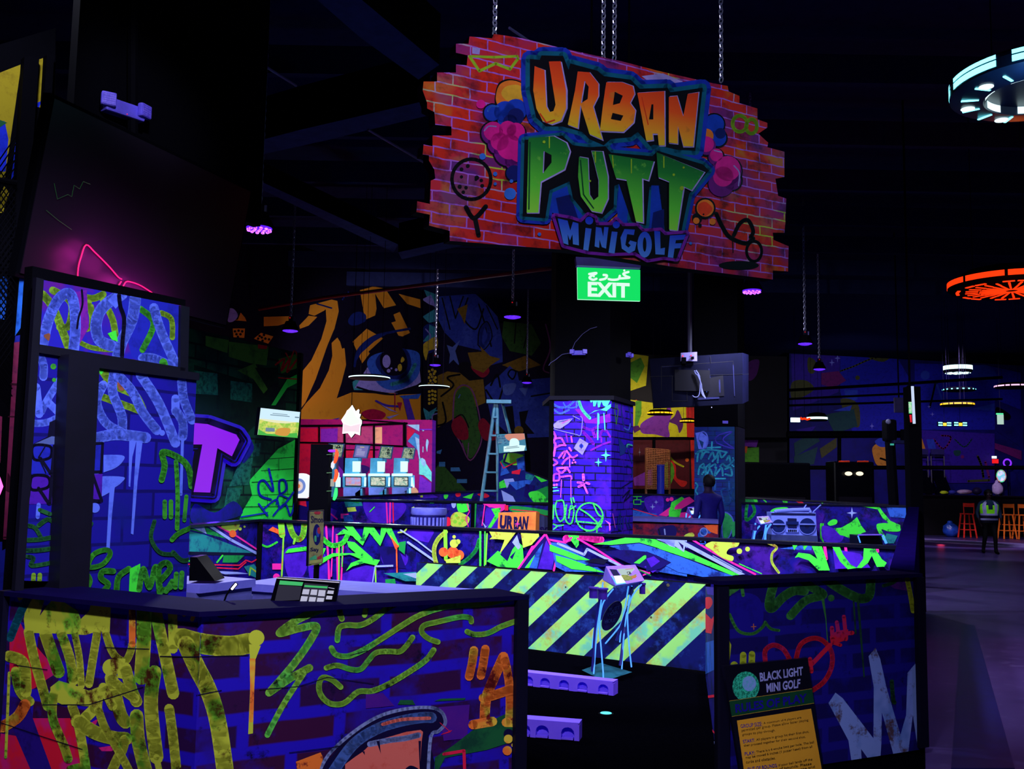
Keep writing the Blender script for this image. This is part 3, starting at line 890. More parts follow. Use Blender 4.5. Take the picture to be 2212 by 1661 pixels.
mid = (PA.n+PB.n).normalized()
mb = MB(); za = H1-.02
fo = [g0(ca)+PA.n*.03, g0(cb)+mid*.034, g0(cc)+PB.n*.03+PB.u*.05]; bo = [g0(ca)-PA.n*.3, g0(cb)-mid*.32, g0(cc)-PB.n*.3+PB.u*.05]
for i in (0, 1):
    mb.prism([p+Vector((0, 0, H1)) for p in (fo[i], fo[i+1], bo[i+1], bo[i])], (0, 0, -.02), CAP)
mb.build('counter_cap', th)
mb = MB(); mb.hexa([fo[2]-PB.u*.062+Vector((0, 0, .0)), fo[2], fo[2]-PB.n*.4, fo[2]-PB.n*.4-PB.u*.062]+[v+Vector((0, 0, H1-.021)) for v in (fo[2]-PB.u*.062, fo[2], fo[2]-PB.n*.4, fo[2]-PB.n*.4-PB.u*.062)], TRIM); mb.build('end_post', th)
mb = MB(); mb.hexa([fo[0]-PA.u*.05, fo[0], bo[0], bo[0]-PA.u*.05]+[v+Vector((0, 0, H1)) for v in (fo[0]-PA.u*.05, fo[0], bo[0], bo[0]-PA.u*.05)], TRIM); mb.build('end_post', th)

# back cabinets, worktop behind the counter
WHT = plain('cabinet_white', (105, 105, 215), .5, .3, c2=(90, 88, 200)); GRY = plain('cabinet_grey', (84, 84, 165), .5, .3)
def cabinet(px0, y0, px1, y1, z, depth, name, label, cat, lip=.05, doors=2):
    a, b = Z(px0, y0, z), Z(px1, y1, z); pl = Plane(g0(a), g0(b)); t = empty(name, (a.x, a.y, 0), label, cat)
    L = (g0(b)-g0(a)).length
    mb = MB(); slab(mb, pl, wallquad(pl.o, b, z-lip), depth, GRY); mb.build('carcass', t)
    mb = MB(); P = [pl.o+pl.n*.03, g0(b)+pl.n*.03, g0(b)-pl.n*depth, pl.o-pl.n*depth]
    mb.prism([p+Vector((0, 0, z)) for p in P], (0, 0, -lip), WHT); mb.build('worktop', t)
    for k in range(doors):
        c0 = pl.o+pl.u*(L*(k+.04)/doors); c1 = pl.o+pl.u*(L*(k+.96)/doors)
        mb = MB(); q = wallquad(c0, c1, z-lip-.05, .1); mb.prism([p+pl.n*.018 for p in q], pl.n*-.018, GRY, None); 
        mb.prism([p+pl.n*.021 for p in wallquad(c0+pl.u*.03, c1-pl.u*.03, z-lip-.08, .13)], pl.n*-.003, WHT); mb.build('door', t)
    return t, pl
cabinet(424, 1263, 545, 1250, .98, .45, 'storage_cabinet', 'pale storage cabinet with panelled side, tucked against the booth', 'cabinet')
cabinet(520, 1258, 985, 1290, .9, .5, 'service_worktop', 'long pale worktop under the course wall, behind the till screen', 'worktop', doors=4)
# tablet wedge on the cabinet
mb = MB(); p = D(444, 1247, 6.0); mb.prism([p+Vector(v) for v in ((-.10, 0, -.022), (.06, 0, -.022), (-.06, 0, .12), (-.10, 0, .12))], (0, .2, 0), BLKG)
tag(mb.build('card_terminal'), 'black wedge shaped terminal on the pale cabinet', 'terminal')

# till screen
SD = 4.25
def scr(px, py): return D(px, py, SD)
t = empty('till_screen', Z(655, 1303, 1.0), 'black touch screen till with white keys and green bar, behind the ticket counter', 'till')
s0 = [scr(598, 1247), scr(733, 1257), scr(722, 1310), scr(582, 1306)]
n = (s0[1]-s0[0]).cross(s0[3]-s0[0]).normalized(); n = -n if n.dot(EYE-s0[0]) < 0 else n
SP = Plane(s0[0], s0[1], up=(s0[0]-s0[3])); SP.n = n
mb = MB(); mb.prism([SP.hit(*proj(p)) for p in s0], SP.n*-.035, BLKG); mb.build('casing', t)
mb = MB(); S = art_pieces('''
w l6 830,795 1345,832
g p 858,815 1050,830 1040,860 850,848
d p 846,852 1038,866 1018,975 815,985
d p 1060,835 1258,852 1225,985 1030,985
g p 1062,852 1252,864 1248,880 1058,868
k p 1050,885 1104,888 1095,930 1040,927
k p 1118,888 1168,890 1162,935 1108,932
k p 1180,892 1236,895 1228,945 1172,942
k p 1036,942 1090,946 1080,985 1026,985
k p 1104,948 1158,952 1150,990 1096,988
k p 1170,955 1226,958 1218,995 1162,990
k p 1256,895 1305,898 1300,925 1248,922
k p 1246,938 1294,941 1288,970 1238,968
k l5 1262,872 1308,880
''', (380, 1040, 3.8138))
add_art(mb, SP, S, dict(w=glow('screen_edge', (235, 225, 255), .8), g=glow('screen_green', (60, 200, 110), .8), d=glow('screen_dark', (34, 30, 60), .5), k=glow('screen_key', (205, 205, 235), .75)), eps=.0008)
mb.build('display', t)
mb = MB(); c = Z(655, 1306, 1.0); mb.tube([c+Vector((0, .05, -.02)), c+Vector((0, .06, .1))], .02, BLK); mb.box(c+Vector((0, .05, -.03)), (.18, .14, .02), BLK); mb.build('stand', t)
# gooseneck lamp
t = empty('gooseneck_lamp', D(484, 1300, 4.25), 'thin gooseneck lamp with a row of tiny lit diodes', 'lamp')
P = [D(483, 1302, 4.25), D(489, 1286, 4.25), D(496, 1274, 4.25), D(503, 1265, 4.25), D(509, 1260, 4.25)]
mb = MB(); mb.tube(P, .004, BLK); mb.build('neck', t)
mb = MB(); mb.tube([D(500, 1273, 4.24), D(511, 1260, 4.24)], .009, BLK); mb.build('lamp_head', t)
mb = MB()
for x, y in ((501.5, 1271.5), (504, 1268.5), (506.5, 1265.5), (509, 1262.5)): mb.blob(D(x, y, 4.23), (.006,)*3, glow('diode_white', (235, 230, 255), 3), 1)
mb.build('diodes', t)

# ------------------------------------------------------------------ right counter with return wall
ra, rb = Z(1549, 1254, H1), Z(1977, 1238, H1); RP = Plane(g0(ra), g0(rb))
RBK = brickm('side_counter_brick', (18, 10, 92), (14, 9, 76), (22, 15, 124), .40, .137, .03, cloud=((20, 14, 130), 2.5, .5, .66), crack=((8, 6, 36), 5, .58, .68), dist=.12)
RPL = dict(g=paint('faded_green', (48, 112, 52), (24, 60, 46), .5, .64, 8), y=paint('faded_olive', (150, 160, 40), (90, 90, 36), .52, .64, 9), r=paint('faded_red', (190, 24, 52), (160, 26, 100), .5, .62, 4), w=paint('faded_lilac', (116, 136, 215), (74, 54, 70), .53, .6, 4, c3=(84, 112, 190)), o=plain('plus_orange', (190, 100, 60)), d=paint('faded_dark_green', (26, 62, 44), (18, 40, 40)), v=paint('faded_violet', (70, 16, 110), (40, 12, 90)), k=CRK, b=paint('faded_blue', (22, 14, 130), (18, 12, 110)))
side_art = art_pieces('''
b P 110,380 200,330 320,360 360,480 330,580 200,600 120,520
v p 1200,240 1380,200 1400,320 1290,300
g p 105,262 200,232 345,236 210,292 105,362
g s24 205,285 215,348
g s66 440,235 400,400 420,440 500,360 580,315 650,318
g s60 610,215 700,290 785,345 660,385 550,495
g c 840,368,24
g s66 790,225 900,300 1000,355 1065,372 1115,340 1122,195
g p 770,375 792,375 805,500 818,680 812,680 800,520
d l12 1000,390 1015,620
d p 1022,390 1040,390 1060,650 1080,930 1070,930 1050,700
g s22 118,485 180,600 280,622 352,575 372,540
g s20 372,540 410,585 468,598
o l6 272,572 306,570
o l6 288,552 290,592
y s46 215,772 213,840
y s46 277,766 275,830
y c 150,846,28
y p 105,650 130,700 120,800 105,845
r s34 372,825 372,740 430,702 500,732 545,805
r s34 590,805 620,702 700,655 780,670 842,750 842,860 790,960 710,1022
r l32 832,702 705,835
r s28 690,800 700,890
r p 830,640 880,600 960,590 960,660 900,682 838,692
r l30 845,580 852,660
r l28 880,540 892,620
r l28 930,500 942,620
r l30 990,615 920,622
r l28 945,660 900,640
r l26 905,702 850,682
y s34 1378,225 1400,330 1422,460
d s24 1210,280 1290,252 1330,190
d s30 1270,960 1280,1090 1290,1110
w p 1105,782 1155,720 1188,800 1232,1000 1332,1340 1372,1200 1382,900 1445,825 1450,1400 1420,1200 1372,1590 1312,1590 1200,1180 1196,1400 1190,1500 1140,1562 1052,1440 1062,1640 1000,1640 962,1380 820,1115 870,1040 922,1080 1140,1365 1142,1000
''', (1540, 1180, 3.2917))
th = empty('side_counter', (ra.x, ra.y, 0), 'dark blue graffiti counter with faded green loops and red heart outline, beside the walkway', 'counter')
mb = MB(); q = wallquad(RP.o, rb, H1-.022, .03); slab(mb, RP, q, .03, RBK, BLK); add_art(mb, RP, side_art, RPL, [proj(p) for p in q], eps=.00005); mb.build('front_panel', th)
mb = MB(); P = [RP.o+RP.n*.03-RP.u*.01, g0(rb)+RP.n*.03+RP.u*.03, g0(rb)-RP.n*.2+RP.u*.03, RP.o-RP.n*.2-RP.u*.01]
mb.prism([p+Vector((0, 0, H1)) for p in P], (0, 0, -.022), CAP); mb.build('counter_cap', th)
mb = MB(); P = [RP.o+RP.n*.02, RP.o+RP.n*.02+RP.u*.066, RP.o-RP.n*.03+RP.u*.066, RP.o-RP.n*.03]
mb.prism([p+Vector((0, 0, H1-.023)) for p in P], (0, 0, -H1+.07), TRIM); mb.build('end_post', th)
mb = MB(); P = [g0(rb)+RP.n*.03-RP.u*.02, g0(rb)+RP.n*.03+RP.u*.05, g0(rb)-RP.n*.2+RP.u*.05, g0(rb)-RP.n*.2-RP.u*.02]
mb.prism([p+Vector((0, 0, H1-.023)) for p in P], (0, 0, -H1+.07), TRIM); mb.build('end_post', th)
# narrow painted return wall seen left of the post
pa, pb = D(1524, 1300, 8.3), D(1551, 1300, 5.6)
EP = Plane(g0(pa), g0(pb)); mb = MB(); q = wallquad(EP.o, pb, 1.0, .03); q[0].z = .78; q[1].z = 1.05; slab(mb, EP, q, .08, MUR, BLK)
add_art(mb, EP, art_pieces('''
R P 1422,360 1465,355 1478,400 1450,440 1422,430
R p 1422,470 1470,520 1500,480 1470,630 1422,620
v p 1420,215 1500,230 1500,340 1440,330
c p 1420,700 1490,680 1505,900 1422,940
R l20 1420,1115 1520,1100
t p 1425,1360 1505,1480 1505,1661 1430,1661
w l12 1425,1380 1510,1480
R l12 1425,1310 1520,1410
''', (1120, 1190, 3.526)), PAL, [proj(p) for p in q]); mb.build('inner_panel', th)
# rising return wall along the walkway
SM = plain('return_wall', (11, 4, 58), 1, .0)
mb = MB(); c0, c1, c2, c3 = Z(1922, 1226, H1), Z(1975, 1232, H1), D(1985, 1095, 13.0), D(1962, 1095, 13.0)
top = [c0, c1, c2, c3]; bot = [g0(p)+Vector((0, 0, .012)) for p in top]
mb.hexa(bot+top, SM); tag(mb.build('return_wall'), 'dark purple side wall rising from the blue counter along the walkway', 'wall')

# rules board leaning on the side counter
BP = Plane(RP.o+RP.n*.06, g0(rb)+RP.n*.06)
t = empty('rules_board', BP.hit(1680, 1690), 'black and amber rules board leaning on the dark blue counter', 'sign')
cor4 = [(1563, 1439), (1745, 1421), (1782, 1688), (1605, 1699)]
BB = plain('board_black', (8, 7, 26), .4, .3)
mb = MB(); mb.prism([BP.hit(*p) for p in cor4], BP.n*-.02, BB, None, BP.uv)
pal = dict(a=paint('board_amber', (215, 150, 44), (200, 136, 38), .4, .7, 2), g=paint('board_green', (12, 60, 40), (10, 50, 36)), y=plain('board_line', (190, 150, 50)), b=plain('board_blue', (24, 12, 150)), k=plain('board_text', (34, 20, 20)), w=plain('board_white', (150, 150, 225)),
           m=paint('ball_mint', (50, 190, 160), (20, 110, 90), .45, .55, 60), h=paint('ball_pale', (120, 150, 225), (90, 160, 200), .45, .6, 50), d=plain('ball_dimple', (16, 110, 90)))
ball = []
x0, y0 = 273, 480
dim = ' '.join(f'{x0+a*(1-.0)*1:.0f},{y0+b:.0f},{7.5*math.sqrt(max(.05,1-(a/200)**2-(b/215)**2)):.1f}' for a in range(-190, 200, 24) for b in [k+(12 if (a//24) % 2 else 0) for k in range(-205, 205, 26)] if (a/186)**2+(b/205)**2 < 1 and not ((a-30)/115)**2+((b+30)/115)**2 < 1)
A = art_pieces(f'''
m e 273,480,193,213
d c {dim}
h e 320,440,100,110
g p 25,690 1218,512 1250,718 60,912
y l6 28,690 1218,512
y l6 60,912 1250,718
a p 143,968 1203,798 1380,1800 260,1800
w t34 465,285 1085,195 1090,320 475,415 |BLACK LIGHT
w t34 560,440 1050,370 1045,500 570,570 |MINI GOLF
b t34 115,735 1140,580 1145,705 125,860 |RULES OF PLAY
b t8 190,1025 500,985 505,1045 200,1075 |GROUP SIZE:
k t2 520,990 1060,905 1065,945 525,1030 |A maximum of 4 players are
k t2 205,1090 1160,940 1165,985 212,1140 |permitted per group. Please allow faster playing
k t2 215,1150 690,1088 692,1130 220,1195 |groups to play through.
b t8 225,1245 395,1222 400,1268 232,1295 |START:
k t2 415,1225 1170,1105 1172,1150 420,1270 |All players in group hit their first shot,
k t2 238,1310 1120,1180 1122,1222 242,1352 |then proceed together for their second shot.
b t8 250,1420 395,1400 398,1450 255,1470 |PLAY:
k t2 415,1400 1240,1255 1243,1300 420,1442 |There is a 6 stroke limit per hole. The ball
k t2 262,1480 1215,1320 1218,1365 268,1525 |may be moved 6 inches (1 putter head) from all
k t2 268,1540 690,1480 692,1520 272,1580 |curbs and obstacles.
b t8 285,1640 715,1580 722,1630 290,1690 |OUT OF BOUNDS:
k t2 735,1590 1215,1500 1220,1545 740,1632 |If your ball lands off the
k t2 300,1710 1205,1560 1208,1605 305,1755 |course, it is out of bounds. Please
k t2 310,1765 1250,1605 1255,1650 315,1812 |return your ball to the course and
''', (1570, 1410, 6.617))
mb.build('board', t)
mb = MB(); add_art(mb, BP, A, pal, cor4, eps=.00012); mb.build('printed_face', t)

# ------------------------------------------------------------------ hanging sign board
SA, SB = D(940, 300, 5.62), None
az = math.radians(62.4)
SGN = Plane(Vector((SA.x, SA.y, 0)), Vector((SA.x+math.sin(az)*2, SA.y+math.cos(az)*2, 0)))
t = empty('hanging_sign', SGN.hit(1310, 590), 'big hanging sign cut like a broken brick wall with orange and green lettering', 'sign')
outl = '480,85 640,110 840,160 1200,240 1390,290 1700,360 1780,375 1785,405 1845,430 1845,470 1945,500 1945,560 2000,580 2000,605 1950,640 2005,690 2000,715 2095,740 2095,880 2045,890 2060,985 2105,1000 2100,1140 2095,1190 2030,1190 2035,1230 2118,1265 2115,1405 2030,1400 2030,1450 1480,1380 930,1290 235,1235 235,1180 120,1150 125,1090 50,1075 55,1015 125,1030 130,900 155,890 150,840 120,790 120,760 85,755 90,700 140,710 140,650 245,650 245,600 155,590 150,520 110,500 110,470 85,400 90,350 165,350 165,300 270,300 270,255 330,260 335,205 270,190 270,140 340,140 345,100 470,110'
op = [tuple(float(v) for v in q.split(',')) for q in outl.split()]; op = [(880+x/2.572, 40+y/2.572) for x, y in op]
# printed brick ground of the sign
mt, nt, b = base('sign_bricks'); tc = N(nt, 'ShaderNodeTexCoord')
mp = N(nt, 'ShaderNodeMapping'); mp.inputs['Rotation'].default_value = (0, 0, 0); nt.links.new(tc.outputs['UV'], mp.inputs[0])
ns = N(nt, 'ShaderNodeTexNoise'); ns.inputs['Scale'].default_value = 9; nt.links.new(tc.outputs['UV'], ns.inputs[0])
sc_ = N(nt, 'ShaderNodeVectorMath', operation='SCALE'); sc_.inputs[3].default_value = .02; nt.links.new(ns.outputs['Color'], sc_.inputs[0])
ad = N(nt, 'ShaderNodeVectorMath', operation='ADD'); nt.links.new(mp.outputs[0], ad.inputs[0]); nt.links.new(sc_.outputs[0], ad.inputs[1])
br = N(nt, 'ShaderNodeTexBrick'); br.inputs['Scale'].default_value = 1; br.inputs['Brick Width'].default_value = .23; br.inputs['Row Height'].default_value = .067; br.inputs['Mortar Size'].default_value = .005; br.inputs['Mortar Smooth'].default_value = .3
nt.links.new(ad.outputs[0], br.inputs['Vector'])
cl1 = mixc(nt, noisefac(nt, 1.5, .54, .68, 'UV', 2), lin((200, 38, 20)), lin((110, 24, 130)))
cl1 = mixc(nt, noisefac(nt, 2.4, .54, .66, 'UV', 3, dist=.4), cl1, lin((185, 108, 30)))
cl2 = mixc(nt, noisefac(nt, 2.3, .45, .6, 'UV', 2), lin((170, 26, 30)), lin((84, 30, 120)))
mo = mixc(nt, noisefac(nt, 1.6, .55, .64, 'UV', 2), lin((160, 90, 215)), lin((170, 190, 60)))
nt.links.new(cl1, br.inputs['Color1']); nt.links.new(cl2, br.inputs['Color2']); nt.links.new(mo, br.inputs['Mortar'])
col = mixc(nt, noisefac(nt, 7, .5, .7, 'UV', 9), br.outputs['Color'], lin((50, 8, 26)))
nt.links.new(col, b.inputs['Base Color'])
mb = MB(); mb.prism([SGN.hit(*p) for p in op], SGN.n*-.09, mt, BLK, SGN.uv)
zA = lambda y, x=1310: SGN.uv(SGN.hit(x, y))[1]
UG = grad('letter_orange', [(0, (190, 200, 40)), (.3, (235, 150, 40)), (.6, (235, 80, 30)), (1, (200, 40, 26))], zA(315), zA(140), (200, 110, 40))
PG = grad('letter_green', [(0, (150, 225, 70)), (.35, (90, 200, 60)), (.75, (30, 120, 50)), (1, (14, 80, 44))], zA(500), zA(300), (110, 190, 70))
MG = grad('letter_blue', [(0, (80, 140, 235)), (1, (20, 40, 200))], zA(555), zA(480))
pal = dict(O=UG, G=PG, M=MG, k=plain('sign_black', (8, 6, 20)), t=plain('sign_teal', (10, 92, 130)), b=plain('sign_blue', (24, 50, 190)), w=plain('sign_lilac', (170, 150, 240)), p=plain('cloud_pink', (225, 20, 150)), q=plain('cloud_purple', (110, 14, 130)),
           c=plain('cloud_blue', (20, 60, 200)), d=plain('cloud_navy', (14, 22, 110)), o=plain('cloud_orange', (235, 120, 40)), y=plain('cloud_yellow', (230, 170, 50)), v=plain('outline_purple', (120, 30, 170)), l=plain('sign_lime', (150, 190, 40)), h=plain('cloud_light_blue', (50, 110, 230)),
           r=plain('edge_red', (230, 60, 30)), e=plain('shade_green', (16, 84, 44)))
under = '''
l l16 345,210 400,292 490,250 570,282 615,222
l l14 345,210 480,215 610,210
w p 360,160 405,165 400,200 360,195
w p 1300,320 1420,305 1530,350 1480,370 1340,350
k r20 355,893,108,112
k c 300,838,11 335,820,11 300,880,9 385,885,13 410,900,10 290,935,12 325,940,10 310,965,10 415,930,11 380,895,8
k s26 325,1050 370,1110 435,1045
k s26 375,1110 395,1205
k s24 1715,1085 1745,1150 1790,1215 1880,1250 1920,1222
k s22 1812,1205 1845,1140 1890,1120 1920,1180 1905,1215
k r16 1925,1293,42,56
k e 1840,1372,112,25
k s6 1805,1240 1808,1300
l r20 1845,585,40,45 1910,600,30,40
k P 485,430 510,355 585,338 660,380 660,490 540,505 490,485
k c 470,525,54 540,520,68 600,510,70 560,560,70
k c 470,640,70 560,630,62 600,640,62 500,700,64 560,740,90 600,790,70 590,860,50
o P 490,430 515,365 585,345 660,385 660,480 545,495 500,480
y P 520,420 545,380 610,370 650,400 640,440 560,460
c c 470,525,46 540,520,60 600,510,62 560,560,62
d c 600,545,46 570,575,40
h s10 445,515 465,490 500,490
q c 470,640,62 560,630,54 600,640,54 500,700,56 560,740,82 600,790,62
p c 475,628,54 555,618,48 600,630,50 510,685,50 565,715,70
p c 620,740,60
w s7 425,625 450,600 490,602
d c 590,860,44
h c 415,768,18 568,975,33
p c 405,478,25
h c 485,865,12 485,920,9 575,905,10 730,1200,10 1570,1250,8
k c 1700,590,64 1722,665,54 1660,660,48 1660,710,58 1710,770,50 1770,850,90 1740,910,80 1800,900,60
c c 1700,590,56 1722,665,46
d c 1735,640,30
o c 1655,655,42
q c 1660,710,50 1710,775,42 1770,850,82 1740,920,72 1800,905,50
p c 1655,700,44 1712,760,36 1775,835,70 1750,880,56
w s7 1810,820 1840,860 1835,930
w s6 1700,735 1740,745
k c 1650,1055,58 1605,1110,28
o c 1650,1055,48 1600,1125,18 1690,1130,18
r P 1610,1040 1650,1020 1690,1060 1650,1100 1615,1080
k c 1640,1090,5 1620,1150,10
c p 780,950 900,900 980,1090 960,1160 800,1080
d p 820,1000 900,980 950,1130 840,1100
c p 1170,900 1230,1000 1210,1160 1160,1120
c p 1350,930 1400,930 1420,1180 1340,1160
d p 1360,1080 1420,1060 1420,1180 1350,1160
'''
letters = '''
b L96 680,225 735,230 745,205 865,208 895,285 905,250 1055,290 1090,320 1240,340 1290,390 1445,385 1460,410 1640,385 1600,735 1500,730 1370,700 1350,710 1280,630 1240,660 1130,670 1090,705 1010,670 970,630 860,600 770,600 715,550 680,400
b L70 650,675 860,650 920,705 1010,715 1100,710 1130,745 1360,765 1390,735 1640,810 1675,845 1565,975 1520,1190 1430,1180 1395,930 1345,935 1325,1150 1245,1130 1175,920 1150,930 1145,1050 1080,1110 985,1080 920,1000 900,905 790,955 765,1110 640,1100
t L48 680,225 735,230 745,205 865,208 895,285 905,250 1055,290 1090,320 1240,340 1290,390 1445,385 1460,410 1640,385 1600,735 1500,730 1370,700 1350,710 1280,630 1240,660 1130,670 1090,705 1010,670 970,630 860,600 770,600 715,550 680,400
t L36 650,675 860,650 920,705 1010,715 1100,710 1130,745 1360,765 1390,735 1640,810 1675,845 1565,975 1520,1190 1430,1180 1395,930 1345,935 1325,1150 1245,1130 1175,920 1150,930 1145,1050 1080,1110 985,1080 920,1000 900,905 790,955 765,1110 640,1100
k p 680,225 735,230 745,205 865,208 895,285 905,250 1055,290 1090,320 1240,340 1290,390 1445,385 1460,410 1640,385 1600,735 1500,730 1370,700 1350,710 1280,630 1240,660 1130,670 1090,705 1010,670 970,630 860,600 770,600 715,550 680,400
k p 650,675 860,650 920,705 1010,715 1100,710 1130,745 1360,765 1390,735 1640,810 1675,845 1565,975 1520,1190 1430,1180 1395,930 1345,935 1325,1150 1245,1130 1175,920 1150,930 1145,1050 1080,1110 985,1080 920,1000 900,905 790,955 765,1110 640,1100
w p 713,268 768,288 778,490 795,525 815,520 828,480 793,243 858,241 890,400 890,500 860,575 805,594 752,574 718,505 705,400
w p 953,295 1016,300 1067,365 1066,432 1037,492 1090,682 1014,648 966,485 952,616 894,595 934,400
w p 1110,352 1195,353 1257,375 1267,422 1242,470 1272,512 1262,582 1203,637 1073,632 1090,480
w p 1282,412 1432,403 1435,712 1398,712 1390,648 1366,648 1370,682 1328,686
w p 1456,432 1500,428 1533,540 1560,418 1622,408 1592,717 1532,717 1505,610 1504,702 1453,696
O p 705,265 760,287 771,490 790,520 810,515 822,480 785,240 850,238 880,400 880,500 852,568 800,588 750,570 715,500 698,400
O p 945,295 1010,300 1060,362 1060,430 1030,490 1083,674 1010,642 960,480 945,610 890,590 930,400
k p 982,350 1006,380 1000,448 965,470
w l6 985,352 966,468
O p 1103,355 1190,355 1250,377 1260,420 1235,470 1265,512 1255,578 1198,630 1068,625 1085,480
k p 1150,408 1195,430 1178,472 1140,482
k p 1138,525 1198,540 1183,570 1128,560
O p 1275,415 1425,405 1428,705 1395,705 1388,640 1360,640 1363,675 1325,680
k p 1354,478 1364,478 1364,562 1340,562
O p 1450,437 1495,432 1530,545 1555,420 1615,412 1585,712 1532,710 1500,598 1500,697 1450,690
r l7 735,530 770,580 815,565
r l6 1335,590 1300,440
w p 677,668 815,652 888,690 908,742 876,845 745,914 731,1085 662,1085
G p 670,665 810,655 880,692 900,740 870,838 738,908 725,1080 660,1080
k p 755,738 798,760 798,802 750,862
e l8 678,690 672,1060
w l6 757,742 752,858
w p 955,768 1004,776 1012,980 1032,1012 1058,990 1058,900 1018,736 1087,738 1117,880 1117,1005 1080,1087 1022,1076 962,992 945,880
G p 950,770 1000,780 1008,980 1030,1012 1058,990 1060,900 1020,738 1080,740 1110,880 1110,1000 1075,1080 1020,1070 960,990 945,880
e l8 958,790 975,980 1030,1055
w p 1120,758 1372,797 1340,908 1308,898 1312,1142 1268,1134 1218,905 1158,895
G p 1113,755 1365,795 1335,900 1300,890 1305,1135 1265,1128 1213,898 1155,888
w p 1385,747 1652,856 1580,963 1537,943 1500,1186 1452,1180 1455,915 1393,890
G p 1380,745 1645,855 1575,955 1530,935 1495,1180 1450,1173 1450,908 1390,883
l l6 785,660 785,720
l l7 1040,740 1040,800
l l6 1135,765 1140,830
l l6 1240,785 1240,860
l l6 1420,770 1420,830
l c 755,688,8 1010,905,6 1475,870,7 1520,945,12 1530,830,6
v L34 815,1100 900,1115 960,1135 1000,1095 1035,1110 1045,1150 1130,1150 1155,1120 1190,1155 1270,1155 1300,1185 1350,1185 1400,1180 1425,1205 1545,1195 1490,1335 1420,1325 1330,1340 1260,1300 1110,1305 1000,1295 865,1260
k p 815,1100 900,1115 960,1135 1000,1095 1035,1110 1045,1150 1130,1150 1155,1120 1190,1155 1270,1155 1300,1185 1350,1185 1400,1180 1425,1205 1545,1195 1490,1335 1420,1325 1330,1340 1260,1300 1110,1305 1000,1295 865,1260
M p 830,1112 885,1125 900,1180 915,1132 945,1140 948,1262 915,1256 912,1200 898,1235 885,1200 890,1260 862,1250
M p 985,1165 1018,1170 1000,1292 972,1286
M c 1005,1125,22 1155,1148,20
M p 1042,1160 1072,1165 1082,1215 1088,1160 1112,1162 1098,1280 1075,1272 1062,1230 1060,1276 1035,1268
M p 1130,1185 1162,1188 1145,1308 1112,1302
M p 1258,1175 1252,1205 1215,1200 1205,1260 1222,1275 1235,1262 1222,1250 1232,1235 1268,1245 1258,1290 1225,1308 1185,1280 1178,1220 1200,1172
M e 1312,1258,40,72
k e 1312,1258,10,40
M p 1365,1182 1398,1185 1400,1280 1425,1275 1422,1315 1372,1312
M p 1452,1208 1540,1202 1530,1230 1485,1234 1482,1252 1518,1250 1510,1278 1478,1280 1470,1332 1440,1328
'''
add_art(mb, SGN, art_pieces(under, (880, 40, 2.572)), pal, eps=.00025); mb.build('board', t)
mb = MB(); add_art(mb, SGN.off(.01), art_pieces(letters, (880, 40, 2.572)), pal, eps=.00025); mb.build('lettering', t)

def chain(a, b, link=.045, r=.0045, two=False):
    """hanging chain of oval links from a down to b"""
    a = Vector(a); b = Vector(b); n = max(3, int((b-a).length/(link*.72))); d = (b-a).normalized(); s1 = d.orthogonal().normalized(); s2 = d.cross(s1); mb = MB()
    for i in range(n):
        c = a+(b-a)*((i+.5)/n); sd = s1 if i % 2 else s2
        mb.tube([c+d*(link/2*math.cos(w))+sd*(link*.3*math.sin(w)) for w in [k*math.pi/4 for k in range(8)]], r, CHAINM, 5, closed=True)
    return mb
for x, y in ((1075, 85), (1311, 125), (1335, 125), (1567, 172)):
    p = SGN.hit(x, y)-SGN.n*.045; q = Vector((p.x, p.y, 7.0))
    chain(p, q, .05, .005).build('chain', t)
    if x == 1567: 
        pass

# ------------------------------------------------------------------ EXIT lightbox
XD = 6.9
a, b = D(1248, 648, XD), D(1383, 650, XD); XP = Plane(Vector((a.x, a.y, 0)), Vector((b.x, b.y+.02, 0)))
t = empty('exit_sign', XP.hit(1315, 649), 'lit green exit lightbox hanging under the big brick sign', 'sign')
q = [(1247, 577), (1383, 583), (1383, 650), (1248, 646)]
mb = MB(); mb.prism([XP.hit(*p) for p in q], XP.n*-.03, glow('exit_green', (20, 225, 100), 1.0), glow('exit_edge', (170, 255, 210), 1.0), XP.uv); mb.build('lit_panel', t)
mb = MB(); EW_ = glow('exit_white', (225, 255, 240), 1.0)
add_art(mb, XP, art_pieces('''
w t40 1002,1462 1235,1470 1235,1552 1002,1545 |EXIT
w s13 1228,1408 1200,1418 1215,1432 1232,1440 1180,1444
w c 1205,1400,6
w s13 1180,1430 1172,1448 1140,1452 1118,1448
w s13 1090,1425 1108,1428 1100,1445 1070,1452
w s13 1010,1420 1050,1415 1012,1438 1030,1452 1050,1446
w c 1036,1434,5
''', (880, 40, 2.572)), dict(w=EW_), eps=.0006); mb.build('lettering', t)
mb = MB(); mb.prism([XP.hit(*p)+XP.n*.02 for p in ((1243, 556), (1383, 562), (1383, 580), (1245, 574))], XP.n*-.08, plain('exit_housing', (70, 60, 150), .4, .3)); mb.build('housing', t)
p = XP.hit(1315, 560); mb = MB()
for k in (-.14, .14): mb.tube([p+XP.u*k, Vector(((p+XP.u*k).x, (p+XP.u*k).y, 7.0))], .008, BLK)
mb.build('hanger_rods', t)

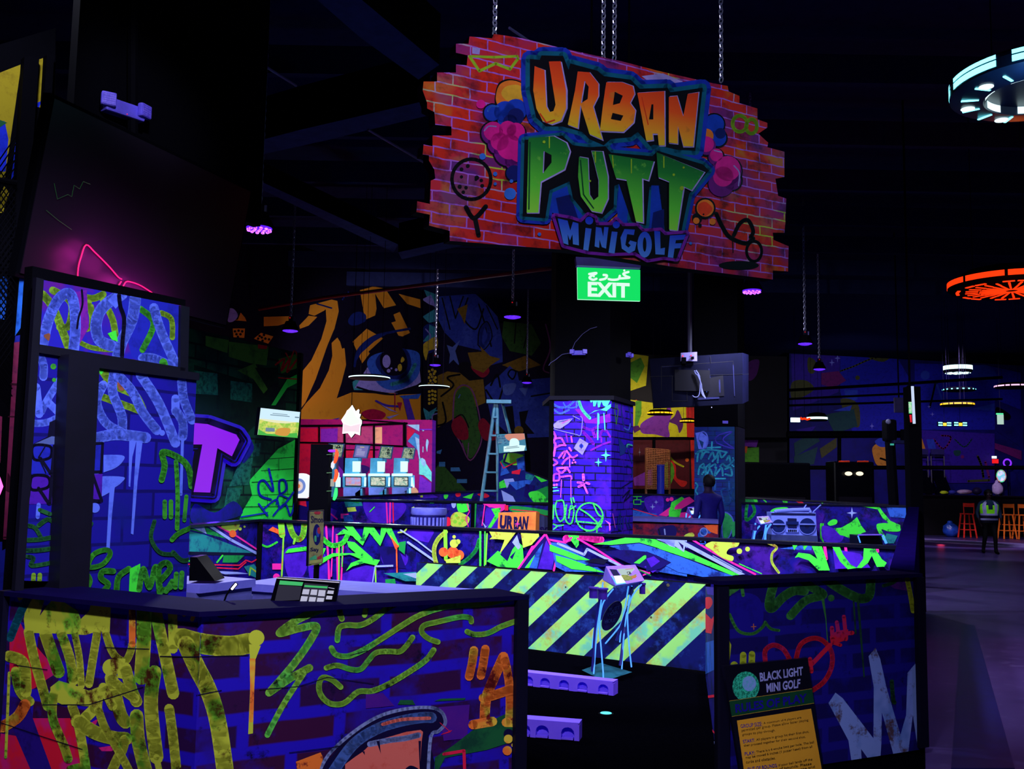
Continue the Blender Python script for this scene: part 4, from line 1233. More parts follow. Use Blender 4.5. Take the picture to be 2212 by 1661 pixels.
# ------------------------------------------------------------------ booth with graffiti panels
bz = D(205, 1100, 4.75); BDIR = Vector((math.sin(math.radians(29)), math.cos(math.radians(29)), 0))
BPn = Plane(g0(bz), g0(bz)+BDIR)
BPA = BPn.off(-.05)
BBG = brickm('booth_brick', (20, 16, 130), (24, 18, 150), (14, 10, 92), .36, .13, .010, cloud=((16, 22, 120), 2.0, .5, .65), dist=.1)
BBG2 = paint('booth_violet', (84, 20, 130), (40, 24, 160), .45, .6, 2, c3=(30, 28, 170), s3=3, lo3=.46, hi3=.54)
pal = dict(w=paint('booth_sky', (82, 104, 230), (66, 84, 205), .5, .62, 8), g=paint('booth_green', (52, 140, 40), (34, 96, 44), .5, .62, 9), l=paint('booth_bright_green', (60, 215, 60), (40, 140, 50), .5, .62, 9), o=paint('booth_olive', (110, 150, 40), (80, 110, 40), .5, .64, 8), d=paint('booth_dark_green', (30, 84, 46), (22, 60, 50)),
           k=plain('booth_black', (10, 8, 40)), b=paint('booth_letter_blue', (28, 34, 170), (22, 28, 140)), v=paint('booth_letter_violet', (66, 20, 160), (50, 16, 130)), s=plain('booth_grey', (80, 96, 170)), m=paint('booth_magenta', (110, 24, 150), (80, 20, 140)), r=plain('booth_rust', (140, 80, 60)))
t = empty('ticket_booth', BPn.hit(205, 1300)*1, 'tall dark framed booth with blue graffiti panels and dripping tags', 'booth')
t.location.z = 0; t['_o'] = (t.location.x, t.location.y, 0)
def bpanel(name, pl, q, bg, art, th=.05):
    mb = MB(); mb.prism([pl.hit(*p) for p in q], pl.n*-th, bg, BLK, pl.uv)
    add_art(mb, pl, art_pieces(art, (0, 560, 2.2446)), pal, q, eps=.00015); mb.build(name, t)
letrow = '''
b p 150,900 500,890 500,1036 140,1040
v p 140,1050 495,1040 490,1180 132,1188
k l12 150,905 140,1042
k S14 160,905 235,905 250,930 235,965 165,970
k l16 195,965 245,1040
k l16 262,905 250,1040
k L14 430,895 495,892 488,1030 432,1032
k l14 150,1050 132,1186
k S14 155,1052 225,1052 240,1085 220,1110 150,1115
k l16 185,1110 235,1185
k l16 250,1050 240,1185
k l14 445,1040 490,1170
k l16 435,1045 425,1170 480,1172
k l6 215,910 185,960 220,1035
'''
bpanel('upper_panel', BPA, [(89, 604), (392, 660), (386, 798), (79, 744)], BBG2, '''
b p 560,160 900,230 880,560 640,480
o s40 205,170 260,240 330,420
o s36 255,150 345,210 335,320 290,330
o s34 395,180 450,190 500,170
o s30 430,210 395,330 445,320 440,230
o s32 500,200 545,290 560,380
g s30 680,240 745,310 690,440
o s26 780,260 830,290 835,380
o s24 380,400 450,430 560,440
m p 350,160 420,150 430,330 380,420
w s52 205,420 235,290 290,185 345,175 365,300 355,450
w s56 590,170 500,230 465,310 480,390 540,420
w s56 655,185 640,290 590,400 570,470
w s46 745,235 780,350 860,530
w s46 690,480 740,480 830,520
w p 560,160 600,190 560,240 520,200
g s40 790,500 800,540
l p 520,360 560,345 570,400 540,390
r P 210,370 240,360 235,395
k s10 395,150 398,220 380,280 372,335
k s20 575,175 582,230 600,290 592,400 590,470
''')
bpanel('side_panel', BPA, [(79, 762), (142, 771), (118, 1256), (45, 1254)], BBG, '''
w s40 200,480 212,520 210,570
w s36 305,560 225,690 200,740
w l40 175,620 190,750
w l36 230,690 300,760
w s34 150,795 230,790 320,745
g c 258,520,14 262,585,10
g c 300,498,20
k p 240,790 295,765 280,830 265,885 160,895 230,860
s p 165,895 250,858 290,862 270,915
''' + letrow + '''
w l20 185,1190 180,1250
d s20 125,1290 165,1300 195,1345
d s22 118,1362 190,1358 265,1345
d s22 120,1412 190,1410 260,1400
d s20 130,1440 160,1450 150,1485 250,1470
d s22 185,1290 230,1260 265,1280
d s20 190,1215 240,1235
o l22 160,1530 158,1560
o l22 190,1530 188,1560
''')
bpanel('door_panel', BPn, [(207, 793), (425, 812), (402, 1290), (180, 1282)], BBG, '''
o s40 490,530 535,590 600,630 655,660 690,725
o s34 475,625 520,600 600,635
o s34 490,665 570,695 680,735
r s36 570,540 590,620
l p 465,520 520,520 490,560
w s46 555,540 545,640 590,760 590,840
w s44 500,610 468,690 510,790 590,840
w s46 570,560 640,640 690,740 760,830
w s48 680,560 770,700 850,890
w l40 850,675 850,740
w s44 850,730 885,790 885,860
w s44 880,590 890,680 930,780
w c 785,842,14
w l14 884,860 876,1140
w s54 445,872 560,850 705,865
w p 625,880 660,880 640,960 630,1105 622,1100
w p 660,880 690,880 665,1080 645,1335 633,1330
w P 440,960 590,950 590,985 540,1020 440,1040
w P 450,1062 595,1055 585,1085 550,1110 530,1130 470,1150
w p 530,1100 555,1100 540,1250 528,1430 512,1425
w c 458,1205,24
''' + letrow + '''
g s30 780,1070 795,1000 785,935 860,960 910,1010 925,1100
g s22 850,980 858,1140 855,1305
g l20 900,1150 890,1265
g l22 795,1175 795,1250
g l22 825,1175 825,1250
d l18 425,1310 440,1280
d s20 745,1270 728,1350 770,1420 835,1430
g s24 925,1300 860,1330 830,1360
d s22 835,1420 880,1460 930,1450
g S24 425,1490 450,1430 510,1408 530,1430 490,1480
g s30 410,1520 430,1560 405,1610
g s28 545,1512 495,1512 485,1545 520,1575 495,1610
g s28 560,1610 570,1540 620,1500
l p 625,1500 675,1475 675,1620 620,1620
g s28 670,1600 690,1500 720,1590 750,1490 770,1620
g s28 770,1560 820,1500 800,1470 765,1500 775,1600 820,1590
g l24 850,1525 845,1590
g l24 877,1520 872,1590
g s24 830,1560 800,1610
''')
FR = plain('booth_frame', (13, 11, 30), .45, .3)
def bframe(pl, x0, y0, x1, y1, th=.1, fwd=.02):
    q = [pl.hit(*p)+pl.n*fwd for p in (x0, y0, x1, y1)]; mb.prism(q, pl.n*-th, FR)
mb = MB()
bframe(BPA, (73, 600), (89, 604), (45, 1275), (26, 1275), .025)
bframe(BPA, (386, 660), (404, 664), (400, 830), (383, 830))
bframe(BPn, (140, 766), (207, 776), (182, 1290), (118, 1290), .12, .03)
bframe(BPA, (78, 744), (395, 795), (392, 812), (77, 762))
bframe(BPn, (207, 776), (425, 806), (425, 822), (207, 795))
mb.build('frame', t)
mb = MB()
q = wallquad(BPA.hit(60, 1000)-BPA.n*.06, BPA.hit(400, 1000)-BPA.n*.06, 2.6, .02)
mb.prism(q, BPA.n*-.06, BLK); mb.build('backing_wall', t)

# ------------------------------------------------------------------ big television tilted over the booth
TL, TR, BR_, BL_ = Vector((-2.2, 4.53, 3.42)), Vector((-1.711, 6.03, 3.42)), Vector((-1.78, 6.05, 2.59)), Vector((-2.40, 4.58, 2.59))
du = ((TR-TL)+(BR_-BL_)).normalized(); dv = ((TL-BL_)+(TR-BR_)); dv = (dv-du*dv.dot(du)); hh = dv.length/2; dv.normalize(); cen = (TL+TR+BR_+BL_)/4; nn = du.cross(dv); nn = -nn if nn.dot(EYE-cen) < 0 else nn
t = empty('display_panel', cen, 'large black glossy panel tilted down above the booth with glowing lines for a pink neon reflection', 'panel')
mt, nt, b = base('screen_glass'); b.inputs['Base Color'].default_value = (.007, .005, .012, 1); b.inputs['Roughness'].default_value = .3; b.inputs['Specular IOR Level'].default_value = .08; GLS = mt
mb = MB(); mb.box(cen-nn*.03, (1.62, .9, .05), BLK, (du, dv, nn)); mb.build('casing', t)
mb = MB(); mb.box(cen+nn*.001, (1.58, .86, .006), GLS, (du, dv, nn)); mb.build('screen', t)
mb = MB(); mb.tube([cen-nn*.06+dv*.2, cen-nn*.25+dv*.5, Vector((cen.x-.3, cen.y-.05, 6.9))], .03, BLK); mb.build('mount', t)
TVP = Plane(cen+nn*.012, cen+nn*.012+du, up=dv); TVP.n = nn
REFL_PINK = glow('reflection_pink', (255, 10, 90), 2.2)  # glowing tubes stand in for a pink neon reflection in the glass
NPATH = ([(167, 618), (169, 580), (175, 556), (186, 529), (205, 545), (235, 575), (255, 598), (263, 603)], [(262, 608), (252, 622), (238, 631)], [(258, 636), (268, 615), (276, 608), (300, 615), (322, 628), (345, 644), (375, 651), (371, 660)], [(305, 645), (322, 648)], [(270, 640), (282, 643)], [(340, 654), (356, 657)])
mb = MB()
for P in NPATH: mb.tube([TVP.hit(x, y) for x, y in catmull(P, k=4)], .0036, REFL_PINK, 6)
mb.build('pink_reflection', t)
mb = MB()
for P in ([(117, 396), (124, 430), (147, 420), (155, 425), (160, 400), (172, 408), (180, 392), (195, 398)], [(100, 454), (125, 475), (155, 496)]):
    mb.tube([TVP.hit(x, y) for x, y in P], .0012, glow('reflection_green', (10, 120, 50), .25), 5)
mb.build('green_reflection', t)  # thin glowing tubes in place of green reflections on the panel
for x, y in ((170, 600), (174, 560), (195, 545), (230, 575), (255, 615), (268, 625), (290, 620), (320, 635), (350, 655)): point('reflection_halo', TVP.hit(x, y)+nn*.085, 1.5, (1, .03, .6), .06)  # unseen points added for the pink halo round the reflection lines
# emergency twin lamp on the bulkhead above the television
EM = plain('emergency_case', (92, 78, 225), .5, .3); EML = plain('emergency_lens', (120, 100, 235), .2, .5, c2=(70, 50, 200), scale=40)
def twin(name_label, c, r, s, drop=0):
    """emergency light: body, two heads; r right direction, s size"""
    up = Vector((0, 0, 1)); f = r.cross(up).normalized(); f = -f if f.dot(EYE-c) < 0 else f
    tt = empty('emergency_light', c, name_label, 'emergency light', 'twin head emergency lights')
    mb = MB(); mb.box(c, (s, s*.3, s*.34), EM, (r, f, up), s*.05); mb.build('case', tt)
    for k in (-1, 1):
        h = c+r*(s*.46*k)+up*(s*.08)+f*(s*.16); mb = MB(); ff = (f+r*(.35*k)).normalized(); rr = up.cross(ff).normalized()
        mb.box(h, (s*.34, s*.16, s*.34), EM, (rr, ff, up), s*.05); hd = mb.build('lamp_head', tt)
        mb = MB(); mb.box(h+ff*s*.083, (s*.29, s*.012, s*.29), EML, (rr, ff, up), .004)
        for a in range(-2, 3):
            mb.box(h+ff*s*.09+rr*(a*s*.055), (s*.008, s*.01, s*.28), EM, (rr, ff, up)); mb.box(h+ff*s*.09+up*(a*s*.055), (s*.28, s*.01, s*.008), EM, (rr, ff, up))
        mb.build('lens', hd)
    mb = MB(); mb.blob(c+f*s*.16+up*(-s*.13)+r*(s*.02), (s*.012,)*3, glow('indicator_red', (255, 30, 40), 2), 1); mb.build('indicator', tt)
    return tt
bk = BDIR.copy()
e1 = twin('twin head emergency light high above the television', D(266, 238, 5.3), Vector((.62, .78, 0)).normalized(), .235)
# bulkhead wall the light and the television hang on
mb = MB(); a = D(100, 200, 4.9); q0 = g0(a)-BPA.n*.05+BDIR*.2; q1 = q0+BDIR*1.45; mb.prism([Vector((q0.x, q0.y, 6.9)), Vector((q1.x, q1.y, 6.9)), Vector((q1.x, q1.y, 3.3)), Vector((q0.x, q0.y, 3.3))], BPA.n*-.06, BLK)
struct(mb.build('wall_bulkhead'))
# mural left of the booth and yellow mural above
LP0 = D(-40, 1000, 6.4); LPL = Plane(g0(LP0), g0(LP0)+BDIR.cross(Vector((0, 0, 1)))*1.0)
LPL = Plane(g0(D(-60, 1000, 6.2)), g0(D(140, 1000, 6.6)))
pal = dict(y=paint('mural_mustard', (150, 134, 24), (130, 112, 20)), b=paint('mural_royal', (16, 40, 210), (10, 30, 180)), s=paint('mural_sky', (40, 110, 235), (30, 90, 210)), k=plain('mural_black', (12, 9, 30)), p=paint('mural_brick_pink', (130, 40, 84), (100, 34, 76)), m=plain('mural_maroon', (60, 14, 40)), g=plain('mural_greenish', (20, 90, 60)), B=paint('mural_cobalt', (30, 40, 170), (24, 30, 140)))
mb = MB(); q = [LPL.hit(x, y) for x, y in ((-80, 120), (120, 60), (118, 1500), (-80, 1500))]; q[2].z = q[3].z = .02; mb.prism(q, LPL.n*-.1, BLK, BLK, LPL.uv)
add_art(mb, LPL, art_pieces('''
y p -60,180 46,139 10,388 -60,400
b p -60,250 10,262 18,300 12,370 -60,380
b p 38,270 46,290 30,385 24,388
g p -60,235 15,265 0,275 -60,260
y p 73,132 98,124 88,235 78,225 66,222
b p 72,225 90,218 84,232 74,230
y p 10,400 20,415 6,460 -20,460
s p -20,590 18,600 10,690 -20,690
s p 42,594 72,597 57,720 50,700 32,726
B p 33,726 60,720 56,740 30,742
p p 30,740 60,735 42,1165 6,1165
m l5 24,830 60,832
m l3 18,900 52,900
m p 16,1020 40,1060 32,1070 12,1060
m l3 8,1160 40,1160
B p 2,1190 40,1170 30,1280 -10,1280
B p -60,1170 4,1170 0,1661 -60,1661
p p -60,880 4,900 0,1000 -60,1000
'''), pal, [(-80, 122), (118, 62), (118, 1500), (-80, 1500)], eps=.0004); struct(mb.build('wall_side_mural', origin=LPL.o))
mb = MB(); 
for (x0, x1, y0, y1, x2, x3) in ((44, 76, 130, 600, 14, 42), (92, 108, 125, 260, 84, 100)):
    q = [LPL.hit(*p)+LPL.n*.08 for p in ((x0, y0), (x1, y0), (x3, y1), (x2, y1))]; mb.prism(q, LPL.n*-.07, BLK)
struct(mb.build('trim_2'))
# expanded metal mesh strip at the frame's left edge
mb = MB()
for k in range(-3, 14):
    for sg in (1, -1):
        a = LPL.hit(-20, 412+k*16)+LPL.n*.1; b2 = LPL.hit(22, 412+k*16+sg*60)+LPL.n*.1; mb.tube([a, b2], .004, BLK, 4)
        a = LPL.hit(-20, 600+k*16)+LPL.n*.1; b2 = LPL.hit(15, 600+k*16+sg*50)+LPL.n*.1; mb.tube([a, b2], .004, BLK, 4)
mb.tube([LPL.hit(-20, 395)+LPL.n*.1, LPL.hit(24, 402)+LPL.n*.1], .02, BLK)
tag(mb.build('wire_mesh'), 'black expanded metal mesh over the blue side mural', 'mesh')
# pink neon corner at the very edge
mb = MB(); mb.tube([D(-30, 960, 5.2), D(2, 1052, 5.2), D(-4, 1068, 5.2), D(-40, 1072, 5.2)], .012, glow('edge_neon', (255, 60, 170), 6)); tag(mb.build('neon_corner'), 'rounded pink neon corner beside the booth', 'neon sign')

# ------------------------------------------------------------------ black light lamps on chains
LED = glow('uv_diode', (190, 90, 255), 5, (90, 20, 255), 60)
LEDB = glow('uv_lens', (80, 20, 255), 1.6)
LEDD = glow('uv_lens_far', (105, 45, 255), 1.5, (70, 20, 240), 50)
def lamp(px, py, r, label, bright=False, z=None, power=0, tz=0.0, chaintop=6.9):
    d = None; k = 1.62
    z = z or 4.25; p = Z(px, py, z); t = empty('black_light_lamp', p, label, 'lamp', 'black light lamps on chains')
    mb = MB(); mb.lathe(p, [(r*.2, r*1.25), (r*.62, r*1.15), (r*.8, r*.7), (r*1.05, r*.25), (r*1.08, .02), (r, 0)], BLK, 20); mb.build('housing', t, smooth=True)
    mb = MB(); mb.lathe(p, [(r*.95, -.002), (r*.95, -.012), (r*.5, -.03)], LEDB if bright else LEDD, 20); ln = mb.build('lens', t)
    if bright:
        mb = MB()
        for i in range(3):
            for j2 in range([1, 6, 12][i]):
                w = 2*math.pi*j2/[1, 6, 12][i]+i; mb.blob(p+Vector((math.cos(w)*r*.4*i, math.sin(w)*r*.4*i, -.028)), (r*.15, r*.15, .014), LED, 1)
        mb.build('diodes', ln)
    mb = MB(); mb.box(p+Vector((0, 0, r*1.5)), (r*.5, r*.4, r*.6), TRIM, bev=.01); mb.box(p+Vector((r*.45, -r*.1, r*1.45)), (r*.18, r*.16, r*.5), plain('driver_grey', (70, 70, 130), .4, .3)); mb.build('driver_box', t)
    mb = MB(); mb.blob(p+Vector((-r*.05, -r*.25, r*1.6)), (.012,)*3, glow('indicator_dim', (200, 20, 30), .7), 1); mb.build('indicator', t)
    top = p+Vector((0, 0, r*1.8)); chain(top, (top.x, top.y, 7.0), .07 if not bright else .06, .008).build('chain', t)
    if power:
        spot('uv_lamp', p+Vector((0, 0, -.06)), p+Vector((0, tz, -3)), power, 150, .5)
    return t
lamp(560, 492, .14, 'brightest violet lamp on a chain, above the green wall', True, power=900)
lamp(627, 714, .14, 'violet lamp on a chain between the green wall and the yellow eye mural', power=300)
lamp(1107, 684, .14, 'violet lamp on a chain in front of the dark lettering mural, below the big sign', power=240)
lamp(1624, 627, .13, 'violet lamp just under the right end of the big sign', True, power=130)
lamp(1739, 742, .13, 'violet lamp hanging over the boombox wall', power=300)
lamp(940, 788, .13, 'small violet lamp at the corner where the eye mural meets the lettering mural', power=90)
lamp(1138, 826, .13, 'small far violet lamp beside the dark column', power=0)
lamp(1770, 797, .13, 'faint far violet lamp before the navy mural', power=200)

# ------------------------------------------------------------------ wrapped columns
VB = brickm('violet_brick', (52, 12, 212), (42, 9, 190), (8, 4, 54), .26, .088, .010, cloud=((78, 18, 215), 2.2, .52, .64), dist=.06)
pal = dict(l=paint('column_lime', (70, 235, 110), (50, 190, 100)), c=paint('column_mint', (90, 235, 200), (70, 200, 190)), w=paint('column_lilac', (150, 140, 255), (120, 100, 245)), p=paint('column_pink', (225, 90, 240), (190, 60, 225)), m=paint('column_magenta', (140, 20, 225), (110, 16, 215)), b=plain('column_blue', (30, 50, 220)), s=paint('column_sky', (80, 120, 250), (60, 90, 235)), k=plain('column_ink', (14, 8, 80)),
           g=paint('column_dull_green', (70, 130, 60), (50, 90, 70)), d=paint('column_dark_blue', (28, 50, 150), (24, 36, 130)))
PD = 11.9
c0, c1 = D(1194, 1100, PD), D(1320, 1100, 11.75); c2 = D(1367, 1100, 12.6)
C1 = Plane(g0(c0), g0(c1)); C2 = Plane(g0(c1), g0(c2)); cz = C1.hit(1257, 864).z
t = empty('wrapped_column', c1, 'violet brick printed column with green basketball drawing, behind the course wall', 'column'); t.location.z = 0; t['_o'] = (c1.x, c1.y, 0)
colart = art_pieces('''
s s24 80,120 150,160 250,150 330,80
s s22 80,180 160,230 260,190
s s16 200,110 240,160 330,160 390,110 380,70
s l14 350,70 350,165
m p 330,180 420,180 520,300 740,230 745,330 600,350 450,340 400,260
m s30 430,390 520,420 600,380
m s36 420,440 500,520 545,580
m l34 540,430 560,500
m l30 600,440 580,500
m s28 620,500 650,430 700,440
m l24 700,430 740,500
m l22 740,560 650,590 520,655
m l20 640,510 640,560
m s18 230,470 250,560
p s20 290,500 300,560
c s34 375,75 420,190 505,285
c p 470,260 560,200 620,190 700,205 750,160 750,120 640,185 560,210 520,230
c p 500,70 752,62 700,160 660,140 640,90 620,160 600,160 590,90 570,150 545,150 540,85 520,110
c l13 600,230 598,535
c l9 612,240 612,355
c l12 668,230 682,420
w p 80,362 140,312 312,288 260,345 165,408 95,400
k l6 150,330 290,300
p l8 180,345 270,305
w s9 80,408 160,430 260,455 350,475 390,488 408,440 420,300 400,265
w l8 310,260 390,300
w p 320,632 390,518 492,578 420,712
b c 408,608,24
k l8 408,580 408,640
p s26 88,450 110,500 90,560 110,590 90,720
p s24 120,520 175,520 212,580
p s24 110,625 170,600 225,600
p s22 150,745 200,680 225,680 200,745
p s22 240,665 300,740 360,715
p s24 190,815 225,770 270,740
p s24 270,630 290,660
p s24 85,760 130,800 90,830
p l24 130,865 250,858
p s24 130,880 180,920 240,870 275,910
p s22 90,1000 95,940 150,935 150,1000 90,1010
p s22 180,965 280,955 295,985
p l9 180,1000 170,1200
p l9 288,1000 290,1200
p l12 275,760 275,850
p c 322,770,12 308,802,12 340,797,12
p c 95,1060,14 125,1055,14
c l14 85,1130 145,1122
c l12 85,1090 130,1085
* * 0,0,1,1
p s32 432,940 436,1000
p s28 370,1030 440,1045 380,1078
p s28 470,1035 500,1045
p s24 440,1060 480,1150
l r17 505,1425,155,160
l s17 385,1330 480,1390 560,1460 640,1540
l s17 350,1480 480,1490 620,1510
l s17 550,1280 600,1390 650,1440 600,1520 590,1600
l s17 470,1590 550,1580 590,1530
l s16 90,1290 85,1450
l s16 130,1240 110,1310 130,1420 170,1478 215,1420 205,1250 150,1240
l s16 240,1290 225,1440 265,1505 305,1480 325,1340 290,1300 265,1440
l l16 290,1210 300,1270
l l16 315,1205 330,1255
l s14 270,1350 345,1300
l s14 90,1510 140,1530 205,1520
l s14 90,1570 130,1540
p p 678,1460 750,1500 742,1530 790,1545 735,1592 730,1510
p l10 752,1385 770,1500
'''.replace('* * 0,0,1,1\n', 'c * 693,715,60,80\nc * 607,797,46,54\n'), (1180, 850, 5.36))
colart2 = art_pieces('''
g s10 760,110 800,90 800,170
g l9 790,180 810,360 835,180
g l9 820,90 820,180
d S12 880,100 940,110 980,330 950,450 900,400 870,200
g l9 780,80 900,110
s s14 900,400 950,420 970,350
d p 830,500 900,600 960,640 960,560 900,700 850,720
c s14 930,620 940,590 990,600
d l14 940,650 990,800
d s13 930,830 990,870 985,960
k l10 850,1100 990,1010
k s14 880,1200 960,1120 900,1240 970,1180
d S12 830,1440 850,1420 850,1560 830,1560
d l12 880,1440 880,1560
d l12 910,1440 940,1560
d s12 960,1440 950,1500 975,1560
d c 848,1395,12
p l8 760,1390 790,1550
''', (1180, 850, 5.36))
for pl, a, b2, ar, nm in ((C1, c0, c1, colart, 'front_wrap'), (C2, c1, c2, colart2, 'side_wrap')):
    mb = MB(); q = wallquad(pl.o, b2, cz); slab(mb, pl, q, .03, VB, BLK); add_art(mb, pl, ar, pal, [proj(p) for p in q]); mb.build(nm, t)
e2_ = g0(c0)+(C1.n*-.85)
mb = MB(); mb.prism([p+Vector((0, 0, cz)) for p in (C1.o-C1.u*.05+C1.n*.03, g0(c1)+(C1.u*.03+C1.n*.03), g0(c2)+C2.n*.03, g0(c2)-C1.u*1.2)], (0, 0, .05), TRIM); mb.build('top_trim', t)
mb = MB(); q = wallquad(C1.o-C1.u*.06, C1.o-C1.u*.004, cz); slab(mb, C1, q, .2, BLK); mb.build('edge_trim', t)
# black upper part of the column up to the ceiling
mb = MB(); P = [g0(c0)-C1.n*.04+C1.u*.0, g0(c1)-C1.n*.04-C1.u*.03, g0(c2)-C2.n*.04-C1.n*.03, g0(c2)-C1.u*1.1]
mb.prism([p+Vector((0, 0, cz+.05)) for p in P], (0, 0, 7-cz-.05), BLK); struct(mb.build('column_upper'))
e3 = twin('twin head emergency light on the black column, above the violet wrap', C1.hit(1252, 764)+C1.n*.07, C1.u, .17)
e4 = twin('small emergency light round the side of the black column', C2.hit(1349, 769)+C2.n*.06, C2.u, .15)
mb = MB(); W_ = [C1.hit(x, y)+C1.n*.0 for x, y in ((1235, 757), (1242, 740), (1258, 722), (1275, 710), (1290, 706))]; mb.tube(W_, .004, plain('wire_grey', (80, 76, 140)))
mb.tube([C1.hit(x, y)+C1.n*.02 for x, y in ((1231, 763), (1215, 766), (1200, 778), (1190, 784), (1186, 790))], .004, plain('wire_grey', (80, 76, 140))); tag(mb.build('loose_wire'), 'loose pale wire running over the black column', 'wire')

TBR = brickm('teal_brick', (12, 34, 130), (10, 28, 110), (6, 14, 60), .26, .085, .007, cloud=((10, 60, 110), 1.6, .45, .6))
pal = dict(c=paint('column_cyan', (40, 150, 190), (30, 110, 170)), d=paint('column_deep_cyan', (20, 70, 150), (16, 56, 130)), w=paint('column_pale', (90, 110, 235), (70, 90, 220)), l=paint('column_leaf', (40, 160, 90), (30, 130, 90)), v=plain('column_violet', (60, 50, 200)), k=plain('column_dark', (8, 16, 66)))
d0, d1 = D(1500, 1100, 18.0), D(1588, 1100, 17.7); C3 = Plane(g0(d0), g0(d1)); c3z = C3.hit(1545, 922).z
t = empty('wrapped_column', C3.o, 'teal brick printed column with cyan tag lettering, behind the standing man', 'column')
mb = MB(); q = wallquad(C3.o, d1, c3z); slab(mb, C3, q, .7, TBR, BLK)
add_art(mb, C3, art_pieces('''
w p 585,850 630,840 680,880 670,970 640,975 650,920 610,900 640,975 610,975
w r10 645,905,38,66
v s9 740,890 780,860 870,840 800,900 885,970 760,930 740,890
c l12 715,920 712,980
c l12 680,965 780,960
c s14 600,1070 610,1000 640,1000 630,1050 660,1000 690,1000
c s14 690,1050 720,1000 740,1050 770,990 790,1040 830,1000
c s13 590,1010 620,990 680,980 760,985 830,1000
c s14 720,1070 760,1020 760,1080
c s14 830,1060 850,1030 860,1080 885,1060
c s12 620,1110 650,1090 660,1120 700,1090 690,1120 740,1090 740,1120
c s13 780,1110 800,1090 830,1110 870,1080
c s14 610,1170 620,1120 660,1130 640,1170
c s14 670,1120 670,1180 700,1130 720,1180
c s14 750,1120 740,1180 790,1120 800,1180
c s14 820,1130 860,1120 870,1180 820,1170
c l12 700,1205 820,1205
d l16 740,1230 740,1290
d l16 850,1230 850,1290
d S14 790,1300 840,1290 860,1380 820,1400
d s16 880,1280 860,1340 900,1380
c c 880,1045,6 875,1100,8 885,1110,6
c s12 590,1240 605,1260 590,1300 605,1330 590,1370
l P 800,1490 840,1480 880,1540 850,1661 800,1661
w S10 800,1490 840,1475 885,1540 850,1661 800,1661
l P 870,1560 900,1540 915,1600 880,1661
''', (1340, 700, 3.61)), pal, [proj(p) for p in q]); mb.build('front_wrap', t)
mb = MB(); q = wallquad(d1+Vector((.015, 0, 0)), d1+Vector((.06, 0, 0)), c3z); mb.prism([Vector(p)+C3.n*.02 for p in q], C3.n*-.7, TRIM); mb.build('edge_trim', t)
mb = MB(); mb.prism([p+Vector((0, 0, c3z+.01)) for p in (C3.o, g0(d1)+C3.u*.06, g0(d1)+C3.u*.06-C3.n*.7, C3.o-C3.n*.7)], (0, 0, 7-c3z-.01), BLK); struct(mb.build('column_upper'))
mb = MB(); mb.box(C3.hit(1567, 912)+C3.n*.02, (.1, .03, .05), EM); tag(mb.build('wall_box'), 'small pale box above the teal column', 'box')

# ------------------------------------------------------------------ second row of course walls
def cwall(pA, pB, dA, dB, label, art, crops, h=None, zb=0.012, th=.1, cap=True, bg=None, name='course_wall', cat='wall', palx=None, rail=.03):
    A_, B_ = D(pA[0], pA[1], dA), D(pB[0], pB[1], dB); pl = Plane(g0(A_), g0(B_)); mb = MB()
    q = [Vector((A_.x, A_.y, A_.z)), Vector((B_.x, B_.y, B_.z)), Vector((B_.x, B_.y, zb)), Vector((A_.x, A_.y, zb))]
    slab(mb, pl, q, th, bg or MUR, BLK); pcs = []
    for a, c in zip(art, crops): pcs += art_pieces(a, c)
    add_art(mb, pl, pcs, palx or PAL, [proj(p) for p in q]); o = tag(mb.build(name, origin=pl.o), label, cat)
    if cap:
        mb = MB(); P = [q[0]+pl.n*.03, q[1]+pl.n*.03, q[1]-pl.n*(th+.03), q[0]-pl.n*(th+.03)]; mb.prism(P, (0, 0, rail), RAIL); mb.build('cap_rail', o)
    return o, pl
CE, CDm, CK_, CG_, CM_ = (380, 1040, 3.8138), (900, 1040, 3.8138), (900, 600, 2.966), (1400, 1000, 3.6867), (1340, 700, 3.61)
o, W2 = cwall((640, 1080), (1190, 1090), 15.6, 13.8, 'second row course wall with yellow paint blobs, behind the trash can relief', ['''
v P 1550,150 1750,140 1900,200 1800,330 1600,320
R p 970,150 1070,140 1080,240 990,270
l l14 985,215 1030,225 1010,260
n p 1010,190 1090,210 1090,320 1000,300
v p 1190,180 1330,240 1290,330 1190,260
t p 1380,140 1520,140 1540,200 1400,210
g p 1340,140 1540,160 1500,180
y p 1410,215 1480,210 1490,245 1420,250
y c 1440,308,12
p p 1360,265 1425,265 1425,305 1360,305
p l12 1220,310 1270,260 1330,310
p l12 1735,130 1745,340
p l14 1770,130 1765,340
R l10 1790,130 1795,340
c p 1380,280 1450,270 1470,330 1390,330
l l8 1600,250 1640,210
g p 2100,150 2130,140 2130,180 2095,180
y p 1945,215 1965,205 1975,225 1955,235
''', '''
l P 340,165 420,160 430,240 350,250
y P 290,280 350,250 440,300 400,370 290,365
o c 320,330,16 345,300,14 380,320,13 360,345,12 330,280,12
w e 310,180,20,40
p l8 420,180 440,250 410,300 430,370
g l20 490,160 480,370
p P 555,180 720,170 730,230 640,260 600,210
v P 580,220 700,250 690,380 580,380
l p 620,225 700,215 680,290 620,380 590,380 650,280
p l10 570,170 545,360
R p 730,195 760,195 760,240 730,240
w p 545,330 580,370 600,350 570,385
g P 800,200 1090,240 1090,280 800,250
R l8 790,230 1000,250
r e 265,330,14,34
R P 250,300 280,300 285,360 245,360
'''], [CE, CDm])
mb = MB(); p = W2.hit(1023, 1110); mb.box((p.x+W2.n.x*.03, p.y+W2.n.y*.03, .67), (.05, .05, 1.3), BLK); mb.build('corner_post', o)
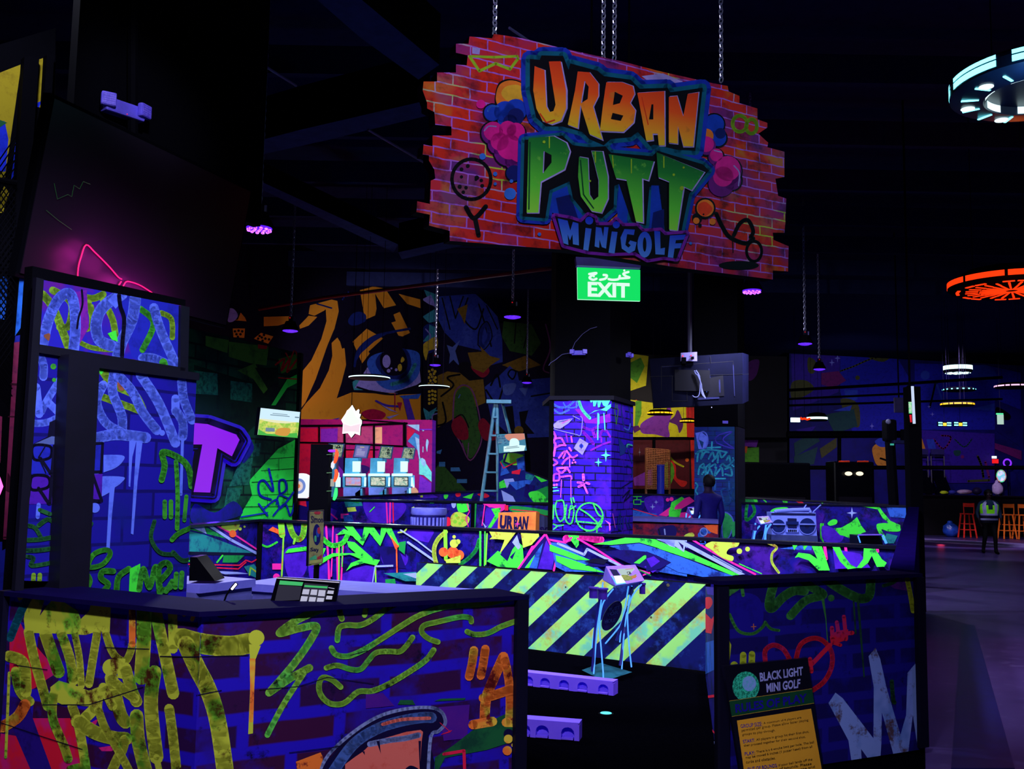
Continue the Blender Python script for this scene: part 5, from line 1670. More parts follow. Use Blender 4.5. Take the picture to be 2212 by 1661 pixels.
cwall((710, 1077), (1083, 1060), 18.6, 17.6, 'far course wall showing only a thin bright strip, under the ticket machines', ['''
v p 0,110 120,100 180,130 60,140
y p 30,115 50,112 52,130 32,132
l P 225,110 260,110 250,140 230,140
R P 320,100 360,95 360,120 330,125
l p 380,130 470,95 450,145
R P 500,105 560,95 600,120 560,135
o c 540,130,9
'''], [CDm])
# tall painted wall with a lit screen
TWB = paint('tall_wall_navy', (18, 22, 120), (14, 16, 90), .48, .62, 3, c3=(24, 50, 130), s3=3)
A_, B_, E_ = D(1077, 1085, 15.6), D(1135, 1085, 15.2), D(1190, 1085, 14.8); TW = Plane(g0(A_), g0(E_))
q = [TW.hit(x, y) for x, y in ((1077, 975), (1133, 972), (1135, 1018), (1190, 1040), (1190, 1100), (1077, 1096))]; q[-1].z = q[-2].z = .012
mb = MB(); slab(mb, TW, q, .12, TWB, BLK)
add_art(mb, TW, [(m_, [c for x in ps for c in [clip(x, [(1077, 975), (1133, 973), (1133, 1300), (1077, 1300)])]+[clip(x, [(1133.5, 1018), (1190, 1040), (1190, 1300), (1133.5, 1300)])] if c]) for m_, ps in art_pieces('''
g p 530,1180 600,1130 690,1130 640,1190 560,1220
o P 560,1130 640,1125 690,1150 640,1200 570,1180
c p 640,1160 695,1140 695,1230 650,1240
n l12 580,1120 560,1180 610,1200
R p 610,1240 670,1225 660,1260 610,1255
l p 530,1310 570,1290 590,1340 530,1350
w p 560,1290 620,1285 650,1350 600,1310 580,1350
c p 590,1310 750,1290 730,1320 640,1360
l p 750,1260 840,1300 800,1310
g p 750,1370 850,1330 850,1420 780,1430
n p 700,1320 760,1330 740,1420 690,1400
t p 700,1250 760,1270 740,1300 700,1290
l P 720,1380 790,1370 850,1440 760,1440
w p 545,1360 620,1400 640,1440 560,1430
c p 550,1180 600,1250 540,1270
R l6 540,1180 560,1220 640,1180
''', CK_)], PAL); 
o = tag(mb.build('feature_wall', origin=TW.o), 'stepped wall with blue and green graffiti carrying a lit screen, beside the violet column', 'wall')
def display(px, d, faces, label, cat='screen', frame=None, name='wall_screen', hold=None):
    P = [D(x, y, dd) for (x, y), dd in zip(px, d)]; n = (P[1]-P[0]).cross(P[3]-P[0]).normalized(); n = -n if n.dot(EYE-P[0]) < 0 else n
    pl = Plane(P[0], P[1], up=(P[0]-P[3])); pl.n = n; t = empty(name, sum(P, Vector())/4, label, cat)
    mb = MB(); c = sum(P, Vector())/4; mb.prism([c+(p-c)*1.04 for p in P], n*-.05, frame or BLK); mb.build('casing', t)
    mb = MB(); add_art(mb, pl, faces[0], faces[1], px, eps=.002); mb.build('display', t)
    mb = MB(); mb.box(c-n*.13, (.12, .2, .12), BLK); mb.build('wall_bracket', t)
    return t
SK = dict(s=glow('meadow_sky', (205, 235, 250), 1.05), g=glow('meadow_green', (150, 205, 70), .95, (225, 225, 110), 12), d=glow('meadow_deep', (70, 190, 70), .9), k=glow('screen_caption', (120, 150, 170), .8), y=glow('meadow_haze', (235, 235, 190), 1), b=glow('screen_blue', (60, 110, 160), .7, (90, 160, 200), 20), r=glow('screen_peach', (230, 150, 130), .8), w=glow('screen_flare', (210, 245, 245), 1.1), t=glow('screen_teal', (70, 150, 190), .7), o=glow('meadow_orange', (220, 160, 60), .9))
display([(563, 881), (648, 890), (642, 946), (556, 939)], [13.4, 14.0, 14.0, 13.4], (art_pieces('''
s p 515,890 800,920 780,1120 490,1090
y p 505,970 795,1000 785,1060 495,1050
g P 500,985 560,990 620,1000 700,1005 790,1005 780,1120 490,1090
d p 495,1040 560,1075 640,1080 770,1070 775,1115 490,1090
o P 640,1040 720,1040 700,1090 620,1080
k l5 585,945 715,957
k l4 600,935 700,945
k l8 755,962 778,964
k p 550,1033 612,1037 612,1062 548,1060
''', (400, 600, 3.1946)), SK), 'bright screen showing a sunny meadow, mounted on the green brick mural')
display([(1073, 938), (1133, 936), (1138, 973), (1078, 979)], [15.0, 14.7, 14.7, 15.0], (art_pieces('''
t p 510,1000 710,990 712,1115 520,1125
b p 512,1010 600,1005 610,1060 520,1070
r P 570,1005 690,998 700,1030 600,1045
w P 600,1040 640,1030 660,1060 640,1120 600,1120
w p 560,1080 640,1070 700,1075 690,1110 560,1115
k l3 525,1025 570,1020
k l6 530,1055 550,1052
k l4 570,1095 660,1085
k l4 580,1085 650,1078
k l3 530,1040 575,1036
''', CK_), SK), 'lit screen with dark sunrise picture on top of the stepped graffiti wall')
# trash can relief
p = D(926, 1132, 13.2); STL = plain('can_steel', (120, 125, 235), .4, .4, c2=(70, 70, 200), scale=3)
t = empty('trash_can', (p.x, p.y, 0.012), 'ribbed violet lit trash can standing between the course walls', 'trash can')
r = 36/F*13.2; zt_ = hgt(926, 1099, 13.2); zr = hgt(926, 1112, 13.2)
mb = MB(); mb.lathe((p.x, p.y, 0), [(r*.88, .012), (r*.95, .5), (r, zr), (r*.98, zr)], plain('can_shadow', (20, 16, 100), .5, .1), 40)
for k in range(26):
    w = 2*math.pi*k/26; mb.tube([(p.x+math.cos(w)*r*.93, p.y+math.sin(w)*r*.93, .4), (p.x+math.cos(w)*r*1.01, p.y+math.sin(w)*r*1.01, zr-.03)], .018, STL, 6)
mb.build('body', t, smooth=True)
mb = MB(); mb.lathe((p.x, p.y, 0), [(r*1.02, zr), (r*1.07, zr+.02), (r*1.05, zr+.09), (r, zt_), (r*.4, zt_+.01)], STL, 40); mb.build('lid', t, smooth=True)
# URBAN crate
PL_ = dict(k=plain('crate_ink', (20, 10, 70)), p=plain('crate_pink', (220, 50, 170)), v=plain('crate_violet', (70, 30, 190)))
WOOD = plain('crate_wood', (225, 130, 60), .6, c2=(195, 95, 50), scale=9); PALE = plain('crate_pale', (120, 130, 225), .6)
a, b2, c_ = D(1072, 1150, 12.3), D(1155, 1152, 12.1), D(1189, 1155, 12.9); UP1, UP2 = Plane(g0(a), g0(b2)), Plane(g0(b2), g0(c_))
t = empty('lettered_crate', g0(a)+Vector((0, 0, .012)), 'orange wooden crate lettered with dark graffiti, behind the course wall', 'crate')
q1 = [UP1.hit(1077, 1107), UP1.hit(1158, 1106), UP1.hit(1154, 1170), UP1.hit(1068, 1170)]; q1[2].z = q1[3].z = .012
mb = MB(); mb.prism(q1, UP1.n*-.12, WOOD, WOOD, UP1.uv); add_art(mb, UP1, art_pieces('''
k t60 690,275 800,285 795,400 680,390 |UR
k t60 800,290 925,285 910,400 800,400 |BAN
p * 830,350,26,34
''', CDm), PL_, [proj(p) for p in q1]); mb.build('front_board', t)
q2 = [UP2.hit(1158.5, 1107), UP2.hit(1189, 1117), UP2.hit(1189, 1170), UP2.hit(1155, 1170)]; q2[2].z = q2[3].z = .012
mb = MB(); mb.prism(q2, UP2.n*-.1, PALE, PALE, UP2.uv); add_art(mb, UP2, art_pieces('''
R l8 985,255 1100,295
k s10 975,390 985,380 1000,400
k S9 1020,385 1040,380 1040,410
k s9 1055,400 1070,380 1090,395
''', CDm), dict(R=PAL['R'], k=PL_['v']), [proj(p) for p in q2]); mb.build('side_board', t)

# step ladder
t = empty('step_ladder', D(1060, 1060, 16.6), 'tall open aluminium step ladder behind the lit screen', 'ladder'); t.location.z = .012; t['_o'] = (t.location.x, t.location.y, .012)
ALU = plain('ladder_alu', (80, 150, 190), .35, .4); ld = 16.6
K = lambda x, y, d=ld: D(900+x/2.966, 600+y/2.966, d)
zb = .012
def toz(a, b2): 
    return a+(b2-a)*((zb-a.z)/(b2.z-a.z))
L0, L1 = K(503, 800), K(425, 1360); R0, R1 = K(550, 800), K(600, 1000)
fl = toz(L0, L1); fr = toz(R0, R1); kk = (fr-fl).length
mb = MB(); mb.tube([L0, fl], .03, ALU, 6); mb.build('rail', t); 
M1 = K(522, 1360); fm = toz(K(515, 800), M1); mb = MB(); mb.tube([K(515, 800), fm], .03, ALU, 6); mb.build('rail', t)
mb = MB(); mb.tube([R0+Vector((0, .1, 0)), fr+Vector((0, 1.0, 0))], .025, ALU, 6); mb.build('rail', t)
mb = MB(); mb.box(K(527, 795), (.42, .2, .06), ALU); mb.build('top_cap', t)
for i in range(9):
    f = (i+.8)/9.5; mb = MB(); a = L0+(fl-L0)*f; b2 = K(515, 800)+(fm-K(515, 800))*f; mb.box((a+b2)/2, ((b2-a).length, .09, .03), ALU); mb.build('step', t)
mb = MB(); mb.tube([L0+(fl-L0)*.45+Vector((.3, .2, 0)), R0+(fr-R0)*.45+Vector((0, .45, 0))], .012, ALU, 5); mb.build('brace', t)

# purple letter on the green wall
OUTL = [tuple(float(v) for v in q.split(',')) for q in '-60,985 160,1000 365,1072 402,1125 335,1250 240,1190 190,1500 45,1490 100,1165 -60,1165'.split()]
TLT = GW.off(.12); cvt = lambda P: [(400+x/3.1946, 600+y/3.1946) for x, y in P]
grow = lambda P, s: [p for p in P]
t = empty('neon_letter', GW.hit(470, 1090)+GW.n*.06, 'big glowing purple letter with black rim on the green wall', 'letter')
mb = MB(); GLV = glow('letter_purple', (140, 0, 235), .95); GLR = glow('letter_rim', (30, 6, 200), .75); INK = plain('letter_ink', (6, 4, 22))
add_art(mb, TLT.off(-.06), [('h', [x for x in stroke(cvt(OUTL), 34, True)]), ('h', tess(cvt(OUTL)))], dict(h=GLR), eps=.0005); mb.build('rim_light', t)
mb = MB(); mb.prism([TLT.hit(*p) for p in cvt(OUTL)], GW.n*-.1, INK, GLR); add_art(mb, TLT.off(.001), [('k', stroke(cvt(OUTL), 20, True)), ('b', stroke([(x+2.0, y+1.5) for x, y in cvt(OUTL)], 8, True)), ('k', stroke(cvt(OUTL), 7, True))], dict(k=INK, b=plain('letter_blue_line', (18, 12, 120))), eps=.001); mb.build('body', t)
mb = MB(); cx_, cy_ = 450, 990
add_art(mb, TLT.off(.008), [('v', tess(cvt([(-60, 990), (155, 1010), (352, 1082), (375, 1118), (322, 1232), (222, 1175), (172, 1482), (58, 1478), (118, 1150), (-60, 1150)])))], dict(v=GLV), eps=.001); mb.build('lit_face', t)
for x, y in ((425, 900), (470, 920), (520, 960), (500, 1010), (470, 1060), (430, 1085)): point('letter_glow', GW.hit(x, y)+GW.n*.14+Vector((.1, -.05, 0)), 2.0, (.1, .03, 1), .08)

# ticket machine corner: lit wall end, machines, star lamp
SHP = dict(m=paint('shop_magenta', (150, 18, 112), (120, 16, 110)), w=paint('shop_pale', (150, 200, 240), (130, 180, 230)), c=paint('shop_sky', (60, 140, 210), (50, 120, 190)), r=paint('shop_crimson', (190, 20, 70), (160, 16, 70)), v=paint('shop_violet', (120, 40, 200), (100, 30, 190)), o=paint('shop_peach', (230, 180, 140), (210, 160, 130)), t=paint('shop_mint', (110, 230, 220), (90, 200, 210)), k=BLK, b=paint('shop_rose', (170, 70, 130), (140, 50, 120)), n=paint('shop_navy', (40, 20, 110), (34, 16, 96)))
A_, B_ = D(600, 1070, 21.2), D(934, 1070, 20.6); SW = Plane(g0(A_), g0(B_))
q = [SW.hit(x, y) for x, y in ((600, 905), (934, 907), (934, 1075), (600, 1075))]; q[2].z = q[3].z = .012
mb = MB(); slab(mb, SW, q, .3, SHP['m'], SHP['v'])
add_art(mb, SW, art_pieces('''
r p -500,470 60,470 110,1661 -500,1661
v p 95,480 360,470 350,690 95,680
b p 360,450 920,450 920,700 360,700
o p 940,455 1050,450 1050,710 940,705
r p 490,800 910,790 910,930 490,930
n p 350,950 480,900 480,1400 350,1400
v p 330,1000 480,1180 400,1250 300,1100
n P 720,1040 860,1090 780,1200 730,1150
o P 1430,1470 1550,1390 1620,1460 1620,1520 1430,1500
w p 1440,415 1632,412 1632,520 1560,480
r p 1440,450 1575,505 1450,670 1440,640
c p 1450,670 1560,540 1632,580 1632,850 1560,760
w p 1565,600 1632,640 1640,900 1655,960 1630,960
t p 1630,950 1680,930 1830,1160 1830,1310 1700,1200 1630,1190
w P 1665,940 1720,960 1740,1040 1700,1060 1660,1000
v p 1640,480 1835,480 1835,500 1640,500
w p 1680,495 1715,505 1685,520
w P 1750,640 1780,680 1765,760 1755,840 1735,740
w l12 1693,760 1690,840
v p 1640,1200 1830,1330 1830,1520 1620,1480
k l34 -300,435 420,430 1440,395
k l26 -300,690 440,705 1440,755
k l12 0,800 480,805 1000,805
k l34 470,430 475,1200
k l28 930,440 930,940
k l26 75,430 75,690
k l44 1405,395 1405,760
k l7 1435,420 1435,740
k p -300,290 -300,235 410,300 1440,385 1440,400 410,330
''', (680, 860, 7.2214)), SHP, [proj(p) for p in q]); struct(mb.build('wall_shop', origin=SW.o))
MC = plain('machine_cyan', (70, 150, 200), .4, .3); MW = glow('machine_white', (190, 250, 255), 1.5); 
T7 = lambda x, y, d: D(680+x/7.2214, 860+y/7.2214, d)
SCRP = dict(g=glow('kiosk_map', (190, 205, 170), .65, (90, 130, 110), 30), v=glow('kiosk_violet', (130, 120, 205), .7), p=glow('kiosk_pink', (225, 140, 170), .9, (170, 170, 235), 14), k=plain('kiosk_ink', (10, 16, 40)), y=glow('kiosk_yellow', (215, 205, 130), .8), w=glow('kiosk_pale', (225, 225, 205), .9, (150, 190, 170), 30), l=glow('kiosk_line', (200, 200, 240), .8))
def machine(x, w, up, lab, pink=False):
    """coordinates in the close crop: x left of body, w width, up (top screen quad)"""
    d = 19.2; t = empty('ticket_machine', T7(x+w/2, 1530, d), lab, 'ticket machine', 'ticket machines in the lit corner'); t.location.z = .012; t['_o'] = (t.location.x, t.location.y, .012)
    def slabx(q, back, m_): mb.prism([T7(a, b2, d) for a, b2 in q], (0, back, 0), m_)
    mb = MB(); slabx([(x+10, 1395), (x+w-90, 1395), (x+w-90, 1700), (x+10, 1700)], .5, PALE); slabx([(x+w-170, 1480), (x+w-60, 1400), (x+w-60, 1700), (x+w-170, 1700)], .4, MC)
    for v in mb.v:
        if v.z < .55: v.z = .012
    mb.build('pedestal', t)
    mb = MB(); slabx([(x, 1200), (x+w, 1200), (x+w, 1392), (x, 1392)], .35, MC); mb.build('console', t)
    mb = MB(); slabx([(x+40, 935), (x+w-120, 935), (x+w-100, 1180), (x+30, 1180)], .3, MC); mb.build('back_box', t)
    mb = MB(); mb.tube([T7(x+8, 1196, d-.05), T7(x+w-8, 1196, d-.05)], .026, MW, 8); mb.tube([T7(x+w-12, 1235, d-.05), T7(x+w-16, 1375, d-.05)], .02, MW, 8); mb.build('light_bar', t)
    mb = MB(); mb.prism([T7(a, b2, d-.06) for a, b2 in ((x+w*.42, 985), (x+w*.76, 985), (x+w*.74, 1150), (x+w*.42, 1150))], (0, .05, 0), MW); mb.build('lit_panel', t)
    pl = Plane(T7(x, 1300, d-.01), T7(x+w, 1300, d-.01)); mb = MB()
    add_art(mb, pl, art_pieces(f'''
k p {x+38},1222 {x+w-70},1226 {x+w-70},1378 {x+38},1374
{'p' if pink else 'w'} p {x+48},1234 {x+w-82},1238 {x+w-82},1364 {x+48},1360
{'y l9 %d,1350 %d,1352' % (x+100, x+w-130) if pink else 'k l10 %d,1285 %d,1285' % (x+w*.55, x+w*.78)}
{'l l6 %d,1290 %d,1292' % (x+80, x+w-120) if pink else 'k s8 %d,1260 %d,1250 %d,1262' % (x+w*.5, x+w*.56, x+w*.62)}
''', (680, 860, 7.2214)), SCRP, eps=.003); mb.build('console_screen', t)
    c = [T7(a, b2, d+.05) for a, b2 in up]; mb = MB(); mb.prism(c, (0, .08, 0), plain('tablet_frame', (30, 70, 130), .4, .3)); pl = Plane(c[0]+Vector((0, -.003, 0)), c[1]+Vector((0, -.003, 0))); tb = mb.build('tablet', t)
    mid = (sum(a for a, _ in up)/4, sum(b2 for _, b2 in up)/4); ins = [(mid[0]+(a-mid[0])*.84, mid[1]+(b2-mid[1])*.86) for a, b2 in up]
    f = quadmap(ins); L = lambda s_, t_: '%.0f,%.0f' % f((s_, t_)); mb = MB()
    add_art(mb, pl, art_pieces(f"{'v' if pink else 'g'} p {' '.join('%.0f,%.0f' % p for p in ins)}\n" + ('\n'.join(f'l l7 {L(.15, k)} {L(.8 if k < .6 else .5, k)}' for k in (.2, .3, .4, .5, .6, .7))+f'\ny l12 {L(.35, .88)} {L(.65, .88)}' if pink else f'k s12 {L(.6, .62)} {L(.68, .85)} {L(.78, .62)}\nk l16 {L(.6, .5)} {L(.85, .5)}\nk p {L(.66, .3)} {L(.76, .3)} {L(.76, .45)} {L(.66, .45)}'), (680, 860, 7.2214)), SCRP, eps=.003); mb.build('tablet_screen', tb)
    mb = MB(); m2 = ((up[2][0]+up[3][0])/2, (up[2][1]+up[3][1])/2); mb.tube([T7(m2[0], m2[1], d+.1), T7(m2[0]-10, 1000, d+.1)], .05, MC, 6); mb.build('tablet_arm', t)
machine(435, 365, [(635, 722), (865, 735), (815, 940), (590, 930)], 'leftmost full ticket machine with a violet text screen', True)
machine(830, 345, [(1030, 742), (1225, 755), (1192, 952), (985, 942)], 'middle lit ticket machine with a map screen, between two others')
machine(1195, 335, [(1385, 762), (1575, 772), (1540, 955), (1340, 947)], 'ticket machine nearest the pink wall end')
# machine half hidden behind the black pole
t = empty('ticket_machine', T7(330, 1530, 19.4), 'ticket machine mostly hidden behind the black pole with flame lights', 'ticket machine', 'ticket machines in the lit corner'); t.location.z = .012; t['_o'] = (t.location.x, t.location.y, .012)
mb = MB(); mb.prism([T7(a, b2, 19.45) for a, b2 in ((215, 705), (465, 712), (420, 930), (190, 920))], (0, .08, 0), plain('tablet_frame', (30, 70, 130))); mb.build('tablet', t)
pl = Plane(T7(215, 705, 19.44), T7(465, 712, 19.44)); mb = MB(); add_art(mb, pl, art_pieces('g p 228,720 448,725 408,915 200,905\nk s12 345,760 370,740 395,765\nk l16 340,772 400,775', (680, 860, 7.2214)), SCRP, eps=.003); mb.build('tablet_screen', t)
mb = MB(); mb.prism([T7(a, b2, 19.5) for a, b2 in ((240, 930), (330, 930), (330, 1700), (240, 1700))], (0, .3, 0), MC)
for v in mb.v:
    if v.z < .9: v.z = .012
mb.build('pedestal', t)
mb = MB(); mb.tube([T7(362, 1235, 19.3), T7(362, 1385, 19.3)], .05, MW, 8); mb.tube([T7(345, 1200, 19.3), T7(378, 1200, 19.3)], .05, MW, 8); mb.build('light_bar', t)
point('corner_glow', T7(640, 1150, 18.6), 14, (.5, .95, 1)); point('corner_glow', T7(1250, 1150, 18.4), 14, (.6, .9, 1)); point('corner_glow', T7(1640, 1420, 19.4), 20, (.75, .75, 1)); point('corner_glow', T7(60, 520, 19.6), 36, (1, .2, .25))  # invisible points add the machines' glow and a red tint on the mural
# star shaped lamp
ST = [(585, 105), (640, 205), (680, 170), (697, 185), (690, 240), (720, 250), (700, 310), (735, 350), (735, 395), (715, 440), (705, 580), (625, 550), (570, 618), (515, 545), (430, 555), (440, 400), (412, 340), (480, 240), (500, 195), (535, 165)]
t = empty('star_lamp', T7(575, 610, 18.4), 'white glowing cupcake shaped lightbox above the ticket machines', 'lightbox')
mb = MB(); mb.prism([T7(x, y, 18.4) for x, y in ST], (0, .12, 0), glow('star_white', (255, 250, 250), 1.6), BLK); mb.build('lit_face', t)
pl = Plane(T7(400, 300, 18.39), T7(700, 300, 18.39)); mb = MB(); add_art(mb, pl, art_pieces('g p 580,150 640,290 700,340 690,390 560,425 470,390 440,350 520,200\np p 450,400 560,435 705,400 695,540 630,525 560,520 440,530\ng p 530,545 615,548 570,600', (680, 860, 7.2214)), dict(g=glow('star_mint', (228, 250, 228), 1.2), p=glow('star_blush', (240, 215, 228), 1.1)), eps=.003); mb.build('printed_face', t)
mb = MB(); c = T7(575, 105, 18.5); mb.tube([c, Vector((c.x, c.y, 7.0))], .006, BLK, 4); mb.build('hanger_wire', t)
# round white prize wheel and the pole with flame lights
c = D(652, 1050, 18.0); t = empty('lit_wheel', c, 'round white lit wheel with bullseye rings at the edge of the green wall', 'lamp')
ax = Vector((-.35, -1, 0)).normalized(); mb = MB(); mb.lathe(c, [(.22, .1), (.235, .05), (.235, -.05)], glow('wheel_white', (235, 240, 250), 1.1), 28, ax); mb.build('disc', t)
mb = MB(); mb.lathe(c+ax*.1, [(.14, .01), (.14, 0)], glow('wheel_blue', (120, 150, 230), .8), 24, ax); mb.lathe(c+ax*.11, [(.09, .01), (.09, 0)], glow('wheel_pale', (235, 215, 215), .9), 20, ax); mb.lathe(c+ax*.12, [(.04, .01), (.04, 0)], glow('wheel_orange', (235, 130, 80), .9), 16, ax); mb.build('target_rings', t)
mb = MB(); mb.tube([c-ax*.02+Vector((0, .0, -.2)), (c.x, c.y, .02)], .05, BLK); mb.box((c.x, c.y, .04), (.4, .4, .05), BLK); mb.build('stand', t)
t = empty('light_pole', D(690, 1120, 13.6), 'black pole with orange and green flame shaped lights, before the ticket machines', 'pole'); t.location.z = .012; t['_o'] = (t.location.x, t.location.y, .012)
p = t.location.copy(); zt_ = hgt(690, 962, 13.6); mb = MB(); mb.box((p.x, p.y, zt_/2+.012), (.26, .26, zt_), BLK); mb.build('post', t)
for pts, m_ in ((((730, 800), (745, 860), (735, 920), (720, 980), (705, 1015)), glow('flame_orange', (255, 70, 10), 1.6)), (((725, 1110), (740, 1170), (730, 1230), (705, 1305)), glow('flame_orange', (255, 70, 10), 1.6)), (((735, 1400), (728, 1480), (715, 1540), (695, 1590)), glow('flame_green', (40, 255, 110), 1.5))):
    mb = MB(); P = catmull([(x-680+280-0, y) for x, y in pts], k=3); P = [T7(x, y, 13.4) for x, y in P]; n_ = len(P); mb.tube(P, [.006+.021*math.sin(math.pi*(.15+.8*k/n_)) for k in range(n_)], m_, 8); mb.build('flame_light', t, smooth=True)
mb = MB(); mb.blob(T7(270, 822, 13.4), (.06, .03, .02), glow('pole_violet', (150, 30, 255), 1.5), 2); mb.build('violet_lamp', t)
for y in (882, 1167, 1452):
    mb = MB(); mb.tube([T7(185, y, 13.44), T7(265, y-4, 13.44)], .006, plain('shelf_glass', (90, 130, 90), .2, .5), 4); mb.build('shelf_edge', t)
mb = MB(); mb.box(T7(275, 1320, 13.42), (.05, .03, .1), glow('pole_card', (200, 200, 190), .6)); mb.blob(T7(280, 1045, 13.42), (.03, .02, .06), glow('pole_white', (235, 235, 250), 1), 1); mb.build('card', t)
# game sign on a stake
SG = [(669, 1103), (700, 1101), (697, 1217), (665, 1223)]
q = [D(x, y, 10.2+.0 if x < 680 else 10.35) for x, y in SG]; n_ = (q[1]-q[0]).cross(q[3]-q[0]).normalized(); n_ = -n_ if n_.dot(EYE-q[0]) < 0 else n_; GP = Plane(q[0], q[1], up=(q[0]-q[3])); GP.n = n_
t = empty('game_sign', (q[3].x, q[3].y, .012), 'narrow worn sign board with two words, standing before the course wall', 'sign')
mb = MB(); mb.prism(q, n_*-.03, paint('sign_cream', (120, 116, 80), (90, 84, 66), .5, .65, 8), BLK, GP.uv); bo_ = mb.build('board', t)
mb = MB(); add_art(mb, GP, art_pieces('''
k L7 1098,245 1218,240 1208,660 1090,690
k t40 1112,280 1212,290 1210,340 1112,345 |Simon
k t40 1106,545 1200,540 1200,590 1106,585 |Says
n e 1160,438,32,88
b e 1168,420,14,40
r P 1165,385 1185,380 1185,430 1165,420
g P 1140,450 1155,450 1155,495 1140,490
r P 1140,250 1190,250 1180,270 1145,268
g p 1100,630 1150,605 1160,640 1100,650
r p 1160,625 1200,600 1200,630 1160,650
y p 1098,650 1200,640 1195,665 1098,680
''', (380, 1040, 3.8138)), dict(k=plain('sign_word', (26, 20, 60)), n=plain('sign_oval', (16, 14, 90)), b=plain('sign_oval_blue', (30, 60, 160)), r=plain('sign_oval_red', (150, 40, 60)), g=plain('sign_oval_green', (60, 150, 110)), y=plain('sign_foot', (150, 150, 90))), eps=.0006); mb.build('printed_face', t)
mb = MB(); mb.tube([D(684, 1218, 10.4), Vector((D(684, 1218, 10.4).x, D(684, 1218, 10.4).y, .012))], .03, BLK); mb.box((D(684, 1218, 10.4).x, D(684, 1218, 10.4).y, .025), (.3, .3, .024), BLK); mb.build('stake', t)

# ------------------------------------------------------------------ ball racks on the floor, floor light
RK = plain('rack_violet', (120, 84, 255), .5, .25, c2=(108, 74, 250)); RKD = plain('rack_niche', (70, 50, 210), .6)
def rack(pl, pr, nis, hgt_, label, cat='ball rack'):
    A_, B_ = Z(pl[0], pl[1], .0), Z(pr[0], pr[1], .0); P = Plane(g0(A_), g0(B_)); L = (B_-A_).length; z0 = .014
    us = []
    for x, y in nis:
        p = P.hit(x, y); us.append((p-P.o).dot(P.u))
    poly = [(0, z0)]
    for u in us:
        w = .042
        if u-w < 0.01 or u+w > L-.01: continue
        poly += [(u-w, z0), (u-w, z0+hgt_*.42)]+[(u-w*math.cos(k*math.pi/6), z0+hgt_*.42+w*math.sin(k*math.pi/6)*.85) for k in range(1, 6)]+[(u+w, z0+hgt_*.42), (u+w, z0)]
    poly += [(L, z0), (L, z0+hgt_*.9), (L-.01, z0+hgt_), (0, z0+hgt_)]
    pt = lambda u, z, k=0: P.o+P.u*u+Vector((0, 0, z))-P.n*k
    t = empty('ball_rack', pt(L/2, .0), label, cat, 'violet floor racks'); mb = MB()
    mb.prism([pt(u, z) for u, z in poly], P.n*-.045, RK); mb.build('front_rail', t)
    mb = MB(); mb.prism([pt(0, z0, .046), pt(L, z0, .046), pt(L, z0+hgt_, .046), pt(0, z0+hgt_, .046)], P.n*-.06, RK); 
    mb.prism([pt(0, z0+hgt_, .0), pt(L, z0+hgt_, 0), pt(L, z0+hgt_, .106), pt(0, z0+hgt_, .106)], (0, 0, .006), RK); mb.build('back_rail', t)
    mb = MB()
    for u in us:
        if .05 < u < L-.05: mb.box(pt(u, z0+.012, .01), (.075, .05, .012), RK, (P.u, P.n, Vector((0, 0, 1))))
    mb.build('ledges', t); return t
tf = lambda x, y: (1120+x/3.526, 1190+y/3.526)
rack((1010, 1471), (1325, 1507), [(1141, 1478), (1177, 1484), (1218, 1488), (1258, 1494), (1303, 1499)]+[(1100, 1478), (1060, 1472)], .10, 'long violet floor rack with arched ball niches, farther of the two')
rack((1030, 1588), (1251, 1606), [(1131, 1592), (1171, 1595), (1226, 1600)]+[(1085, 1590)], .105, 'short violet floor rack with arched ball niches, nearer of the two')
c = Z(1309, 1542, .013); t = empty('floor_light', c, 'small round cyan light set in the dark floor', 'light')
mb = MB(); mb.lathe(c, [(.055, .0), (.055, .004), (.043, .006)], BLK, 28); mb.build('ring', t)
mb = MB(); mb.lathe(c, [(.042, .005), (.038, .0085)], glow('floor_cyan', (90, 235, 255), 1.3), 28); mb.build('lens', t)

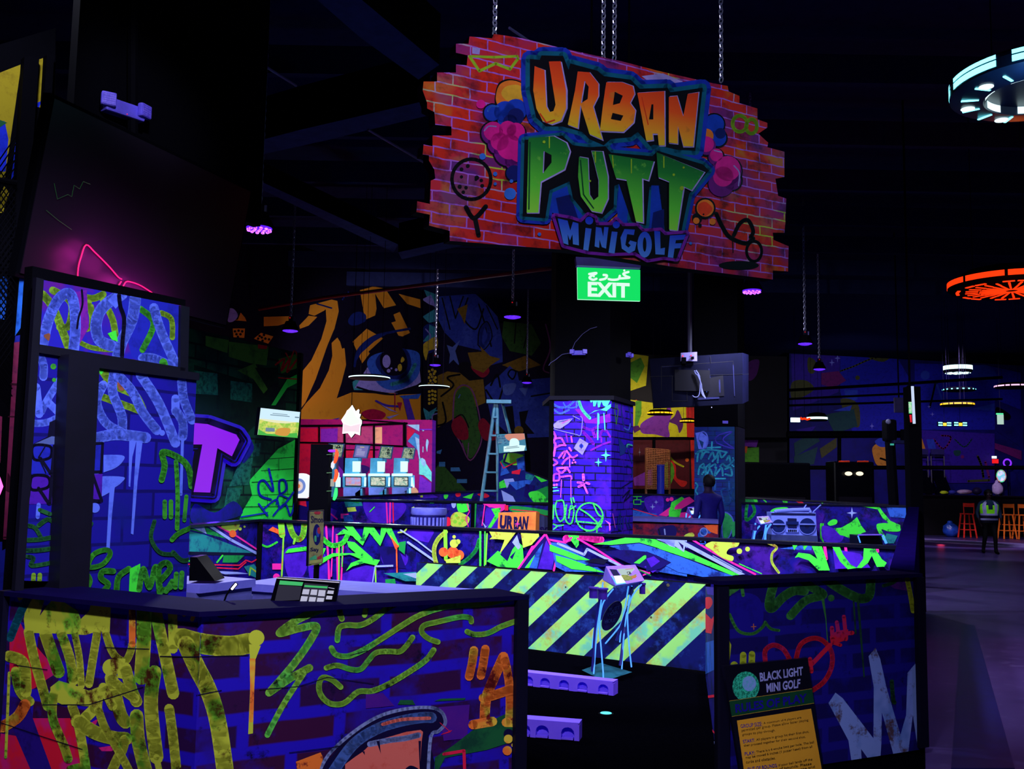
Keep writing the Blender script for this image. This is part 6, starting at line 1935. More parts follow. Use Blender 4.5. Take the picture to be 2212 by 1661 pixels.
# ------------------------------------------------------------------ score podiums with glowing wire legs
WIRE = glow('wire_glow', (60, 130, 255), 2.0); HEADM = plain('podium_violet', (128, 90, 250), .4, .3); CUP = plain('cup_violet', (48, 22, 140), .35, .4)
PTEAL = paint('podium_teal', (14, 70, 96), (10, 44, 80))
SCP = dict(s=glow('score_sky', (190, 215, 215), .8), g=glow('score_grass', (130, 150, 30), .8, (170, 170, 60), 40), k=glow('score_board', (40, 70, 70), .5), d=plain('score_dark', (10, 6, 50)), w=glow('score_white', (240, 255, 255), 1.2), o=glow('score_orange', (210, 120, 40), .8), c=glow('score_cyan', (90, 220, 255), 1.1), p=glow('score_pink', (220, 120, 140), .8))
def podium(org, k, d, label, lod=0, legs_to=None):
    """org: picture point of crop (0,0), k: crop pixels per picture pixel"""
    T = lambda x, y, dd=0: D(org[0]+x/k, org[1]+y/k, d+dd); px = lambda x, y: (org[0]+x/k, org[1]+y/k)
    b0 = T(330, 1440); t = empty('score_podium', (b0.x, b0.y, .012), label, 'score podium', 'score podiums')
    # console head: sloped screen face, side cheek, bottom
    f = [T(300, 80, .22), T(690, 60, .30), T(815, 270, .02), T(430, 340, -.08)]; bk = [T(255, 260, .30), T(640, 230, .40), T(790, 285, .12), T(425, 365, -.02)]
    mb = MB(); mb.hexa(f+bk, HEADM); hd = mb.build('console_head', t)
    n_ = (f[1]-f[0]).cross(f[3]-f[0]).normalized(); n_ = -n_ if n_.dot(EYE-f[0]) < 0 else n_; pl = Plane(f[0], f[1], up=(f[0]-f[3])); pl.n = n_
    mb = MB(); add_art(mb, pl, art_pieces('''
d p 345,118 440,125 500,215 405,218
s p 445,122 670,105 765,255 555,280
k p 575,160 620,155 645,190 590,198
w c 597,177,8
p l8 560,130 660,118
g P 500,215 560,205 640,215 700,195 745,230 765,255 555,280
o P 640,225 700,215 740,240 650,255
w p 400,222 500,215 560,310 440,325
c l14 375,225 440,335
c l12 440,335 560,320
''', (org[0], org[1], k)), SCP, eps=.0012); mb.build('screen', hd)
    mb = MB()
    for P in ([(215, 500, .1), (185, 700, .1), (150, 900, .1), (118, 1160, .12)], [(262, 290, .0), (240, 520, 0), (215, 700, 0), (180, 950, 0), (138, 1510, -.05)], [(400, 380, -.05), (320, 480, -.05), (250, 600, -.05), (215, 850, -.06), (235, 1150, -.1), (265, 1500, -.15), (262, 1590, -.15)],
              [(600, 345, .2), (560, 600, .2), (520, 800, .2), (450, 920, .15), (295, 1105, .1)], [(645, 340, .12), (615, 500, .1), (570, 750, .08), (535, 1050, .03), (512, 1445, -.02)], [(775, 320, 0), (660, 460, 0), (595, 640, 0), (590, 850, 0), (610, 1150, -.03), (640, 1420, -.05)], [(500, 920, .1), (485, 1090, .1)]):
        mb.tube([T(x, y, dd) for x, y, dd in [(*q, c3) for q, c3 in zip(catmull([(a, b3) for a, b3, _ in P], k=3), [P[min(i//3, len(P)-1)][2] for i in range(99)])]], .006*max(1, 8.2/d) if lod == 0 else .012, WIRE, 6)
    mb.build('glow_wires', t)
    mb = MB()
    for P in ([(240, 380, .02), (160, 900, .03), (120, 1480, -.02)], [(650, 350, .12), (560, 800, .1), (490, 1400, 0)], [(655, 400, .14), (590, 640, .1), (440, 1070, .1)]): mb.tube([T(*p) for p in P], .012, plain('podium_leg', (20, 16, 110), .4, .3), 6)
    mb.build('legs', t)
    if lod < 2:
        for x0, y0, x1, dd in ((78, 385, 195, .1), (195, 400, 320, -.05), (745, 330, 825, .15)):
            w = (x1-x0)/k/F*d/2; c = T((x0+x1)/2, y0+45, dd); mb = MB(); mb.lathe(c, [(w, -.045), (w, .03), (w*1.2, .032), (w*1.2, .045), (w*.9, .046)], CUP, 18); mb.build('cup_holder', t, smooth=True)
        c = T(380, 740, .3); mb = MB(); e_ = [T(380+140*math.cos(a)*.95-30*math.sin(a), 740+185*math.sin(a)*.98-75*math.cos(a), .3) for a in [i*math.pi/16 for i in range(32)]]; mb.prism(e_, (0, .02, 0), plain('podium_disc', (14, 8, 60), .4)); 
        pld = Plane(T(300, 740, .295), T(450, 740, .295)); add_art(mb, pld, art_pieces('e t40 345,640 490,600 480,650 350,690 |PUTT\ne t40 320,700 470,660 465,710 325,750 |FOR\ne t40 280,790 430,770 425,820 285,840 |HOLE', (org[0], org[1], k)), dict(e=plain('disc_letters', (20, 34, 90))), eps=.002); mb.build('plaque', t)
    q = [T(-20, 1430, .25), T(230, 1330, .6), T(650, 1400, .2), T(280, 1510, -.2)]; zb = .05
    q = [Vector((p.x, p.y, zb)) for p in q]; mb = MB(); mb.prism(q, (0, 0, -.037), PTEAL, BLKG); mb.build('base', t)
    return t
podium((1260, 1210), 6.15, 8.2, 'score podium with glowing blue wire legs and tilted screen, before the hazard barrier')
podium((1614.5, 1110.3), 15.0, 15.3, 'small score podium with glowing legs beside the silver boombox', 1)
podium((1466, 1090), 15.6, 17.0, 'far score podium with white lit screen, left of the standing man', 2)

# ------------------------------------------------------------------ boombox wall and neighbours on the right
_, W4 = cwall((1598, 1076), (1950, 1094), 18.6, 18.0, 'far course wall behind the boombox with green and pink corner flashes', ['''
l P 760,270 850,265 870,330 780,320
g P 740,265 830,280 860,370 850,420 780,450 740,480
l p 1050,275 1110,275 1110,320 1075,320
l l10 900,275 940,310
R p 1130,275 1200,280 1245,325 1200,320
l l8 1330,280 1390,320
g p 1490,290 1620,285 1630,320 1480,320
v l18 1705,285 1710,330
g l8 1760,290 1860,290
g l6 1820,290 1820,320
n p 980,270 1050,275 1080,320 1000,320
'''], [CG_])
_, W4b = cwall((1602, 1088), (1972, 1096), 17.3, 15.4, 'course wall with green spray shapes and the silver boombox', ['''
n p 860,330 1300,340 1340,640 1180,640 960,400
g S24 800,290 845,360 840,410 780,450
l P 975,390 1010,360 1105,352 1110,380 1040,410
l P 1430,480 1470,450 1505,455 1500,485 1450,500
l p 1370,480 1400,480 1400,640 1370,600
v P 1390,500 1500,530 1560,560 1530,630 1400,620
l p 1480,520 1540,515 1620,470 1665,430 1700,500 1750,565 1640,590 1530,575
l p 1520,565 1680,600 1620,605
n p 1700,560 1820,520 1840,590 1700,600
w * 1625,398,42,46
l p 1700,345 1840,345 1880,400 1930,460 2010,495 2010,520 1920,480 1870,440 1830,370
l P 1820,500 1850,480 1980,485 2010,540 1920,545 1860,530 1900,600 1880,620 1840,560
c p 1900,350 2080,350 2060,440 1930,430
t p 1900,560 1990,580 1960,640 1880,640
'''], [CG_], th=.12)
# boombox
BX = lambda x, y, d=15.9: D(1400+x/3.6867, 1000+y/3.6867, d)
SIL = plain('boombox_silver', (124, 142, 255), .5, .05, c2=(108, 126, 250)); DRK = plain('boombox_dark', (14, 20, 80), .4, .3); SPK = plain('boombox_cone', (18, 34, 110), .5)
t = empty('boombox', BX(1160, 640), 'large silver boombox with two round speakers standing by the course wall', 'boombox'); t.location.z = .012; t['_o'] = (t.location.x, t.location.y, .012)
mb = MB(); mb.prism([BX(980, 392), BX(1335, 396), BX(1345, 580), BX(985, 570)], (0, .28, 0), SIL); mb.build('case', t)
mb = MB(); mb.prism([BX(982, 398, 15.89), BX(1333, 402, 15.89), BX(1333, 418, 15.89), BX(982, 414, 15.89)], (0, .02, 0), DRK); mb.build('tuner_strip', t)
for cx2, r2 in ((1037, 52), (1265, 62)):
    c = BX(cx2, 502, 15.89); rr = r2/3.6867/F*15.9; ax = Vector((0, -1, 0)); mb = MB(); mb.lathe(c, [(rr*1.1, 0), (rr*1.1, .02), (rr, .02), (rr, .001)], SIL, 28, ax); mb.lathe(c, [(rr*.99, .015), (rr*.85, .01), (rr*.4, .002)], SPK, 28, ax); mb.lathe(c, [(rr*.38, .004), (rr*.3, .016)], DRK, 20, ax); mb.build('speaker', t)
    mb = MB(); mb.box(c+Vector((0, -.042, .03)), (rr*2, .008, .02), SIL); mb.build('speaker_bar', t)
mb = MB(); mb.prism([BX(1112, 440, 15.88), BX(1182, 442, 15.88), BX(1184, 520, 15.88), BX(1114, 516, 15.88)], (0, .02, 0), DRK); 
mb.box(BX(1148, 478, 15.87), (.2, .02, .05), SPK); mb.build('cassette_door', t)
mb = MB()
for i in range(6): mb.box(BX(1112+i*14, 540, 15.88), (.07, .03, .06), SIL, bev=.01)
mb.build('buttons', t)
mb = MB(); mb.tube([BX(1010, 392), BX(1020, 384), BX(1150, 374), BX(1285, 370), BX(1292, 392)], .03, SIL, 8); mb.build('handle', t)
mb = MB(); mb.tube([BX(1235, 370, 16.0), BX(1258, 335, 16.1)], .012, SIL, 5); mb.build('antenna', t)
mb = MB(); mb.tube([BX(1315, 390, 16.0), BX(1375, 335, 16.1)], .012, SIL, 5); mb.build('antenna', t)
mb = MB(); q = [BX(980, 572, 15.85), BX(1350, 582, 15.85), BX(1362, 622, 15.85), BX(980, 605, 15.85)]; q[2].z = q[3].z = .012; mb.prism(q, (0, .35, 0), plain('plinth_grey', (60, 70, 130), .6, c2=(40, 46, 110), scale=5)); mb.build('plinth', t)
# low dark console with glowing edge
t = empty('play_console', BX(1780, 640, 14.6), 'low black console with a glowing blue edge, before the green sprayed wall', 'console'); t.location.z = .012; t['_o'] = (t.location.x, t.location.y, .012)
mb = MB(); q = [BX(1678, 578, 14.6), BX(1862, 576, 14.6), BX(1905, 645, 14.6), BX(1690, 640, 14.6)]; q[2].z = q[3].z = .012; mb.prism(q, (0, .4, 0), BLKG); mb.build('body', t)
mb = MB(); mb.tube([BX(1868, 578, 14.55), BX(1898, 640, 14.55)], .018, WIRE, 6); mb.tube([BX(1672, 580, 14.58), BX(1690, 635, 14.58)], .01, WIRE, 6); mb.build('glow_wires', t)
mb = MB(); mb.tube([BX(1672, 574, 14.58), BX(1864, 572, 14.58)], .012, HEADM, 6); mb.build('top_edge', t)
# pink and green wall left of the man
cwall((1362, 1069), (1502, 1071), 21.0, 20.4, 'pink and lime graffiti wall behind the far score podium', ['''
l l6 100,1345 165,1345
l L6 105,1370 160,1370 160,1405 105,1405
l l6 130,1345 130,1370
l l6 160,1385 195,1385 195,1410
v P 190,1360 330,1345 320,1500 230,1480
w * 252,1425,22,24
w * 280,1388,18,18
p p 300,1490 470,1370 540,1345 580,1380 480,1440 360,1500
p P 450,1480 540,1470 560,1535 480,1535
p c 370,1370,14 400,1365,16
l p 380,1470 400,1390 480,1345 500,1360 430,1420 400,1500
l p 380,1450 480,1440 460,1510 420,1530 380,1510
c p 100,1450 290,1480 260,1500 300,1520 100,1500
R l6 100,1440 300,1500
'''], [CM_])
RGR = paint('red_graffiti', (150, 20, 50), (40, 12, 60), .42, .6, 6, c3=(90, 20, 90))
o, TWl = cwall((1362, 1122), (1552, 1132), 15.8, 15.2, 'low barrier with red graffiti face and wide pale ledge, before the standing man', ['''
n P 300,1590 420,1570 430,1650 310,1655
c c 650,1620,30 690,1605,28 630,1645,26
w r8 650,1620,28,30
y P 510,1640 560,1625 575,1655 500,1661
k l10 300,1600 310,1640
w l10 345,1600 350,1640
r p 650,1570 760,1560 760,1640 700,1620
'''], [CM_], bg=RGR, cap=False, name='ledge_barrier', cat='barrier')
q = [D(1340, 1118, 16.6), D(1430, 1118, 16.8), D(1552, 1130, 15.8), D(1552, 1133, 15.15), D(1362, 1135, 15.7)]; zt_ = q[3].z
mb = MB(); mb.prism([Vector((p.x, p.y, zt_+.01)) for p in q], (0, 0, .05), plain('ledge_lilac', (84, 80, 190), .4, .3)); mb.build('ledge', o)

# ------------------------------------------------------------------ far shop wall with wire cage, right of the violet column
SHY = dict(y=paint('far_yellow', (195, 190, 30), (175, 165, 24)), g=paint('far_green', (80, 150, 40), (60, 120, 36)), v=paint('far_violet', (120, 44, 170), (100, 34, 150)), p=paint('far_plum', (84, 24, 110), (70, 20, 96)), r=paint('far_red', (190, 34, 36), (160, 26, 30)), k=BLK, o=paint('far_orange', (220, 100, 40), (190, 80, 30)), m=paint('far_maroon', (74, 14, 30), (60, 12, 26)), w=plain('far_pale', (120, 110, 140)))
A_, B_ = D(1355, 1068, 25.5), D(1700, 1068, 25.0); SF = Plane(g0(A_), g0(B_))
q = [SF.hit(x, y) for x, y in ((1355, 765), (1700, 770), (1700, 1080), (1355, 1080))]; q[2].z = q[3].z = .012
mb = MB(); slab(mb, SF, q, .3, plain('far_dark', (14, 10, 26)), BLK)
add_art(mb, SF, art_pieces('''
y p 80,230 220,250 200,480 80,520
g p 80,300 160,260 190,330 130,460 80,420
o p 80,600 130,590 120,700 80,760
y p 80,590 520,650 520,880 80,880
g p 120,600 165,600 165,700 110,860
v P 160,780 250,720 330,700 380,640 400,700 375,800 380,880 270,860 170,850
p P 380,760 420,720 450,670 490,780 460,850 440,790
p p 90,800 140,790 160,820 110,850
r p 512,650 600,650 600,890 520,880
r p 545,880 600,880 600,1340 560,1340
m p 80,900 540,900 540,1300 80,1300
r P 370,1050 430,1100 440,1200 520,1230 480,1270 400,1180
y s14 390,1040 430,1080 490,1110
g P 340,1100 400,1080 420,1180 360,1280
o c 520,1060,14
v p 100,1200 260,1120 260,1260 110,1260
w * 150,1000,8,40
y p 760,660 880,680 860,720 780,720
p P 990,310 1080,280 1060,400 1000,440
g p 940,970 1080,960 1080,1090 940,1090
o P 960,960 990,950 980,1010
v p 940,900 1080,890 1060,960 940,950
''', CM_), SHY, [proj(p) for p in q]); struct(mb.build('wall_far_shop', origin=SF.o))
mb = MB(); mb.prism([D(x, y, 24.6) for x, y in ((1365, 944), (1700, 945), (1700, 950), (1365, 950))], (0, .15, 0), BLK); mb.prism([D(x, y, 24.6) for x, y in ((1411, 944), (1416, 944), (1416, 1066), (1411, 1066))], (0, .15, 0), BLK); mb.prism([D(x, y, 24.6) for x, y in ((1365, 1056), (1520, 1056), (1520, 1075), (1365, 1075))], (0, .15, 0), BLK); struct(mb.build('trim_3'))
# expanded metal cage and blue mesh cylinder
CG1 = plain('cage_bronze', (150, 90, 60), .4, .4); t = empty('wire_cage', D(1421, 1060, 23.6), 'tall bronze wire mesh cage behind the black frame', 'cage'); t.location.z = .012; t['_o'] = (t.location.x, t.location.y, .012)
P4 = [(1396, 968), (1446, 972), (1447, 1057), (1396, 1056)]; f = quadmap(P4); mb = MB()
for i in range(15):
    s_ = i/14; a = D(*f((s_, 0)), 23.6); b2 = D(*f((s_, 1)), 23.6); mb.tube([a, b2], .009, CG1, 4)
for i in range(24):
    s_ = i/23; a = D(*f((0, s_)), 23.6); b2 = D(*f((1, s_)), 23.6); mb.tube([a, b2], .009, CG1, 4)
mb.build('mesh', t)
mb = MB(); 
for x, y in ((1396, 968), (1446, 972)): p = D(x, y, 23.65); mb.tube([p, (p.x, p.y, .012)], .03, CG1, 6)
mb.build('posts', t)
c = D(1427, 1060, 23.0); ztc = hgt(1427, 1005, 23.0); rr = 8/F*23; t = empty('mesh_bin', (c.x, c.y, .012), 'tall blue lit mesh cylinder before the bronze cage', 'bin'); mb = MB(); mb.lathe((c.x, c.y, 0), [(rr, .012), (rr, ztc), (rr*.9, ztc), (rr*.9, .1)], plain('bin_blue', (40, 60, 235), .4, .3, c2=(20, 30, 170), scale=60), 24); mb.build('body', t)
mb = MB(); mb.tube([(c.x+rr*1.02*math.cos(a), c.y+rr*1.02*math.sin(a), ztc) for a in [k*math.pi/8 for k in range(16)]], .015, plain('bin_rim', (80, 90, 240), .4, .3), 6, closed=True); mb.build('rim', t)

# ------------------------------------------------------------------ back of the hanging screen
SV = 13.7; TVB = plain('tv_shell', (6, 7, 28), .8, .03); TVB2 = plain('tv_shell_line', (5, 5, 22), .6, .1); TVS = plain('tv_edge', (26, 28, 76), .6, .1)
q = [D(1403, 775, SV), D(1604, 762, SV+.1), D(1604, 872, SV+.1), D(1413, 882, SV)]; n_ = (q[1]-q[0]).cross(q[3]-q[0]).normalized(); n_ = -n_ if n_.dot(EYE-q[0]) < 0 else n_; pl = Plane(q[0], q[1], up=(q[0]-q[3])); pl.n = n_
t = empty('hanging_screen', sum(q, Vector())/4, 'back of a big black screen hung from the ceiling with cables', 'screen')
mb = MB(); mb.prism(q, n_*-.06, TVB); e_ = [D(1604, 762, SV+.1), D(1617, 766, SV+.5), D(1617, 866, SV+.5), D(1604, 872, SV+.1)]; mb.prism(e_, n_*-.03, TVS); mb.build('shell', t)
mb = MB(); add_art(mb, pl, art_pieces('''
k l4 320,330 880,290
k l4 320,330 320,520
k l4 880,300 890,560
k L5 405,405 520,405 520,600 405,600
k l4 230,410 1000,390
s l6 880,320 890,560
s l3 325,335 520,322
k p 590,440 800,400 810,560 600,580
s l12 772,440 775,530
s l3 690,350 700,420
s l3 600,420 690,400
b c 480,465,16
s p 600,575 770,568 770,582 600,592
s l4 460,512 520,508
w c 515,428,4 487,512,5 685,490,5 710,650,4 500,515,4
d p 665,515 680,510 672,535
k l3 700,250 705,300
''', CM_), dict(k=TVB2, s=TVS, b=plain('tv_vent', (24, 30, 110)), w=plain('tv_screw', (170, 170, 235)), d=glow('tv_led', (80, 120, 255), 1)), eps=.0008); mb.build('rear_details', t)
mb = MB(); WC = plain('cable_white', (120, 125, 200), .5)
for k, P in enumerate((((575, 365), (600, 380), (620, 440), (640, 520), (665, 580)), ((580, 375), (610, 420), (628, 480), (640, 540), (660, 578)), ((590, 360), (618, 410), (622, 500), (610, 560), (580, 570), (562, 555)), ((600, 390), (632, 470), (635, 540), (655, 570)))):
    mb.tube([D(1340+x/3.61, 700+y/3.61, SV-.04-k*.006) for x, y in catmull(list(P), k=3)], .007, WC, 5)
mb.build('cables', t)
mb = MB(); p = D(1490, 790, SV+.15); mb.tube([p, (p.x, p.y, 7.0)], .035, plain('pole_dark', (20, 20, 54), .5, .3), 8); mb.box(D(1495, 822, SV+.02), (.5, .04, .3), TVB2); mb.build('ceiling_pole', t)
q = [D(1471, 762, SV-.05), D(1506, 760, SV-.05), D(1506, 780, SV-.05), D(1471, 780, SV-.05)]; mb = MB(); mb.prism(q, (0, .05, 0), plain('socket_white', (150, 140, 230), .4, .3)); so = mb.build('socket_box', t)
mb = MB(); mb.box(D(1477, 779, SV-.08), (.06, .05, .09), BLK); mb.box(D(1496, 773, SV-.08), (.035, .04, .035), BLK); mb.build('plugs', so)
mb = MB(); RL = glow('socket_red', (255, 50, 70), 1.6); mb.blob(D(1475, 769, SV-.06), (.012,)*3, RL, 1); mb.blob(D(1493, 768, SV-.06), (.012,)*3, RL, 1); mb.build('indicator', so)

# ------------------------------------------------------------------ ring shaped UFO lamps
def ufo(c, r, label, rim, und, tilt=0.0, segs=10, th=.1, parts=True, gap=.82):
    t = empty('ring_lamp', c, label, 'lamp', 'round futuristic ceiling lamps'); mb = MB(); mb.lathe(c, [(r*.2, th*1.2), (r*.75, th), (r, th*.35), (r, -th*.1), (r*.94, -th*.25), (r*.3, -th*.3)], BLK, 40); mb.build('body', t, smooth=True)
    big = r > .5
    if not big: gap = 1.0
    mb = MB()
    for k in range(segs):
        a0 = 2*math.pi*k/segs; a1 = a0+2*math.pi/segs*gap; n_ = 6
        for i in range(n_):
            x0, x1 = a0+(a1-a0)*i/n_, a0+(a1-a0)*(i+1)/n_; R = r*1.006
            mb.face([c+Vector((R*math.cos(x0), R*math.sin(x0), -th*.02)), c+Vector((R*math.cos(x1), R*math.sin(x1), -th*.02)), c+Vector((R*math.cos(x1), R*math.sin(x1), th*.36)), c+Vector((R*math.cos(x0), R*math.sin(x0), th*.36))], rim)
        if big: mb.build('rim_light', t); mb = MB()
    if not big: mb.build('rim_light', t)
    if und:
        mb = MB(); z = -th*.3
        for k in range(24):
            a = 2*math.pi*k/24; mb.box(c+Vector((math.cos(a)*r*.62, math.sin(a)*r*.62, z)), (r*.2, r*.035, .01), und, (Vector((math.cos(a), math.sin(a), 0)), Vector((-math.sin(a), math.cos(a), 0)), Vector((0, 0, 1))))
            if k % 3: mb.box(c+Vector((math.cos(a)*r*.84, math.sin(a)*r*.84, z)), (r*.05, r*.18, .01), und, (Vector((math.cos(a), math.sin(a), 0)), Vector((-math.sin(a), math.cos(a), 0)), Vector((0, 0, 1))))
            mb.box(c+Vector((math.cos(a)*r*.3, math.sin(a)*r*.3, z-.004)), (r*.4, r*.03, .01), und, (Vector((math.cos(a), math.sin(a), 0)), Vector((-math.sin(a), math.cos(a), 0)), Vector((0, 0, 1))))
        mb.build('underside_light', t)
    mb = MB()
    for k in range(3):
        a = 2*math.pi*k/3+.4; p = c+Vector((math.cos(a)*r*.6, math.sin(a)*r*.6, th)); mb.tube([p, (p.x, p.y, 7.0)], .006 if r > .6 else .004, TRIM, 4)
    mb.build('hanger_wires', t); return t
REDG = glow('ufo_red', (255, 50, 6), 1.5); CYG = glow('ufo_cyan', (110, 235, 255), 3.6); YLG = glow('ufo_yellow', (255, 190, 20), 1.6); PKG = glow('ufo_pink', (255, 190, 235), 1.5); WHG = glow('ufo_white', (215, 250, 255), 1.6)
ufo(Z(2185, 618, 4.4), .80, 'red and orange spoked disc lamp hanging by the frame edge', REDG, REDG, segs=9, th=.2, gap=.93)
# big cyan ring lamp, upper right
c = Z(2245, 190, 4.55); r = .60; t = empty('ring_lamp', c, 'large bright cyan saucer lamp high by the frame edge', 'lamp', 'round futuristic ceiling lamps')
mb = MB(); mb.lathe(c, [(r*.3, .16), (r*.9, .12), (r, .06), (r, -.02), (r*.9, -.05), (r*.62, -.06), (r*.6, .0), (r*.1, .01)], plain('saucer_navy', (8, 20, 50), .35, .4), 48); mb.build('body', t, smooth=True)
mb = MB()
for k in range(7):
    a0 = 2*math.pi*k/7+.35; a1 = a0+.72
    for z0, z1 in ((.0, .045), (.055, .085)):
        for i in range(8):
            x0, x1 = a0+(a1-a0)*i/8, a0+(a1-a0)*(i+1)/8; R = r*1.004; mb.face([c+Vector((R*math.cos(x), R*math.sin(x), z)) for x, z in ((x0, z0), (x1, z0), (x1, z1), (x0, z1))], CYG)
    mb.build('rim_light', t); mb = MB()
mb = MB()
for k in range(7):
    a0 = 2*math.pi*k/7+.1; a1 = a0+.5
    for i in range(6):
        x0, x1 = a0+(a1-a0)*i/6, a0+(a1-a0)*(i+1)/6; R = r*.595; mb.face([c+Vector((R*math.cos(x), R*math.sin(x), z)) for x, z in ((x0, -.055), (x1, -.055), (x1, .0), (x0, .0))][::-1], WHG)
for k in range(14):
    a = 2*math.pi*k/14+.2; u_, v_ = Vector((math.cos(a), math.sin(a), 0)), Vector((-math.sin(a), math.cos(a), 0)); mb.box(c+u_*r*.78+Vector((0, 0, -.058)), (r*.2, r*.03, .008), CYG, (u_, v_, Vector((0, 0, 1))))
mb.build('underside_light', t)
mb = MB()
for k in range(7):
    a = 2*math.pi*k/7+.75; mb.lathe(c+Vector((math.cos(a)*r*.8, math.sin(a)*r*.8, -.062)), [(.05, .004), (.05, 0)], WHG, 16); mb.build('disc_light', t); mb = MB()
mb = MB()
for k in range(3):
    a = 2*math.pi*k/3; p = c+Vector((math.cos(a)*r*.6, math.sin(a)*r*.6, .1)); mb.tube([p, (p.x, p.y, 7.0)], .005, TRIM, 4)
mb.build('hanger_wires', t)
def at(px, py, d): return D(px, py, d)
ufo(at(798, 817, 17.0), .36, 'small cyan disc lamp hanging before the painted eye', WHG, None, segs=5, th=.05, gap=.6)
ufo(at(938, 836, 19.0), .30, 'small flat cyan disc lamp at the corner of the eye mural', WHG, None, segs=5, th=.04, gap=.6)
ufo(at(1426, 894, 22.5), .30, 'yellow rimmed disc lamp under the hanging screen', YLG, None, segs=4, th=.09, gap=.95)
ufo(at(1486, 911, 24.0), .20, 'second small yellow disc lamp beside the teal column', YLG, None, segs=4, th=.08, gap=.95)
ufo(at(2069, 799, 30), .42, 'bright white disc lamp, topmost over the far bar', WHG, WHG, th=.34, segs=8)
ufo(at(2072, 843, 28), .45, 'cyan and amber ring lamp over the far bar', CYG, None, th=.08, segs=3)
ufo(at(2068, 875, 27), .44, 'amber disc lamp over the far bar', YLG, None, th=.12, segs=4, gap=.95)
ufo(at(2190, 836, 26), .48, 'pale pink ring lamp at the frame edge over the bar', PKG, None, th=.10, segs=4, gap=.9)
ufo(at(1765, 906, 29), .30, 'white disc lamp before the navy mural', WHG, None, th=.18, segs=6, gap=.9)
mb = MB(); mb.box(at(1718, 907, 29), (.26, .1, .13), WHG); mb.tube([at(1718, 900, 29), Vector((at(1718, 900, 29).x, 29, 7.0))], .006, TRIM, 4); tag(mb.build('lit_sign'), 'small cyan lit box left of the white disc lamp', 'sign')
mb = MB(); P = [at(x, y, 28.2) for x, y in ((1729, 902), (1732, 905), (1738, 904), (1744, 906), (1750, 904))]; mb.tube(P, .03, REDG, 6); mb.tube([P[2], Vector((P[2].x, P[2].y, 7.0))], .006, TRIM, 4); tag(mb.build('red_tube_light'), 'short red tube light between the cyan box and the white disc', 'light')
for k, x in enumerate((2040, 2074)):
    c = at(x, 916, 29); t = empty('number_display', c, ['cyan and orange number display, first of a pair', 'cyan and orange number display, nearer the frame edge of the pair'][k], 'display', 'lit number displays'); mb = MB(); mb.box(c, (.42, .05, .14), BLK); mb.tube([c, Vector((c.x, c.y, 7.0))], .006, TRIM, 4); mb.build('casing', t)
    mb = MB(); 
    for dx in (-.13, .13):
        for dz in (-.035, .035): mb.box(c+Vector((dx, -.03, dz)), (.12, .01, .035), CYG)
    mb.box(c+Vector((0, -.03, -.01)), (.1, .01, .09), YLG); mb.build('digits', t)

# ------------------------------------------------------------------ far navy mural and games hall
FM = dict(b=paint('far_mural_blue', (20, 22, 150), (16, 18, 120)), n=paint('far_mural_navy', (12, 10, 96), (9, 8, 70), .45, .65, 1), v=paint('far_mural_violet', (40, 16, 130), (32, 14, 110)), p=paint('far_mural_plum', (90, 16, 90), (70, 14, 80)), y=paint('far_mural_mustard', (58, 58, 30), (46, 48, 30)), g=paint('far_mural_green', (18, 52, 58), (14, 42, 56)), w=plain('far_mural_star', (110, 110, 220)), o=paint('far_mural_ochre', (170, 110, 40), (140, 90, 36)), k=BLK, s=paint('far_mural_sky', (30, 50, 160), (26, 40, 140)))
A_, B_ = D(1690, 1075, 37.6), D(2212, 1075, 37.6); FP = Plane(g0(A_), g0(B_)); q = [FP.hit(x, y) for x, y in ((1705, 763), (2215, 790), (2215, 1100), (1705, 1100))]; q[2].z = q[3].z = .012
mb = MB(); slab(mb, FP, q, .3, FM['n'], BLK)
CN = (1680, 560, 2.4418)
add_art(mb, FP, art_pieces('''
b p 330,500 620,500 690,620 690,900 400,930 330,700
v p 70,500 330,510 320,700 80,800
y P 480,500 600,500 560,540 490,525
y P 75,650 150,640 190,690 80,740
y P 160,520 200,540 190,600 160,590
p p 230,600 320,590 360,640 290,680 230,660
w * 285,545,16,20
w * 315,522,16,24
y c 420,625,12
y s8 330,590 400,565 480,530 560,510
s p 350,690 420,690 420,740 360,760
y P 330,740 420,760 430,880 380,860
g p 250,820 400,790 420,880 300,920
g p 85,970 200,900 220,960 90,1040
g p 85,1040 210,990 190,1080 85,1100
y p 220,1000 310,940 310,990 230,1050
v p 90,900 200,880 160,930
s p 290,800 390,770 380,800
w * 495,880,12,18
o P 500,990 560,960 610,1000 600,1080 530,1090 505,1050
s P 510,960 560,940 600,980 540,990
k s10 540,1050 570,1060
b p 720,550 1100,560 1280,600 1280,900 720,900
s c 775,612,24
k l10 830,650 800,780
s l10 835,655 870,760
s P 1000,580 1100,560 1150,620 1060,640
s p 1020,790 1140,760 1140,800
w * 795,778,10,10
w * 812,818,12,12
v p 720,900 1140,920 1140,1180 720,1180
p s9 820,950 870,1000 910,940 860,930
g s6 930,950 980,990 1020,950
g P 925,1010 960,1010 955,1035 930,1035
p c 970,1042,9
o p 725,945 755,940 775,1000 730,1000
s p 780,950 820,950 830,1000 790,1000
y s12 1050,1040 1070,1090 1080,1150
p s12 1090,1070 1110,1150
p p 1140,970 1280,1010 1280,1060 1140,1000
n p 1140,740 1290,800 1290,1000 1140,900
k P 1150,780 1220,820 1210,850 1150,830
y l10 730,1170 880,1150
y l12 1000,1170 1110,1165
''', CN), FM, [proj(p) for p in q]); struct(mb.build('wall_mural_navy', origin=FP.o))
